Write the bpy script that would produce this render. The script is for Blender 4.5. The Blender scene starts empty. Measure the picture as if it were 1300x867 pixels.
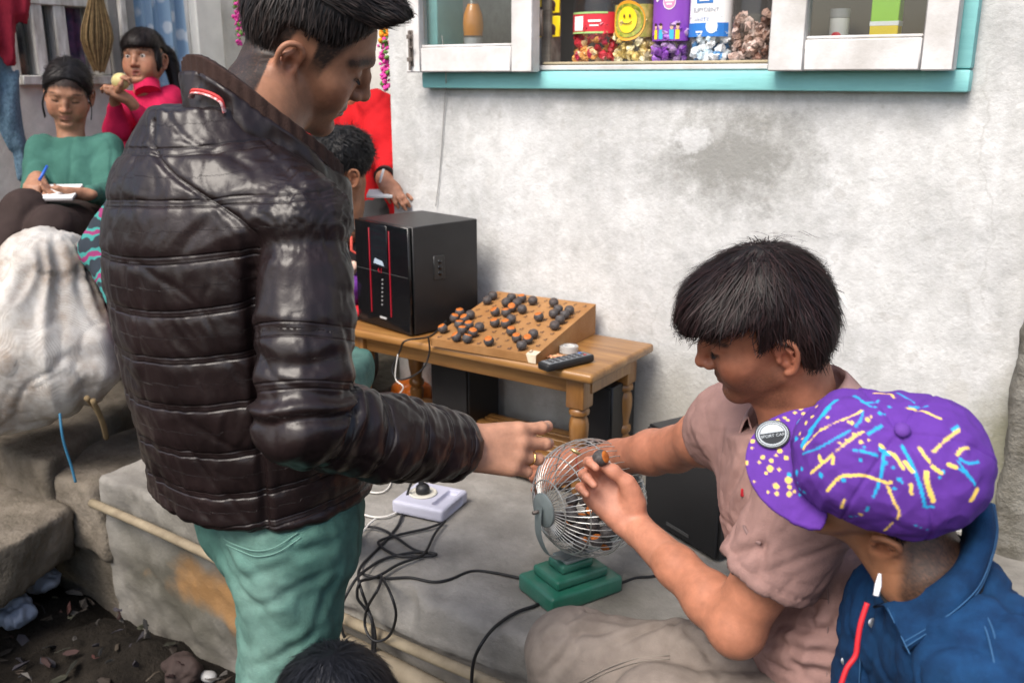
import bpy, bmesh, math, random, os
import numpy as np
from mathutils import Vector, Matrix
R_ = math.radians
random.seed(7); RNG = np.random.default_rng(7)
SC = bpy.context.scene
COL = SC.collection
# ------------------------------------------------------------------ camera, sky, sun, exposure
FPX = 1200.0; PITCH = R_(15.6); YAW = R_(34.0); CAMZ = 1.08
FW = np.array([-math.sin(YAW), math.cos(YAW), 0.0]); RT = np.array([math.cos(YAW), math.sin(YAW), 0.0])
UP = np.array([0, 0, 1.0])
AX = FW*math.cos(PITCH) - UP*math.sin(PITCH); VU = FW*math.sin(PITCH) + UP*math.cos(PITCH)
CAM = np.array([0.0, 0.0, CAMZ])
cam_d = bpy.data.cameras.new('camera'); cam = bpy.data.objects.new('camera', cam_d); COL.objects.link(cam)
cam.location = CAM; cam.rotation_euler = (math.pi/2 - PITCH, 0, YAW)
cam_d.sensor_width = 36; cam_d.lens = FPX/1300*36; cam_d.clip_end = 400; cam_d.clip_start = 0.05
cam_d.dof.use_dof = True; cam_d.dof.focus_distance = 1.6; cam_d.dof.aperture_fstop = 6.3
SC.camera = cam
world = bpy.data.worlds.new('World'); SC.world = world; world.use_nodes = True
SUN_EL = R_(52); SUN_DIR = -RT*0.58 - FW*0.78          # horizontal direction towards the sun
SUN_DIR = SUN_DIR/np.linalg.norm(SUN_DIR)
_nt = world.node_tree; _bg = _nt.nodes['Background']
_sky = _nt.nodes.new('ShaderNodeTexSky'); _sky.sky_type = 'NISHITA'; _sky.sun_disc = False
_sky.sun_elevation = SUN_EL; _sky.sun_rotation = math.atan2(SUN_DIR[0], SUN_DIR[1])
_sky.air_density = 1.0; _sky.dust_density = 3.5; _sky.ozone_density = 0.7
_nt.links.new(_sky.outputs['Color'], _bg.inputs['Color']); _bg.inputs['Strength'].default_value = 0.10
sun_d = bpy.data.lights.new('sun', 'SUN'); sun = bpy.data.objects.new('sun', sun_d); COL.objects.link(sun)
sun_d.energy = 1.5; sun_d.angle = R_(30); sun_d.color = (1.0, 0.95, 0.88)
_d = Vector((SUN_DIR[0]*math.cos(SUN_EL), SUN_DIR[1]*math.cos(SUN_EL), math.sin(SUN_EL)))
sun.rotation_euler = (-_d).to_track_quat('-Z', 'Y').to_euler(); sun.location = (0, 0, 6)
SC.view_settings.view_transform = 'Standard'; SC.view_settings.look = 'None'
SC.view_settings.exposure = 1.36; SC.view_settings.gamma = 1.0; SC.view_settings.use_curve_mapping = False
SC.cycles.use_denoising = True
SC.cycles.max_bounces = 8; SC.cycles.transparent_max_bounces = 12
SC.cycles.caustics_reflective = False; SC.cycles.caustics_refractive = False

# ------------------------------------------------------------------ pixel (1300x867) -> place helpers
def ray(px, py): return AX + RT*(px-650)/FPX - VU*(py-433.5)/FPX
def P(px, py, zc): return CAM + ray(px, py)*zc                       # at a depth along the view axis
def Zp(px, py, z=0.0): r = ray(px, py); return CAM + r*((z-CAMZ)/r[2])   # on a level plane
def Yp(px, py, y): r = ray(px, py); return CAM + r*(y/r[1])          # on a plane parallel to the shop wall
def Xp(px, py, x): r = ray(px, py); return CAM + r*(x/r[0])          # on a plane parallel to the house wall
def cdir(x, y, d):                                                   # camera-aligned direction (right, up, forward) made level
    return RT*x + UP*y + FW*d
# ------------------------------------------------------------------ noise (numpy gradient noise)
_perm = np.random.default_rng(3).permutation(256).astype(np.int32); _perm = np.concatenate([_perm, _perm, _perm])
_gr = np.random.default_rng(4).normal(size=(256, 3)).astype(np.float32); _gr /= np.linalg.norm(_gr, axis=1)[:, None]
def noise3(p):
    p = np.asarray(p, np.float32); i = np.floor(p).astype(np.int32); f = p - i; i &= 255
    u = f*f*f*(f*(f*6-15)+10)
    out = 0
    for dx in (0, 1):
        wx = u[..., 0] if dx else 1-u[..., 0]
        for dy in (0, 1):
            wy = u[..., 1] if dy else 1-u[..., 1]
            for dz in (0, 1):
                wz = u[..., 2] if dz else 1-u[..., 2]
                h = _perm[_perm[_perm[(i[..., 0]+dx) & 255] + ((i[..., 1]+dy) & 255)] + ((i[..., 2]+dz) & 255)]
                g = _gr[h]
                d = g[..., 0]*(f[..., 0]-dx) + g[..., 1]*(f[..., 1]-dy) + g[..., 2]*(f[..., 2]-dz)
                out = out + wx*wy*wz*d
    return out*1.5
def fbm(p, oct=3, gain=.5):
    p = np.asarray(p, np.float32); a = 1.0; s = 0
    for k in range(oct): s = s + a*noise3(p*(2**k)+k*17.3); a *= gain
    return s
def ridged(p, oct=2):
    p = np.asarray(p, np.float32); a = 1.0; s = 0
    for k in range(oct): s = s + a*(1-2*np.abs(noise3(p*(2**k)+k*9.1))); a *= .5
    return s
def creases(p, w=.08):
    return -np.exp(-(noise3(p)/w)**2)-.5*np.exp(-(noise3(np.asarray(p)*1.9+7.7)/w)**2)
def sstep(a, b, x): t = np.clip((x-a)/(b-a), 0, 1); return t*t*(3-2*t)
def unit(v): v = np.asarray(v, float); return v/(np.linalg.norm(v)+1e-12)
def lerp(a, b, t): return np.asarray(a)*(1-t) + np.asarray(b)*t
def frame(z, y):
    """columns x,y,z: z kept, y made orthogonal"""
    z = unit(z); y = np.asarray(y, float); y = unit(y - z*np.dot(y, z)); x = np.cross(y, z); return np.stack([x, y, z], 1)
def spline(pts, n=8, closed=False):
    p = np.asarray(pts, float); N = len(p); out = []
    for i in range(N if closed else N-1):
        if closed: a, b, c, d = p[i-1], p[i], p[(i+1) % N], p[(i+2) % N]
        else: a, b, c, d = p[max(i-1, 0)], p[i], p[i+1], p[min(i+2, N-1)]
        for k in range(n):
            t = k/n
            out.append(.5*((2*b) + (c-a)*t + (2*a-5*b+4*c-d)*t*t + (3*b-a-3*c+d)*t**3))
    if not closed: out.append(p[-1])
    return np.array(out)

# ------------------------------------------------------------------ mesh collecting
class MB:
    def __init__(s): s.v = []; s.f = []; s.n = 0
    def add(s, v, f):
        v = np.asarray(v, float).reshape(-1, 3); s.v.append(v); n = s.n
        s.f += [tuple(int(i)+n for i in q) for q in f]; s.n += len(v); return s
    def box(s, c, half, R=None, bev=0.0, seg=1):
        bm = bmesh.new(); bmesh.ops.create_cube(bm, size=2.0)
        for v in bm.verts: v.co = Vector((v.co.x*half[0], v.co.y*half[1], v.co.z*half[2]))
        if bev > 0: bmesh.ops.bevel(bm, geom=list(bm.edges), offset=min(bev, min(half)*.95), segments=seg, affect='EDGES', profile=.5)
        bm.verts.ensure_lookup_table()
        v = np.array([x.co[:] for x in bm.verts]); f = [[x.index for x in q.verts] for q in bm.faces]; bm.free()
        if R is not None: v = v @ np.asarray(R).T
        return s.add(v+np.asarray(c), f)
    def lo_hi(s, lo, hi, bev=0.0, seg=1):
        lo = np.asarray(lo, float); hi = np.asarray(hi, float); return s.box((lo+hi)/2, (hi-lo)/2, None, bev, seg)
    def tube(s, pts, r, n=8, caps=True, flat=1.0):
        p = np.asarray(pts, float); N = len(p); r = np.broadcast_to(np.asarray(r, float), (N,))
        t = np.gradient(p, axis=0); t /= np.linalg.norm(t, axis=1)[:, None]+1e-12
        u = np.cross(t[0], [0, 0, 1.0]); u = unit(u if np.linalg.norm(u) > 1e-3 else [1, 0, 0]); vs = []
        for i in range(N):
            u = u - t[i]*np.dot(u, t[i]); u = unit(u); w = np.cross(t[i], u)
            a = np.arange(n)*2*math.pi/n
            vs.append(p[i]+r[i]*(np.cos(a)[:, None]*u+flat*np.sin(a)[:, None]*w))
        f = [(i*n+k, i*n+(k+1) % n, (i+1)*n+(k+1) % n, (i+1)*n+k) for i in range(N-1) for k in range(n)]
        if caps: f += [tuple(range(n))[::-1], tuple(range((N-1)*n, N*n))]
        return s.add(np.concatenate(vs), f)
    def lathe(s, prof, n=24, c=(0, 0, 0), R=None, caps=True):
        prof = np.asarray(prof, float); N = len(prof); a = np.arange(n)*2*math.pi/n
        v = np.stack([np.outer(prof[:, 0], np.cos(a)), np.outer(prof[:, 0], np.sin(a)), np.outer(prof[:, 1], np.ones(n))], -1).reshape(-1, 3)
        f = [(i*n+k, i*n+(k+1) % n, (i+1)*n+(k+1) % n, (i+1)*n+k) for i in range(N-1) for k in range(n)]
        if caps: f += [tuple(range(n))[::-1], tuple(range((N-1)*n, N*n))]
        if R is not None: v = v @ np.asarray(R).T
        return s.add(v+np.asarray(c), f)
    def ell(s, c, r, R=None, nu=16, nv=10):
        th = np.linspace(.001, math.pi-.001, nv); prof = np.stack([np.sin(th), -np.cos(th)], 1)
        m = MB().lathe(prof, nu); v = m.v[0]*np.asarray(r)
        if R is not None: v = v @ np.asarray(R).T
        return s.add(v+np.asarray(c), m.f)
    def prism(s, poly, d):
        """polygon (3-d points, planar) pushed by vector d"""
        p = np.asarray(poly, float); n = len(p); d = np.asarray(d, float)
        f = [tuple(range(n))[::-1], tuple(range(n, 2*n))] + [(i, (i+1) % n, n+(i+1) % n, n+i) for i in range(n)]
        return s.add(np.concatenate([p, p+d]), f)
    def grid(s, V):
        V = np.asarray(V, float); a, b = V.shape[:2]
        f = [(i*b+j, (i+1)*b+j, (i+1)*b+j+1, i*b+j+1) for i in range(a-1) for j in range(b-1)]
        return s.add(V.reshape(-1, 3), f)
    def build(s, name, mat, parent=None, smooth=False, auto=True): return mesh_obj(name, np.concatenate(s.v), s.f, mat, parent, smooth, auto=auto)

def mesh_obj(name, v, f, mat, parent=None, smooth=True, attrs=None, auto=False):
    v = np.asarray(v, np.float32); me = bpy.data.meshes.new(name)
    off = np.array(parent_loc(parent), np.float32) if parent is not None else np.zeros(3, np.float32)
    v = v - off
    if isinstance(f, np.ndarray):
        nf, k = f.shape; me.vertices.add(len(v)); me.vertices.foreach_set('co', v.ravel())
        me.loops.add(nf*k); me.loops.foreach_set('vertex_index', f.astype(np.int32).ravel())
        me.polygons.add(nf); me.polygons.foreach_set('loop_start', np.arange(nf, dtype=np.int32)*k)
        me.update(calc_edges=True)
    else: me.from_pydata(v.tolist(), [], f)
    for an, av in (attrs or {}).items():
        av = np.asarray(av, np.float32)
        if av.ndim == 2:
            at = me.attributes.new(an, 'FLOAT_COLOR', 'POINT')
            at.data.foreach_set('color', np.concatenate([av, np.ones((len(av), 1), np.float32)], 1).ravel())
        else:
            at = me.attributes.new(an, 'FLOAT', 'POINT'); at.data.foreach_set('value', av.ravel())
    if not isinstance(f, np.ndarray):
        bm = bmesh.new(); bm.from_mesh(me); bmesh.ops.recalc_face_normals(bm, faces=bm.faces)
        if smooth and auto:
            for e in bm.edges:
                if len(e.link_faces) == 2 and e.calc_face_angle(0) > R_(42): e.smooth = False
        bm.to_mesh(me); bm.free()
    if smooth: me.polygons.foreach_set('use_smooth', np.ones(len(me.polygons), bool))
    if mat is not None: me.materials.append(mat)
    o = bpy.data.objects.new(name, me); COL.objects.link(o)
    if parent is not None: o.parent = parent
    return o
def parent_loc(p):
    l = np.zeros(3)
    while p is not None: l = l + np.array(p.location); p = p.parent
    return l
def tag(o, label, cat, group=None):
    o['label'] = label; o['category'] = cat
    if group: o['group'] = group
    return o
def thing(name, loc, label, cat, group=None):
    o = bpy.data.objects.new(name, None); COL.objects.link(o); o.location = [float(x) for x in loc]; o.empty_display_size = .05
    return tag(o, label, cat, group)
def struct(o): o['kind'] = 'structure'; return o
def stuff(o): o['kind'] = 'stuff'; return o
def text_mesh(s, size, depth=.0006):
    cu = bpy.data.curves.new('t', 'FONT'); cu.body = s; cu.size = size; cu.align_x = 'CENTER'; cu.align_y = 'CENTER'; cu.extrude = depth
    ob = bpy.data.objects.new('t', cu); COL.objects.link(ob); dg = bpy.context.evaluated_depsgraph_get()
    me = ob.evaluated_get(dg).to_mesh(); v = np.array([x.co[:] for x in me.vertices]).reshape(-1, 3); f = [tuple(p.vertices) for p in me.polygons]
    ob.evaluated_get(dg).to_mesh_clear(); bpy.data.objects.remove(ob); bpy.data.curves.remove(cu); return v, f

# ------------------------------------------------------------------ signed-distance modelling + surface nets
def smin(a, b, k):
    if k <= 0: return np.minimum(a, b)
    h = np.maximum(k-np.abs(a-b), 0)/k; return np.minimum(a, b)-h*h*k*.25
class Vol:
    def __init__(s, lo, hi, h):
        s.h = h; s.lo = np.asarray(lo, float)-2*h; n = np.ceil((np.asarray(hi)+2*h-s.lo)/h).astype(int)+1; s.n = n
        s.F = np.full(n, .25, np.float32); s.ax = [(s.lo[i]+h*np.arange(n[i])).astype(np.float32) for i in range(3)]
    def sub(s, lo, hi):
        a = np.clip(np.floor((np.asarray(lo)-s.lo)/s.h).astype(int), 0, s.n); b = np.clip(np.ceil((np.asarray(hi)-s.lo)/s.h).astype(int)+1, 0, s.n)
        sl = tuple(slice(a[i], b[i]) for i in range(3)); X = s.ax[0][sl[0]][:, None, None]; Y = s.ax[1][sl[1]][None, :, None]; Z = s.ax[2][sl[2]][None, None, :]
        return sl, X, Y, Z
    def op(s, sl, d, k, mode):
        A = s.F[sl]
        if mode == '+': s.F[sl] = smin(A, d, k)
        elif mode == '-': s.F[sl] = -smin(-A, d, k)
        elif mode == '&': s.F[sl] = -smin(-A, -d, k)
    def cone(s, a, b, ra, rb=None, k=0., mode='+', flat=None):
        """tapered capsule; flat=(dir, factor) squashes it along dir"""
        rb = ra if rb is None else rb; a = np.asarray(a, float); b = np.asarray(b, float); m = max(ra, rb)*(1.0)+k+3*s.h
        if flat is not None: m = max(ra, rb)*max(1, flat[1])+k+3*s.h
        sl, X, Y, Z = s.sub(np.minimum(a, b)-m, np.maximum(a, b)+m)
        if min(x.stop-x.start for x in sl) <= 0: return s
        d = b-a; L = float(d@d)+1e-12
        px, py, pz = X-np.float32(a[0]), Y-np.float32(a[1]), Z-np.float32(a[2])
        t = np.clip((px*np.float32(d[0])+py*np.float32(d[1])+pz*np.float32(d[2]))/np.float32(L), 0, 1)
        qx, qy, qz = px-t*np.float32(d[0]), py-t*np.float32(d[1]), pz-t*np.float32(d[2])
        if flat is not None:
            n = unit(flat[0]); fl = flat[1]; w = qx*np.float32(n[0])+qy*np.float32(n[1])+qz*np.float32(n[2])
            e = np.float32(1/fl-1); qx, qy, qz = qx+w*e*np.float32(n[0]), qy+w*e*np.float32(n[1]), qz+w*e*np.float32(n[2])
            dist = (np.sqrt(qx*qx+qy*qy+qz*qz)-(ra+t*np.float32(rb-ra)))*min(1, fl)
        else: dist = np.sqrt(qx*qx+qy*qy+qz*qz)-(ra+t*np.float32(rb-ra))
        s.op(sl, dist, k, mode); return s
    def chain(s, pts, rs, k=0., mode='+', flat=None):
        for i in range(len(pts)-1): s.cone(pts[i], pts[i+1], rs[i], rs[i+1], k, mode, flat)
        return s
    def ell(s, c, r, R=None, k=0., mode='+'):
        c = np.asarray(c, float); r = np.asarray(r, float); R = np.eye(3) if R is None else np.asarray(R); m = np.abs(R)@r+k+3*s.h
        sl, X, Y, Z = s.sub(c-m, c+m)
        if min(x.stop-x.start for x in sl) <= 0: return s
        px, py, pz = X-np.float32(c[0]), Y-np.float32(c[1]), Z-np.float32(c[2])
        q = [(px*np.float32(R[0, i])+py*np.float32(R[1, i])+pz*np.float32(R[2, i])) for i in range(3)]
        k0 = np.sqrt(sum((q[i]/np.float32(r[i]))**2 for i in range(3))); k1 = np.sqrt(sum((q[i]/np.float32(r[i]**2))**2 for i in range(3)))+1e-6
        s.op(sl, k0*(k0-1)/k1, k, mode); return s
    def box(s, c, half, R=None, rnd=.005, k=0., mode='+'):
        c = np.asarray(c, float); half = np.asarray(half, float); R = np.eye(3) if R is None else np.asarray(R); m = np.abs(R)@half+k+3*s.h
        sl, X, Y, Z = s.sub(c-m, c+m)
        if min(x.stop-x.start for x in sl) <= 0: return s
        px, py, pz = X-np.float32(c[0]), Y-np.float32(c[1]), Z-np.float32(c[2])
        q = [np.abs(px*np.float32(R[0, i])+py*np.float32(R[1, i])+pz*np.float32(R[2, i]))-np.float32(half[i]-rnd) for i in range(3)]
        d = np.sqrt(sum(np.maximum(a, 0)**2 for a in q))+np.minimum(np.maximum(np.maximum(q[0], q[1]), q[2]), 0)-rnd
        s.op(sl, d.astype(np.float32), k, mode); return s
    def plane(s, p, n, k=0.):
        """cut away what lies on the n side of p"""
        n = unit(n); sl = (slice(None),)*3
        d = (s.ax[0]-p[0])[:, None, None]*np.float32(n[0])+(s.ax[1]-p[1])[None, :, None]*np.float32(n[1])+(s.ax[2]-p[2])[None, None, :]*np.float32(n[2])
        s.op(sl, d.astype(np.float32), k, '&'); return s
    def loft(s, rings, k=0., mode='+', p=2.2):
        """rings: (centre, side_dir, rx, front_dir, ry_front, ry_back) along a mostly straight axis"""
        c = np.array([r[0] for r in rings], float); A = unit(c[-1]-c[0]); t0 = (c-c[0])@A
        m = max(max(r[2], r[4], r[5]) for r in rings)+k+3*s.h
        sl, X, Y, Z = s.sub(c.min(0)-m, c.max(0)+m)
        px, py, pz = X-np.float32(c[0][0]), Y-np.float32(c[0][1]), Z-np.float32(c[0][2])
        t = (px*np.float32(A[0])+py*np.float32(A[1])+pz*np.float32(A[2])); tc = np.clip(t, t0[0], t0[-1])
        fine = np.linspace(t0[0], t0[-1], 60)
        def interp(vals):
            vals = np.asarray(vals, float); y = np.interp(fine, t0, vals); ker = np.ones(7)/7
            y2 = np.convolve(np.pad(y, 3, 'edge'), ker, 'valid'); return np.interp(tc, fine, y2).astype(np.float32)
        cx, cy, cz = [interp(c[:, i]-c[0, i]) for i in range(3)]
        S = unit(np.mean([r[1] for r in rings], 0)); Fd = unit(np.mean([r[3] for r in rings], 0))
        u = (px-cx)*np.float32(S[0])+(py-cy)*np.float32(S[1])+(pz-cz)*np.float32(S[2])
        w = (px-cx)*np.float32(Fd[0])+(py-cy)*np.float32(Fd[1])+(pz-cz)*np.float32(Fd[2])
        rx = interp([r[2] for r in rings]); rf = interp([r[4] for r in rings]); rb = interp([r[5] for r in rings])
        ry = np.where(w > 0, rf, rb)
        q = (np.abs(u/rx)**p+np.abs(w/ry)**p)**(1/p); d = (q-1)*np.minimum(rx, ry)
        ex = np.maximum(t0[0]-t, t-t0[-1]); d = np.where(ex > 0, np.sqrt(np.maximum(d, 0)**2+ex**2), np.maximum(d, ex*1.0))
        s.op(sl, d.astype(np.float32), k, mode); return s
    def sample(s, p):
        q = (np.asarray(p)-s.lo)/s.h; q = np.clip(q, 0, np.array(s.n)-1.001); i = q.astype(int); f = (q-i).astype(np.float32); o = 0
        for dx in (0, 1):
            for dy in (0, 1):
                for dz in (0, 1):
                    w = (f[:, 0] if dx else 1-f[:, 0])*(f[:, 1] if dy else 1-f[:, 1])*(f[:, 2] if dz else 1-f[:, 2])
                    o = o + w*s.F[i[:, 0]+dx, i[:, 1]+dy, i[:, 2]+dz]
        return o
    def grad(s, p):
        e = s.h; g = np.stack([s.sample(p+np.eye(3)[i]*e)-s.sample(p-np.eye(3)[i]*e) for i in range(3)], 1); return g/(np.linalg.norm(g, axis=1)[:, None]+1e-9)
    def mesh(s):
        F = s.F; S = F < 0; nx, ny, nz = F.shape
        cs = [S[a:nx-1+a, b:ny-1+b, c:nz-1+c] for a in (0, 1) for b in (0, 1) for c in (0, 1)]
        cnt = sum(x.astype(np.int8) for x in cs); act = (cnt > 0) & (cnt < 8); idx = np.full(act.shape, -1, np.int32); I = np.argwhere(act); idx[act] = np.arange(len(I))
        acc = np.zeros((len(I), 3), np.float32); num = np.zeros(len(I), np.float32)
        corner = [(a, b, c) for a in (0, 1) for b in (0, 1) for c in (0, 1)]
        val = {c: F[I[:, 0]+c[0], I[:, 1]+c[1], I[:, 2]+c[2]] for c in corner}
        for c in corner:
            for ax in range(3):
                if c[ax]: continue
                e = list(c); e[ax] = 1; e = tuple(e); a, b = val[c], val[e]; m = (a < 0) != (b < 0)
                t = np.where(m, a/np.where(m, a-b, 1), 0); pt = np.tile(np.array(c, np.float32), (len(I), 1)); pt[:, ax] = t
                acc[m] += pt[m]; num[m] += 1
        v = s.lo+(I+acc/num[:, None])*s.h
        qs = []
        for ax in range(3):
            o1, o2 = (ax+1) % 3, (ax+2) % 3
            a = [slice(None)]*3; b = [slice(None)]*3; a[ax] = slice(0, -1); b[ax] = slice(1, None)
            A, B = S[tuple(a)], S[tuple(b)]; E = np.argwhere(A != B); 
            ok = (E[:, o1] > 0) & (E[:, o2] > 0) & (E[:, o1] < F.shape[o1]-1) & (E[:, o2] < F.shape[o2]-1); E = E[ok]
            fl = A[E[:, 0], E[:, 1], E[:, 2]]
            def at(d1, d2): q = E.copy(); q[:, o1] -= d1; q[:, o2] -= d2; return idx[q[:, 0], q[:, 1], q[:, 2]]
            q = np.stack([at(1, 1), at(0, 1), at(0, 0), at(1, 0)], 1); q[~fl] = q[~fl][:, ::-1]; qs.append(q)
        q = np.concatenate(qs); q = q[(q >= 0).all(1)]
        return v.astype(np.float64), q.astype(np.int32)
def normals(v, q):
    n = np.cross(v[q[:, 2]]-v[q[:, 0]], v[q[:, 3]]-v[q[:, 1]]) if q.shape[1] == 4 else np.cross(v[q[:, 1]]-v[q[:, 0]], v[q[:, 2]]-v[q[:, 0]])
    N = np.zeros_like(v)
    for k in range(q.shape[1]):
        for a in range(3): N[:, a] += np.bincount(q[:, k], n[:, a], len(v))
    return N/(np.linalg.norm(N, axis=1)[:, None]+1e-12)
def relax(v, q, it=2, w=.5):
    for _ in range(it):
        s = np.zeros_like(v); c = np.zeros(len(v))
        for k in range(4):
            for j in ((k+1) % 4,):
                for a in range(3): s[:, a] += np.bincount(q[:, k], v[q[:, j], a], len(v)); s[:, a] += np.bincount(q[:, j], v[q[:, k], a], len(v))
                c += np.bincount(q[:, k], minlength=len(v)); c += np.bincount(q[:, j], minlength=len(v))
        v = v*(1-w)+w*s/np.maximum(c, 1)[:, None]
    return v
def join(parts):
    vs, qs, n = [], [], 0
    for v, q in parts: vs.append(v); qs.append(q+n); n += len(v)
    return np.concatenate(vs), np.concatenate(qs)
def seg_dist(p, a, b):
    a = np.asarray(a, float); b = np.asarray(b, float); d = b-a; t = np.clip(((p-a)@d)/(d@d+1e-12), 0, 1); return np.linalg.norm(p-a-t[:, None]*d, axis=1), t
def line_dist(p, pts):
    D = np.full(len(p), 9.)
    for i in range(len(pts)-1): D = np.minimum(D, seg_dist(p, pts[i], pts[i+1])[0])
    return D

# ------------------------------------------------------------------ materials
MATS = {}
def mat(name, col, rough=.6, spec=.5, var=.12, vscale=8., bump=0., bscale=60., metal=0., coat=0., coat_rough=.2, attr=None, col2=None, stain=0., trans=0., sss=0., alpha=1., sheen=0., aniso_scale=None, rvar=0., ior=1.45, emit=None, bdist=.004, detail=6):
    if name in MATS: return MATS[name]
    m = bpy.data.materials.new(name); m.use_nodes = True; nt = m.node_tree; b = nt.nodes['Principled BSDF']; MATS[name] = m
    N = nt.nodes.new; L = nt.links.new
    tc = N('ShaderNodeTexCoord'); mp = N('ShaderNodeMapping'); L(tc.outputs['Object'], mp.inputs['Vector'])
    if aniso_scale is not None: mp.inputs['Scale'].default_value = aniso_scale
    nz = N('ShaderNodeTexNoise'); nz.inputs['Scale'].default_value = vscale; nz.inputs['Detail'].default_value = detail; nz.inputs['Roughness'].default_value = .6; L(mp.outputs[0], nz.inputs['Vector'])
    mix = N('ShaderNodeMix'); mix.data_type = 'RGBA'
    c = np.array(col[:3]); c2 = np.array(col2[:3]) if col2 is not None else None
    ramp = N('ShaderNodeValToRGB'); ramp.color_ramp.elements[0].position = .33; ramp.color_ramp.elements[1].position = .68
    L(nz.outputs['Fac'], ramp.inputs['Fac'])
    if attr:
        at = N('ShaderNodeAttribute'); at.attribute_name = attr
        ramp.color_ramp.elements[0].color = (1-var,)*3+(1,); ramp.color_ramp.elements[1].color = (1+var,)*3+(1,)
        mix.blend_type = 'MULTIPLY'; mix.inputs[0].default_value = 1; L(at.outputs['Color'], mix.inputs[6]); L(ramp.outputs[0], mix.inputs[7]); out = mix.outputs[2]
    else:
        lo = c*(1-var) if c2 is None else c2; hi = np.minimum(c*(1+var), .95) if c2 is None else c
        ramp.color_ramp.elements[0].color = (*lo, 1); ramp.color_ramp.elements[1].color = (*hi, 1); out = ramp.outputs[0]
    if stain > 0:
        n2 = N('ShaderNodeTexNoise'); n2.inputs['Scale'].default_value = vscale*.23; n2.inputs['Detail'].default_value = 9; n2.inputs['Roughness'].default_value = .7; L(tc.outputs['Object'], n2.inputs['Vector'])
        r2 = N('ShaderNodeValToRGB'); r2.color_ramp.elements[0].position = .45; r2.color_ramp.elements[1].position = .7
        r2.color_ramp.elements[0].color = (1, 1, 1, 1); r2.color_ramp.elements[1].color = (1-stain, 1-stain, 1-stain*1.1, 1); L(n2.outputs['Fac'], r2.inputs['Fac'])
        mx = N('ShaderNodeMix'); mx.data_type = 'RGBA'; mx.blend_type = 'MULTIPLY'; mx.inputs[0].default_value = 1; L(out, mx.inputs[6]); L(r2.outputs[0], mx.inputs[7]); out = mx.outputs[2]
    L(out, b.inputs['Base Color'])
    b.inputs['Roughness'].default_value = rough; b.inputs['Metallic'].default_value = metal; b.inputs['Specular IOR Level'].default_value = spec; b.inputs['IOR'].default_value = ior
    b.inputs['Coat Weight'].default_value = coat; b.inputs['Coat Roughness'].default_value = coat_rough
    b.inputs['Transmission Weight'].default_value = trans; b.inputs['Alpha'].default_value = alpha
    if sss: b.inputs['Subsurface Weight'].default_value = sss; b.inputs['Subsurface Radius'].default_value = (.012, .005, .003); b.inputs['Subsurface Scale'].default_value = 1.0
    if sheen: b.inputs['Sheen Weight'].default_value = sheen; b.inputs['Sheen Roughness'].default_value = .5
    if emit is not None: b.inputs['Emission Color'].default_value = (*emit[:3], 1); b.inputs['Emission Strength'].default_value = emit[3]
    if rvar:
        mr = N('ShaderNodeMapRange'); mr.inputs[3].default_value = rough-rvar; mr.inputs[4].default_value = rough+rvar; L(nz.outputs['Fac'], mr.inputs[0]); L(mr.outputs[0], b.inputs['Roughness'])
    if bump:
        nb = N('ShaderNodeTexNoise'); nb.inputs['Scale'].default_value = bscale; nb.inputs['Detail'].default_value = 5; nb.inputs['Roughness'].default_value = .65; L(mp.outputs[0], nb.inputs['Vector'])
        bp = N('ShaderNodeBump'); bp.inputs['Strength'].default_value = bump; bp.inputs['Distance'].default_value = bdist; L(nb.outputs['Fac'], bp.inputs['Height']); L(bp.outputs[0], b.inputs['Normal'])
    return m
def clear(name, tint=(.95, .96, .96), gloss=.10, rough=.06):
    if name in MATS: return MATS[name]
    m = bpy.data.materials.new(name); m.use_nodes = True; nt = m.node_tree; MATS[name] = m; nt.nodes.remove(nt.nodes['Principled BSDF']); N = nt.nodes.new; L = nt.links.new; out = nt.nodes['Material Output']
    t = N('ShaderNodeBsdfTransparent'); t.inputs[0].default_value = (*tint, 1); g = N('ShaderNodeBsdfGlossy'); g.inputs['Roughness'].default_value = rough; lw = N('ShaderNodeLayerWeight'); lw.inputs['Blend'].default_value = .25
    mr = N('ShaderNodeMapRange'); mr.inputs[3].default_value = gloss*.5; mr.inputs[4].default_value = gloss*4; L(lw.outputs['Fresnel'], mr.inputs[0]); mx = N('ShaderNodeMixShader'); L(mr.outputs[0], mx.inputs[0]); L(t.outputs[0], mx.inputs[1]); L(g.outputs[0], mx.inputs[2]); L(mx.outputs[0], out.inputs['Surface']); return m
def nodes_of(m): return m.node_tree, m.node_tree.nodes['Principled BSDF'], m.node_tree.nodes.new, m.node_tree.links.new
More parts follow.
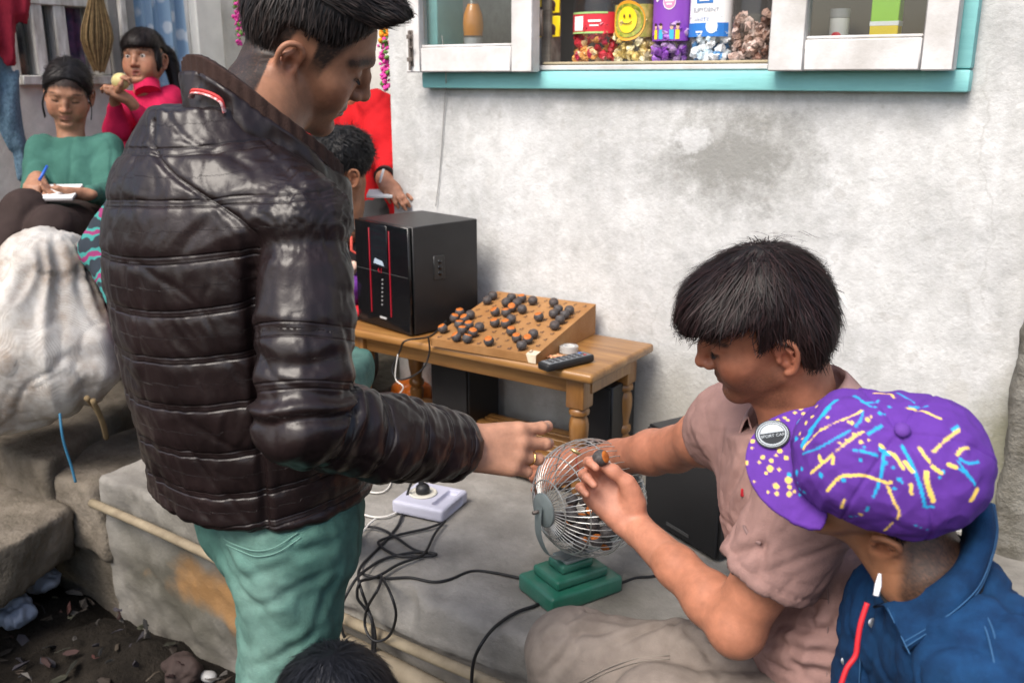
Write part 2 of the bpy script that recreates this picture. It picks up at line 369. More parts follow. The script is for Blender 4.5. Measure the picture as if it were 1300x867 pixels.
# ================================================================== SETTING
YW = 2.376            # shop wall plane
XL = -3.5             # face of the house on the left
def wall_material():
    m = bpy.data.materials.new('worn_white_plaster'); m.use_nodes = True; nt, b, N, L = nodes_of(m)
    geo = N('ShaderNodeNewGeometry')
    def noise(scale, detail=8, rough=.65, vec=None, dist=0.):
        n = N('ShaderNodeTexNoise'); n.inputs['Scale'].default_value = scale; n.inputs['Detail'].default_value = detail; n.inputs['Roughness'].default_value = rough; n.inputs['Distortion'].default_value = dist
        L(vec if vec is not None else geo.outputs['Position'], n.inputs['Vector']); return n.outputs['Fac']
    def ramp(fac, a, b_, ca, cb):
        r = N('ShaderNodeValToRGB'); e = r.color_ramp.elements; e[0].position = a; e[1].position = b_; e[0].color = (*ca, 1); e[1].color = (*cb, 1); L(fac, r.inputs['Fac']); return r.outputs[0]
    def mix(fac, a, b_, blend='MIX'):
        x = N('ShaderNodeMix'); x.data_type = 'RGBA'; x.blend_type = blend
        if isinstance(fac, float): x.inputs[0].default_value = fac
        else: L(fac, x.inputs[0])
        for s, k in ((a, 6), (b_, 7)):
            if isinstance(s, tuple): x.inputs[k].default_value = (*s, 1)
            else: L(s, x.inputs[k])
        return x.outputs[2]
    def math_(op, a, b_):
        x = N('ShaderNodeMath'); x.operation = op; x.use_clamp = op == 'MULTIPLY'
        for s, k in ((a, 0), (b_, 1)):
            if isinstance(s, (int, float)): x.inputs[k].default_value = s
            else: L(s, x.inputs[k])
        return x.outputs[0]
    base = ramp(noise(3.2, 10, .7), .3, .72, (.47, .475, .475), (.74, .745, .745))
    base = mix(.55, base, ramp(noise(26, 6, .7), .36, .62, (.74, .74, .73), (1., 1., 1.)), 'MULTIPLY')
    base = mix(.6, base, ramp(noise(8.5, 9, .75), .38, .58, (.76, .76, .75), (1., 1., 1.)), 'MULTIPLY')
    mp = N('ShaderNodeMapping'); mp.inputs['Scale'].default_value = (7, 7, .7); L(geo.outputs['Position'], mp.inputs['Vector'])
    base = mix(.35, base, ramp(noise(1.6, 6, .6, mp.outputs[0]), .4, .62, (.78, .77, .74), (1., 1., 1.)), 'MULTIPLY')      # rain streaks
    def spot(c, r, soft, sc=5., amt=.14, sx=1., sz=1.):
        v = N('ShaderNodeVectorMath'); v.operation = 'SUBTRACT'; L(geo.outputs['Position'], v.inputs[0]); v.inputs[1].default_value = c
        v3 = N('ShaderNodeVectorMath'); v3.operation = 'MULTIPLY'; L(v.outputs[0], v3.inputs[0]); v3.inputs[1].default_value = (1/sx, 1, 1/sz)
        v2 = N('ShaderNodeVectorMath'); v2.operation = 'LENGTH'; L(v3.outputs[0], v2.inputs[0])
        d = math_('SUBTRACT', math_('ADD', v2.outputs['Value'], amt*.5), math_('MULTIPLY', noise(sc, 8, .72), amt))
        mr = N('ShaderNodeMapRange'); mr.inputs[1].default_value = r; mr.inputs[2].default_value = r-soft; L(d, mr.inputs[0]); return mr.outputs[0]
    g = Yp(930, 200, YW); base = mix(math_('MULTIPLY', spot(tuple(g), .17, .10, 12., .34, 1.5, .9), .9), base, (.235, .235, .22))
    g = Yp(960, 150, YW); base = mix(math_('MULTIPLY', spot(tuple(g), .05, .05, 18., .20, 1.9, .7), .7), base, (.22, .22, .205))
    g = Yp(880, 178, YW); base = mix(math_('MULTIPLY', spot(tuple(g), .050, .020, 22., .12, 1.3, .8), .45), base, (.74, .75, .76))      # filler patch
    g = Yp(845, 540, YW); base = mix(math_('MULTIPLY', spot(tuple(g), .36, .25, 4., .3, 1.4, .8), .75), base, (.31, .295, .255))   # grime above the floor
    g = Yp(620, 545, YW); base = mix(math_('MULTIPLY', spot(tuple(g), .30, .2, 4., .3, 2.2, .6), .7), base, (.29, .275, .24))
    g = Yp(1280, 600, YW); base = mix(math_('MULTIPLY', spot(tuple(g), .22, .16, 7., .26, .6, 1.6), .85), base, (.17, .165, .105))   # moss by the pier
    g = Yp(1215, 500, YW); base = mix(math_('MULTIPLY', spot(tuple(g), .030, .008, 30., .03, 1., 1.5), .5), base, (.45, .44, .41))
    specks = ramp(noise(55, 3, .5), .66, .70, (0., 0., 0.), (1., 1., 1.)); base = mix(math_('MULTIPLY', specks, .32), base, (.36, .35, .33))
    sp2 = ramp(noise(17, 2, .4), .69, .72, (0., 0., 0.), (1., 1., 1.)); base = mix(math_('MULTIPLY', sp2, .22), base, (.30, .28, .25))
    sp3 = ramp(noise(11, 9, .8), .60, .66, (0., 0., 0.), (1., 1., 1.)); base = mix(math_('MULTIPLY', sp3, .3), base, (.42, .415, .40))
    cm = N('ShaderNodeMapping'); cm.inputs['Scale'].default_value = (6, 6, 2.2); L(geo.outputs['Position'], cm.inputs['Vector'])
    vo = N('ShaderNodeTexVoronoi'); vo.feature = 'DISTANCE_TO_EDGE'; vo.inputs['Scale'].default_value = .32; L(cm.outputs[0], vo.inputs['Vector'])
    nd = N('ShaderNodeTexNoise'); nd.inputs['Scale'].default_value = 3.; nd.inputs['Detail'].default_value = 8; L(geo.outputs['Position'], nd.inputs['Vector'])
    vm = N('ShaderNodeVectorMath'); vm.operation = 'MULTIPLY_ADD'; L(nd.outputs['Color'], vm.inputs[0]); vm.inputs[1].default_value = (2.2, 2.2, 2.2); L(cm.outputs[0], vm.inputs[2]); L(vm.outputs[0], vo.inputs['Vector'])
    crk = ramp(vo.outputs['Distance'], .002, .007, (1., 1., 1.), (0., 0., 0.)); base = mix(math_('MULTIPLY', crk, math_('MULTIPLY', ramp(noise(1.5, 2, .5), .5, .6, (0., 0., 0.), (1., 1., 1.)), .35)), base, (.30, .29, .27))
    L(base, b.inputs['Base Color']); b.inputs['Roughness'].default_value = .85; b.inputs['Specular IOR Level'].default_value = .2
    bp = N('ShaderNodeBump'); bp.inputs['Strength'].default_value = .75; bp.inputs['Distance'].default_value = .006
    h = math_('ADD', math_('MULTIPLY', noise(90, 4, .7), .5), noise(9, 7, .6)); L(h, bp.inputs['Height']); L(bp.outputs[0], b.inputs['Normal'])
    return m
M_WALL = wall_material()
M_CONC = mat('worn_concrete', (.30, .285, .26), .88, .25, col2=(.17, .16, .145), vscale=7, stain=.35, bump=.55, bscale=70, bdist=.006, detail=9)
M_CONC2 = mat('muddy_concrete', (.215, .185, .15), .92, .2, col2=(.10, .085, .066), vscale=9, stain=.45, bump=.8, bscale=38, bdist=.012, detail=10)
M_PIER = mat('rough_grey_render', (.27, .26, .235), .92, .2, col2=(.12, .11, .09), vscale=14, stain=.4, bump=.9, bscale=60, bdist=.012, detail=9)
M_DIRT = mat('drain_dirt', (.022, .018, .014), .95, .15, col2=(.008, .0065, .005), vscale=12, stain=.4, bump=.9, bscale=40, bdist=.02)  # mud colour taken very dark, with the ditch's shade put in
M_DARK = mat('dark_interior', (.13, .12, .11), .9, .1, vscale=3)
M_TEAL = mat('turquoise_paint', (.27, .62, .62), .55, .4, col2=(.20, .50, .52), vscale=5, stain=.18, bump=.25, bscale=30, aniso_scale=(.4, 3, 3))
M_WPAINT = mat('chipped_white_paint', (.72, .71, .71), .5, .4, col2=(.52, .50, .48), vscale=9, stain=.22, bump=.35, bscale=40, aniso_scale=(1, 1, 1))
M_OLDWOOD = mat('weathered_grey_wood', (.26, .235, .20), .8, .3, col2=(.12, .10, .085), vscale=10, bump=.6, bscale=50, aniso_scale=(.3, 3, 3))
M_GLASS = clear('dusty_glass', (.90, .92, .92), .10, .10)

# ground sheet (bed of the drain and the lane beyond)
def ground():
    n = 90; xs = np.concatenate([np.linspace(-40, -4, 12)[:-1], np.linspace(-4, 2, n), np.linspace(2, 40, 12)[1:]]); ys = np.concatenate([np.linspace(-40, -.5, 12)[:-1], np.linspace(-.5, 3.6, 70), np.linspace(3.6, 40, 10)[1:]])
    X, Y = np.meshgrid(xs, ys, indexing='ij'); p = np.stack([X, Y, 0*X], -1)
    near = np.exp(-((X+1.8)**2+(Y-1.)**2)/4)
    Z = -.47+near*(.05*fbm(p*3.1, 4)+.02*fbm(p*14, 3))+.06*np.exp(-((Y-1.30)/.14)**2)*near
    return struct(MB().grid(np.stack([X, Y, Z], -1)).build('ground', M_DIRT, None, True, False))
ground()

# raised platform along the shop wall: worn top, broken front edge
def platform():
    xs = np.linspace(-2.34, 1.6, 300); prof = []
    for y in np.linspace(2.7, 1.42, 60): prof.append((y, 0., 0))
    for a in np.linspace(0, math.pi/2, 7)[1:]: prof.append((1.39-.022*math.sin(a)+.02, -.022+.022*math.cos(a), 1))
    for z in np.linspace(-.05, -.55, 36): prof.append((1.385, z, 2))
    V = np.zeros((len(xs), len(prof), 3))
    for j, (y, z, k) in enumerate(prof): V[:, j] = np.stack([xs, np.full_like(xs, y), np.full_like(xs, z)], 1)
    n1 = fbm(V*[5, 5, 5], 4); n2 = fbm(V*[22, 22, 22]+5, 3); e = np.array([1. if k else 0 for _, _, k in prof])
    topm = np.array([1. if not k else .3 for _, _, k in prof])
    V[:, :, 2] += topm*(n1*.004+n2*.0016)
    d = np.exp(-(np.abs(V[:, :, 1]-1.39)/.05)**2-(np.abs(V[:, :, 2])/.06)**2)
    chip = np.maximum(fbm(V*[9, 9, 9]+31, 3)-.05, 0)
    V[:, :, 1] += e*(n1*.014+n2*.007)+d*chip*.06
    V[:, :, 2] -= d*chip*.05
    V[:, :, 1] += np.where(V[:, :, 2] < -.10, .014, 0)[...]*e
    return struct(MB().grid(V).build('platform', M_CONC, None, True, False))
plat = platform()
# rust, damp and the drain's shade are painted into the platform's material
def stain_and_shade_platform():
    nt, b, N, L = nodes_of(M_CONC); src = b.inputs['Base Color'].links[0].from_socket
    geo = N('ShaderNodeNewGeometry'); nz = N('ShaderNodeTexNoise'); nz.inputs['Scale'].default_value = 9; nz.inputs['Detail'].default_value = 8; L(geo.outputs['Position'], nz.inputs['Vector'])
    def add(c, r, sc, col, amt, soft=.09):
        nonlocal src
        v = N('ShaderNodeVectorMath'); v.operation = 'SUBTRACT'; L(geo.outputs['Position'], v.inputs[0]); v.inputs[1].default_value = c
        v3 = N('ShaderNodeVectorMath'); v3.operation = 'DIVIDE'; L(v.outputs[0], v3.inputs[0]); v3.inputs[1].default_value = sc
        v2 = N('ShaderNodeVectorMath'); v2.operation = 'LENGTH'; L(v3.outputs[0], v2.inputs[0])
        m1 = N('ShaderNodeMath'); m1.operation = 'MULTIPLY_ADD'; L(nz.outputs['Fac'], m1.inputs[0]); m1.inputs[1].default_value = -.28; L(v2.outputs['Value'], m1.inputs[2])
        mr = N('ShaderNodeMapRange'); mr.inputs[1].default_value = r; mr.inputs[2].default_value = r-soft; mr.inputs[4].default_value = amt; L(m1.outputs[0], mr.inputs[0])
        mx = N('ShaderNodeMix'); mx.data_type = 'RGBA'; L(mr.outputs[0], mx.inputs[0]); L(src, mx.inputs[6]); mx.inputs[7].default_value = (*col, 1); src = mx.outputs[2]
    add(tuple(Yp(225, 745, 1.385)), .22, (1.6, 1, 1.), (.060, .056, .042), .9, .3)  # damp and drain shade painted as one dark patch
    add(tuple(Yp(330, 790, 1.385)), .0, (2.8, 1, .55), (.25, .13, .045), .7)
    add(tuple(Yp(255, 735, 1.385)), -.03, (1.6, 1, .6), (.24, .13, .05), .55)
    L(src, b.inputs['Base Color'])
stain_and_shade_platform()

# broken slabs bridging the drain on the left
def slab(name, boxes, cuts, h=.020, amp=.011, seed=0):
    lo = np.min([np.array(c)-np.array(b) for c, b in boxes], 0)-.05; hi = np.max([np.array(c)+np.array(b) for c, b in boxes], 0)+.05
    V = Vol(lo, hi, h)
    for c, b in boxes: V.box(c, b, None, .006)
    for p, n in cuts: V.plane(p, n, .01)
    v, q = V.mesh(); N_ = normals(v, q); side = 1-np.clip(N_[:, 2], 0, 1)
    v = v+N_*((fbm(v*6+seed, 4)*amp*1.3+ridged(v*17+seed, 2)*amp*.35-.2*amp)*(.15+.85*side))[:, None]
    return struct(mesh_obj(name, v, q, M_CONC2))
A = Zp(59, 588, 0)
slab('slab_step', [((-3.2, 1.95, -.12), (.66, .60, .12))], [(A, (1, .62, .0))], seed=3)
slab('slab_edge', [((-2.53, 1.78, -.16), (.20, .40, .11))], [((-2.40, 1.5, -.1), (.8, .2, .35))], seed=5)
struct(MB().lo_hi((-3.6, 1.42, -.6), (-2.3, 1.6, -.22)).build('drain_wall', M_CONC2))
slab('slab', [((-3.1, .72, -.205), (.72, .66, .085))], [((-2.36, 1.15, -.12), (1, .45, -.25))], seed=11)
slab('terrace', [((-3.42, 1.75, .12), (.36, .85, .42))], [], h=.025, amp=.012, seed=23)
slab('back_step', [((-2.9, 2.95, -.14), (.85, .75, .2))], [], h=.03, amp=.006, seed=29)

# ------------------------------------------------------------------ shop building
shop = thing('shop_building', (-1.1, YW, 0), 'small shop with worn white plaster wall and a turquoise framed window', 'building')
wx0, wx1, wz0, wz1 = -1.862, -.415, 1.10, 2.0
w = MB()
def sheet(x0, x1, z0, z1, y=YW, nx=2, nz=2):
    X, Z = np.meshgrid(np.linspace(x0, x1, nx), np.linspace(z0, z1, nz), indexing='ij'); w.grid(np.stack([X, np.full_like(X, y), Z], -1))
XC = -2.072
w.lo_hi((XC, YW, -.3), (1.4, YW+.16, wz0)); w.lo_hi((XC, YW, wz0), (wx0, YW+.16, wz1)); w.lo_hi((wx1, YW, wz0), (1.4, YW+.16, wz1)); w.lo_hi((XC, YW, wz1), (1.4, YW+.16, 2.6))
w.build('wall', M_WALL, shop)
MB().lo_hi((XC, YW+.163, -.3), (XC+.15, 4.2, 2.6)).build('side_wall', M_WALL, shop)
MB().lo_hi((XC-.05, YW-.08, 2.62), (1.6, 4.4, 2.70)).build('roof', M_OLDWOOD, shop)
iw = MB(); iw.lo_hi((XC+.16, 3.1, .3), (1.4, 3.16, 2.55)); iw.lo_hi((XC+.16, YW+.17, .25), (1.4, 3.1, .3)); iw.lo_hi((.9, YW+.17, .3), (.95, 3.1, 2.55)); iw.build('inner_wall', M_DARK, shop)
# pier at the right end, rough face set forward of the wall
def pier():
    V = Vol((-.26, YW-.10, -.05), (.35, YW+.05, 2.4), .016); V.box((.06, YW-.02, 1.15), (.255, .055, 1.25), None, .02)
    v, q = V.mesh(); N_ = normals(v, q); v = v+N_*(fbm(v*9, 4)*.012+fbm(v*34, 2)*.004)[:, None]; return mesh_obj('pier', v, q, M_PIER, shop)
pier()
# turquoise frame
fr = thing('w', (0, 0, 0), '', ''); bpy.data.objects.remove(fr)
frame_o = MB().lo_hi((wx0-.052, YW-.035, 1.048), (wx1+.045, YW+.10, 1.096), .006, 2).build('window_frame', M_TEAL, shop, True)
MB().lo_hi((wx0-.052, YW-.033, 1.098), (wx0+.012, YW+.10, 2.02), .006, 2).build('frame_post', M_TEAL, frame_o, True)
MB().lo_hi((wx1-.012, YW-.033, 1.098), (wx1+.045, YW+.10, 2.02), .006, 2).build('frame_post', M_TEAL, frame_o, True)
MB().lo_hi((wx0-.052, YW-.035, 2.022), (wx1+.045, YW+.10, 2.07), .006, 2).build('frame_head', M_TEAL, frame_o, True)
XO0, XO1 = -1.484, -.806
MB().lo_hi((wx0+.014, YW-.030, 1.098), (wx1-.014, YW+.30, 1.112), .003).build('window_sill', M_WPAINT, shop, True)
MB().lo_hi((XO0+.002, YW-.024, 1.114), (XO1-.002, YW-.006, 1.121), .002).build('sill_bead', mat('bare_lath', (.42, .36, .24), .8, vscale=20), shop, True)
for x in (XO0, XO1): MB().lo_hi((x-.02, YW-.0, 1.114), (x+.012, YW+.06, 2.0), .003).build('mullion', M_OLDWOOD, shop, True)
# opened shutters folded back over the frame
def shutter(x0, x1, free_left):
    z0, z1 = 1.094, 1.86; y0, y1 = YW-.085, YW-.045; st = .072 if free_left else .085; so = .055
    s_ = MB().lo_hi((x0, y0, z0), (x0+(so if free_left else st), y1, z1), .003).build('shutter', M_WPAINT, shop, True)
    a = x0+(so if free_left else st); b_ = x1-(st if free_left else so*1.25)
    MB().lo_hi((b_+.001, y0-.001, z0), (x1, y1, z1), .003).build('stile', M_WPAINT, s_, True)
    MB().lo_hi((a+.001, y0+.001, z0+.001), (b_-.001, y1, z0+.07), .003).build('rail', M_WPAINT, s_, True)
    MB().lo_hi((a+.001, y0+.001, z1-.07), (b_-.001, y1, z1), .003).build('rail', M_WPAINT, s_, True)
    for zz in ((z0+.071, z0+.078),): MB().lo_hi((a+.001, y0+.008, zz[0]), (b_-.001, y0+.018, zz[1]), .002).build('glazing_bead', M_WPAINT, s_, True)
    MB().lo_hi((a+.001, y0+.020, z0+.072), (b_-.001, y0+.023, z1-.072)).build('pane', M_GLASS, s_)
    M_I = mat('old_iron', (.20, .17, .15), .6, metal=.8, vscale=40)
    if free_left:
        bo = MB(); bx = x0+.022; bo.lo_hi((bx-.009, y0-.004, 1.112), (bx+.009, y0-.0005, 1.215), .001); bo.tube([(bx, y0-.008, 1.10), (bx, y0-.008, 1.21)], .004, 8); bo.tube([(bx, y0-.008, 1.165), (bx+.016, y0-.014, 1.165)], .0035, 8)
        for zz in (1.125, 1.19): bo.lo_hi((bx-.008, y0-.013, zz), (bx+.008, y0-.003, zz+.012), .001)
        bo.build('bolt', M_I, s_, True)
    hx = x1-.003 if free_left else x0+.003
    MB().tube([(hx, y1+.008, 1.19), (hx, y1+.008, 1.26)], .006, 8).build('hinge', M_I, s_, True)
    return s_
shutter(-1.932, XO0+.006, True); shutter(XO1-.004, -.398, False)

# ------------------------------------------------------------------ house on the left (face at x = XL) and the yard wall behind
house = thing('house', (XL-.1, 2.0, .5), 'weathered white house with timber window and a curtained doorway behind the girls', 'building')
M_HPL = mat('dirty_limewash', (.82, .80, .76), .88, .2, col2=(.58, .56, .52), vscale=5, stain=.4, bump=.5, bscale=40, detail=9)
M_HW = mat('flaking_white_timber', (.76, .74, .70), .7, .3, col2=(.34, .31, .27), vscale=16, stain=.25, bump=.5, bscale=50, aniso_scale=(2, 2, .4))
def hspan(px0, px1, py): return Xp(px0, py, XL)[1], Xp(px1, py, XL)[1]
def hbox(name, px0, px1, py0, py1, d0, d1, m, parent=house, bev=.004):
    y0, y1 = hspan(px0, px1, 70); zt = Xp((px0+px1)/2, py0, XL)[2]; zb = Xp((px0+px1)/2, py1, XL)[2]
    return MB().lo_hi((XL+d0, y0, zb), (XL+d1, y1, zt), bev).build(name, m, parent, True)
w = MB(); yA = hspan(-60, 0, 70); y0, y1 = hspan(8, 132, 70); zs = Xp(60, 100, XL)[2]; yd0, yd1 = hspan(171, 243, 70)
w.lo_hi((XL-.15, .4, -.5), (XL, y0, 2.6)); w.lo_hi((XL-.15, y0, -.5), (XL, y1, zs)); w.lo_hi((XL-.15, y0, 1.72), (XL, y1, 2.6)); w.lo_hi((XL-.15, y1, -.5), (XL, yd0, 2.6)); w.lo_hi((XL-.15, yd0, 1.9), (XL, yd1, 2.6)); w.lo_hi((XL-.15, yd1, -.5), (XL, 3.75, 2.6))
w.build('wall', M_HPL, house)
MB().lo_hi((XL-2., .3, 2.62), (XL+.03, 4.1, 2.7)).build('roof', M_OLDWOOD, house)
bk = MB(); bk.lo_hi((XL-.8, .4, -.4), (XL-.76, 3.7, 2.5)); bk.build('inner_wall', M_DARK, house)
win = hbox('window', 8, 132, -220, 8, -.06, .02, M_HW)
hb = lambda n, a, b, c, d, e0=-.05, e1=.015, m=M_HW: hbox(n, a, b, c, d, e0, e1, m, win)
sill = hbox('sill', 16, 134, 96, 108, -.12, .05, M_HW, win)
for a, b in ((44, 58), (72, 87), (118, 137)): hb('mullion', a, b, -60, 96)
hb('frame', 8, 22, -60, 96)
cloth_ = mat('window_curtain', (.30, .30, .38), .8, vscale=30)
def pane_curtain(a, b, colA, colB, nm):
    m_ = mat(nm, colA, .85, .2, col2=colB, vscale=22, detail=3); y0_, y1_ = hspan(a, b, 70); ys_ = np.linspace(y0_, y1_, 40); zs_ = np.linspace(zs+.01, 1.7, 10)
    Y_, Z_ = np.meshgrid(ys_, zs_, indexing='ij'); X_ = XL-.055+.006*np.sin(Y_*130)+.01*fbm(np.stack([Y_*9, Z_*3, 0*Y_], -1), 2)
    MB().grid(np.stack([X_, Y_, Z_], -1)).build('curtain', m_, win, True, False)
    y0_, y1_ = hspan(a+1, b-1, 70); MB().lo_hi((XL-.030, y0_, zs+.012), (XL-.026, y1_, 1.7)).build('pane', M_GLASS, win)
pane_curtain(23, 44, (.05, .05, .06), (.03, .03, .035), 'dark_curtain'); pane_curtain(58, 72, (.05, .13, .36), (.02, .03, .06), 'blue_curtain')
pane_curtain(87, 118, (.50, .20, .42), (.10, .11, .22), 'pink_pattern_curtain')
hbox('door_post', 137, 149, -300, 330, .0, .03, mat('grey_post', (.25, .24, .22), .85, vscale=14, stain=.3), house); hbox('door_post', 149.3, 157, -300, 330, .002, .05, M_HW, house)
hbox('door_post', 158, 170, -300, 330, .0, .035, mat('grey_post', (.25, .24, .22)), house); hbox('door_post', 244, 276, -300, 400, .0, .05, mat('clean_white_board', (.74, .73, .68), .6, vscale=6, stain=.12), house)
# lace door curtain
def lace():
    m = bpy.data.materials.new('blue_lace'); m.use_nodes = True; nt, b, N, L = nodes_of(m); tc = N('ShaderNodeTexCoord')
    vo = N('ShaderNodeTexVoronoi'); vo.inputs['Scale'].default_value = 13; L(tc.outputs['Object'], vo.inputs['Vector']); n2 = N('ShaderNodeTexNoise'); n2.inputs['Scale'].default_value = 30; L(tc.outputs['Object'], n2.inputs['Vector'])
    ad = N('ShaderNodeMath'); ad.operation = 'MULTIPLY_ADD'; L(n2.outputs['Fac'], ad.inputs[0]); ad.inputs[1].default_value = .35; L(vo.outputs['Distance'], ad.inputs[2])
    r = N('ShaderNodeValToRGB'); e = r.color_ramp.elements; e[0].position = .42; e[1].position = .55; e[0].color = (.66, .72, .76, 1); e[1].color = (.30, .44, .58, 1); L(ad.outputs[0], r.inputs['Fac']); L(r.outputs[0], b.inputs['Base Color']); b.inputs['Roughness'].default_value = .9
    ys_ = np.linspace(yd0, yd1, 70); zs_ = np.linspace(.3, 1.88, 14); Y_, Z_ = np.meshgrid(ys_, zs_, indexing='ij'); X_ = XL-.03+.02*np.sin(Y_*60+np.sin(Z_*3))+.01*np.sin(Y_*150)
    o = MB().grid(np.stack([X_, Y_, Z_], -1)).build('door_curtain', m, None, True, False); o['label'] = 'pale blue lace curtain hanging in the doorway behind the girl in pink'; o['category'] = 'curtain'
lace()
# yard wall at the back with a green door
yard = thing('yard_wall', (-2.8, 3.5, 0), 'grey rendered yard wall with a dark green door behind the red sweater', 'wall')
MB().lo_hi((XL+.0, 3.52, -.2), (XC, 3.64, 2.6)).build('wall', M_HPL, yard)
gp = Yp(524, 60, 3.5); dg = mat('green_door_paint', (.045, .12, .105), .5, vscale=5, stain=.2)
dr = MB().lo_hi((-2.75, 3.47, .1), (-2.1, 3.515, 1.75), .004).build('door', dg, yard, True)
for z0_, z1_ in ((.2, .80), (.92, 1.65)): MB().lo_hi((-2.68, 3.458, z0_), (-2.17, 3.469, z1_), .004).build('door_panel', dg, dr, True)
MB().tube([(-2.18, 3.44, .86), (-2.18, 3.44, .95)], .008, 8).build('handle', mat('old_iron', (.2, .17, .15)), dr, True)
# ================================================================== OBJECTS ON THE PLATFORM
M_WOOD = mat('honey_varnished_wood', (.34, .170, .050), .38, .5, col2=(.17, .072, .018), vscale=9, stain=.22, bump=.12, bscale=40, coat=.35, coat_rough=.25, aniso_scale=(.35, 4, 4))
M_WOODV = mat('honey_varnished_leg', (.34, .165, .048), .36, .5, col2=(.18, .075, .02), vscale=9, stain=.2, coat=.4, coat_rough=.22, aniso_scale=(4, 4, .5))
M_BLACK = mat('black_vinyl', (.012, .012, .013), .42, .5, var=.2, vscale=20, bump=.12, bscale=300)
M_GLOSS = mat('black_gloss_plastic', (.006, .006, .007), .12, .5, var=.1)
M_RUB = mat('black_rubber', (.012, .012, .013), .5, .5, var=.2)
T0, T1, TY0, TY1, TZ = -1.985, -1.098, 1.985, 2.345, .36
table = thing('coffee_table', ((T0+T1)/2, (TY0+TY1)/2, 0), 'low honey brown wooden table with turned legs against the white wall', 'table')
MB().lo_hi((T0, TY0, TZ-.026), (T1, TY1, TZ), .009, 3).build('tabletop', M_WOOD, table, True)
a = MB(); a.lo_hi((T0+.06, TY0+.045, TZ-.075), (T1-.06, TY0+.065, TZ-.0265), .002); a.build('apron', M_WOOD, table, True)
a = MB(); a.lo_hi((T0+.06, TY1-.065, TZ-.075), (T1-.06, TY1-.045, TZ-.0265), .002); a.build('apron', M_WOOD, table, True)
for x in (T0+.035, T1-.055): MB().lo_hi((x, TY0+.066, TZ-.075), (x+.02, TY1-.066, TZ-.0265), .002).build('apron', M_WOODV, table, True)
leg_prof = [(.0, .0), (.012, .0), (.017, .006), (.020, .03), (.021, .055), (.0225, .075), (.0225, .09), (.018, .094), (.018, .098), (.024, .104), (.0255, .112), (.024, .12), (.0185, .125), (.019, .14), (.0235, .16), (.026, .18), (.0265, .20), (.024, .215), (.0205, .222), (.0205, .226), (.027, .231), (.028, .238), (.026, .245), (.021, .249)]
for lx in (T0+.06, T1-.065):
    for ly in (TY0+.055, TY1-.055):
        L_ = MB().lathe(leg_prof, 22, (lx, ly, 0)).build('leg', M_WOODV, table, True)
        MB().lo_hi((lx-.027, ly-.027, .2495), (lx+.027, ly+.027, TZ-.0268), .004, 2).build('leg_block', M_WOODV, L_, True)
sz = .060
MB().lo_hi((T0+.085, TY0+.035, sz-.045), (T1-.088, TY0+.062, sz), .003).build('stretcher', M_WOOD, table, True)
MB().lo_hi((T0+.085, TY1-.07, sz-.045), (T1-.088, TY1-.045, sz), .003).build('stretcher', M_WOOD, table, True)
for i in range(6):
    y = TY0+.072+i*.0405; MB().lo_hi((T0+.08, y, sz-.012), (T1-.08, y+.030, sz-.002), .002).build('shelf_slat', M_WOOD, table, True)
for x in (T0+.05, T1-.075): MB().lo_hi((x, TY0+.085, sz-.045), (x+.025, TY1-.085, sz-.013), .003).build('stretcher', M_WOODV, table, True)

# ---- speaker tower on the table
sA = np.array([-1.965, 2.07, TZ]); sB = np.array([-1.700, 2.012, TZ]); sx = unit(sB-sA); sy = np.array([-sx[1], sx[0], 0]); sR = np.stack([sx, sy, UP], 1)
sw, sd, sh = .262, .255, .316; sc_ = (sA+sB)/2+sy*sd/2+UP*sh/2
sub = thing('speaker', (sA+sB)/2+sy*sd/2, 'tall black speaker with red stripes standing on the wooden table', 'speaker')
def sl(u, v, z): return (sA+sB)/2+sx*u+sy*v+UP*z
MB().box(sl(0, sd/2+.006, sh/2+.002), (sw/2, sd/2-.006, sh/2-.002), sR, .002).build('cabinet', M_BLACK, sub, True)
MB().box(sl(0, .001, sh/2+.002), (sw/2-.001, .0048, sh/2-.003), sR, .002).build('front_panel', M_GLOSS, sub, True)
M_RED = mat('red_trim', (.30, .008, .02), .3, .5)
for u in (-.055, .042): 
    MB().box(sl(u, -.005, sh*.54), (.0022, .0012, sh*.40), sR, .0005).build('red_stripe', M_RED, sub, True)
MB().box(sl(-.0065, -.0055, sh*.785), (.040, .0015, .062), sR, .001).build('display', mat('dark_glass', (.01, .011, .014), .05), sub, True)
MB().add([sl(-.034, -.0076, .196), sl(.018, -.0076, .192), sl(.010, -.0076, .206), sl(-.026, -.0076, .212)], [(0, 1, 2, 3)]).build('display_glint', mat('pale_glint', (.35, .42, .5), .3), sub)  # reflection on the display, painted as a pale patch
for k in range(7): MB().lathe([(0, 0), (.0026, 0), (.0026, .0016), (0, .0018)], 10, sl(.004-.001*k, -.0045, .150-.0125*k), frame(-sy, UP)).build('button', mat('silver_button', (.6, .6, .6), .3, metal=.6), sub, True)
v, f = text_mesh('4.1', .020); v = v@np.array([[1, 0, 0], [0, 0, 1], [0, -1, 0]]); MB().add(v@np.stack([sx, sy, UP], 0)+sl(-.006, -.0058, .176), f).build('lettering', M_RED, sub)
MB().box(sl(.002, -.0055, .036), (.016, .0006, .0028), sR).build('badge', mat('grey_print', (.45, .45, .45), .5), sub)
MB().box(sl(0, -.0046, .172), (sw/2-.004, .0006, .0006), sR).build('panel_seam', mat('seam_grey', (.06, .06, .06), .5), sub)
hp = MB(); hp.box(sl(sw/2+.0005, .105, .19), (.0025, .021, .036), sR, .002); hp.build('port_plate', mat('port_plastic', (.02, .02, .02), .3), sub, True)
for k in (-1, 0, 1): MB().ell(sl(sw/2+.003, .107, .19+.017*k), (.003, .008, .007), sR, 12, 8).build('port', M_GLOSS, sub, True)
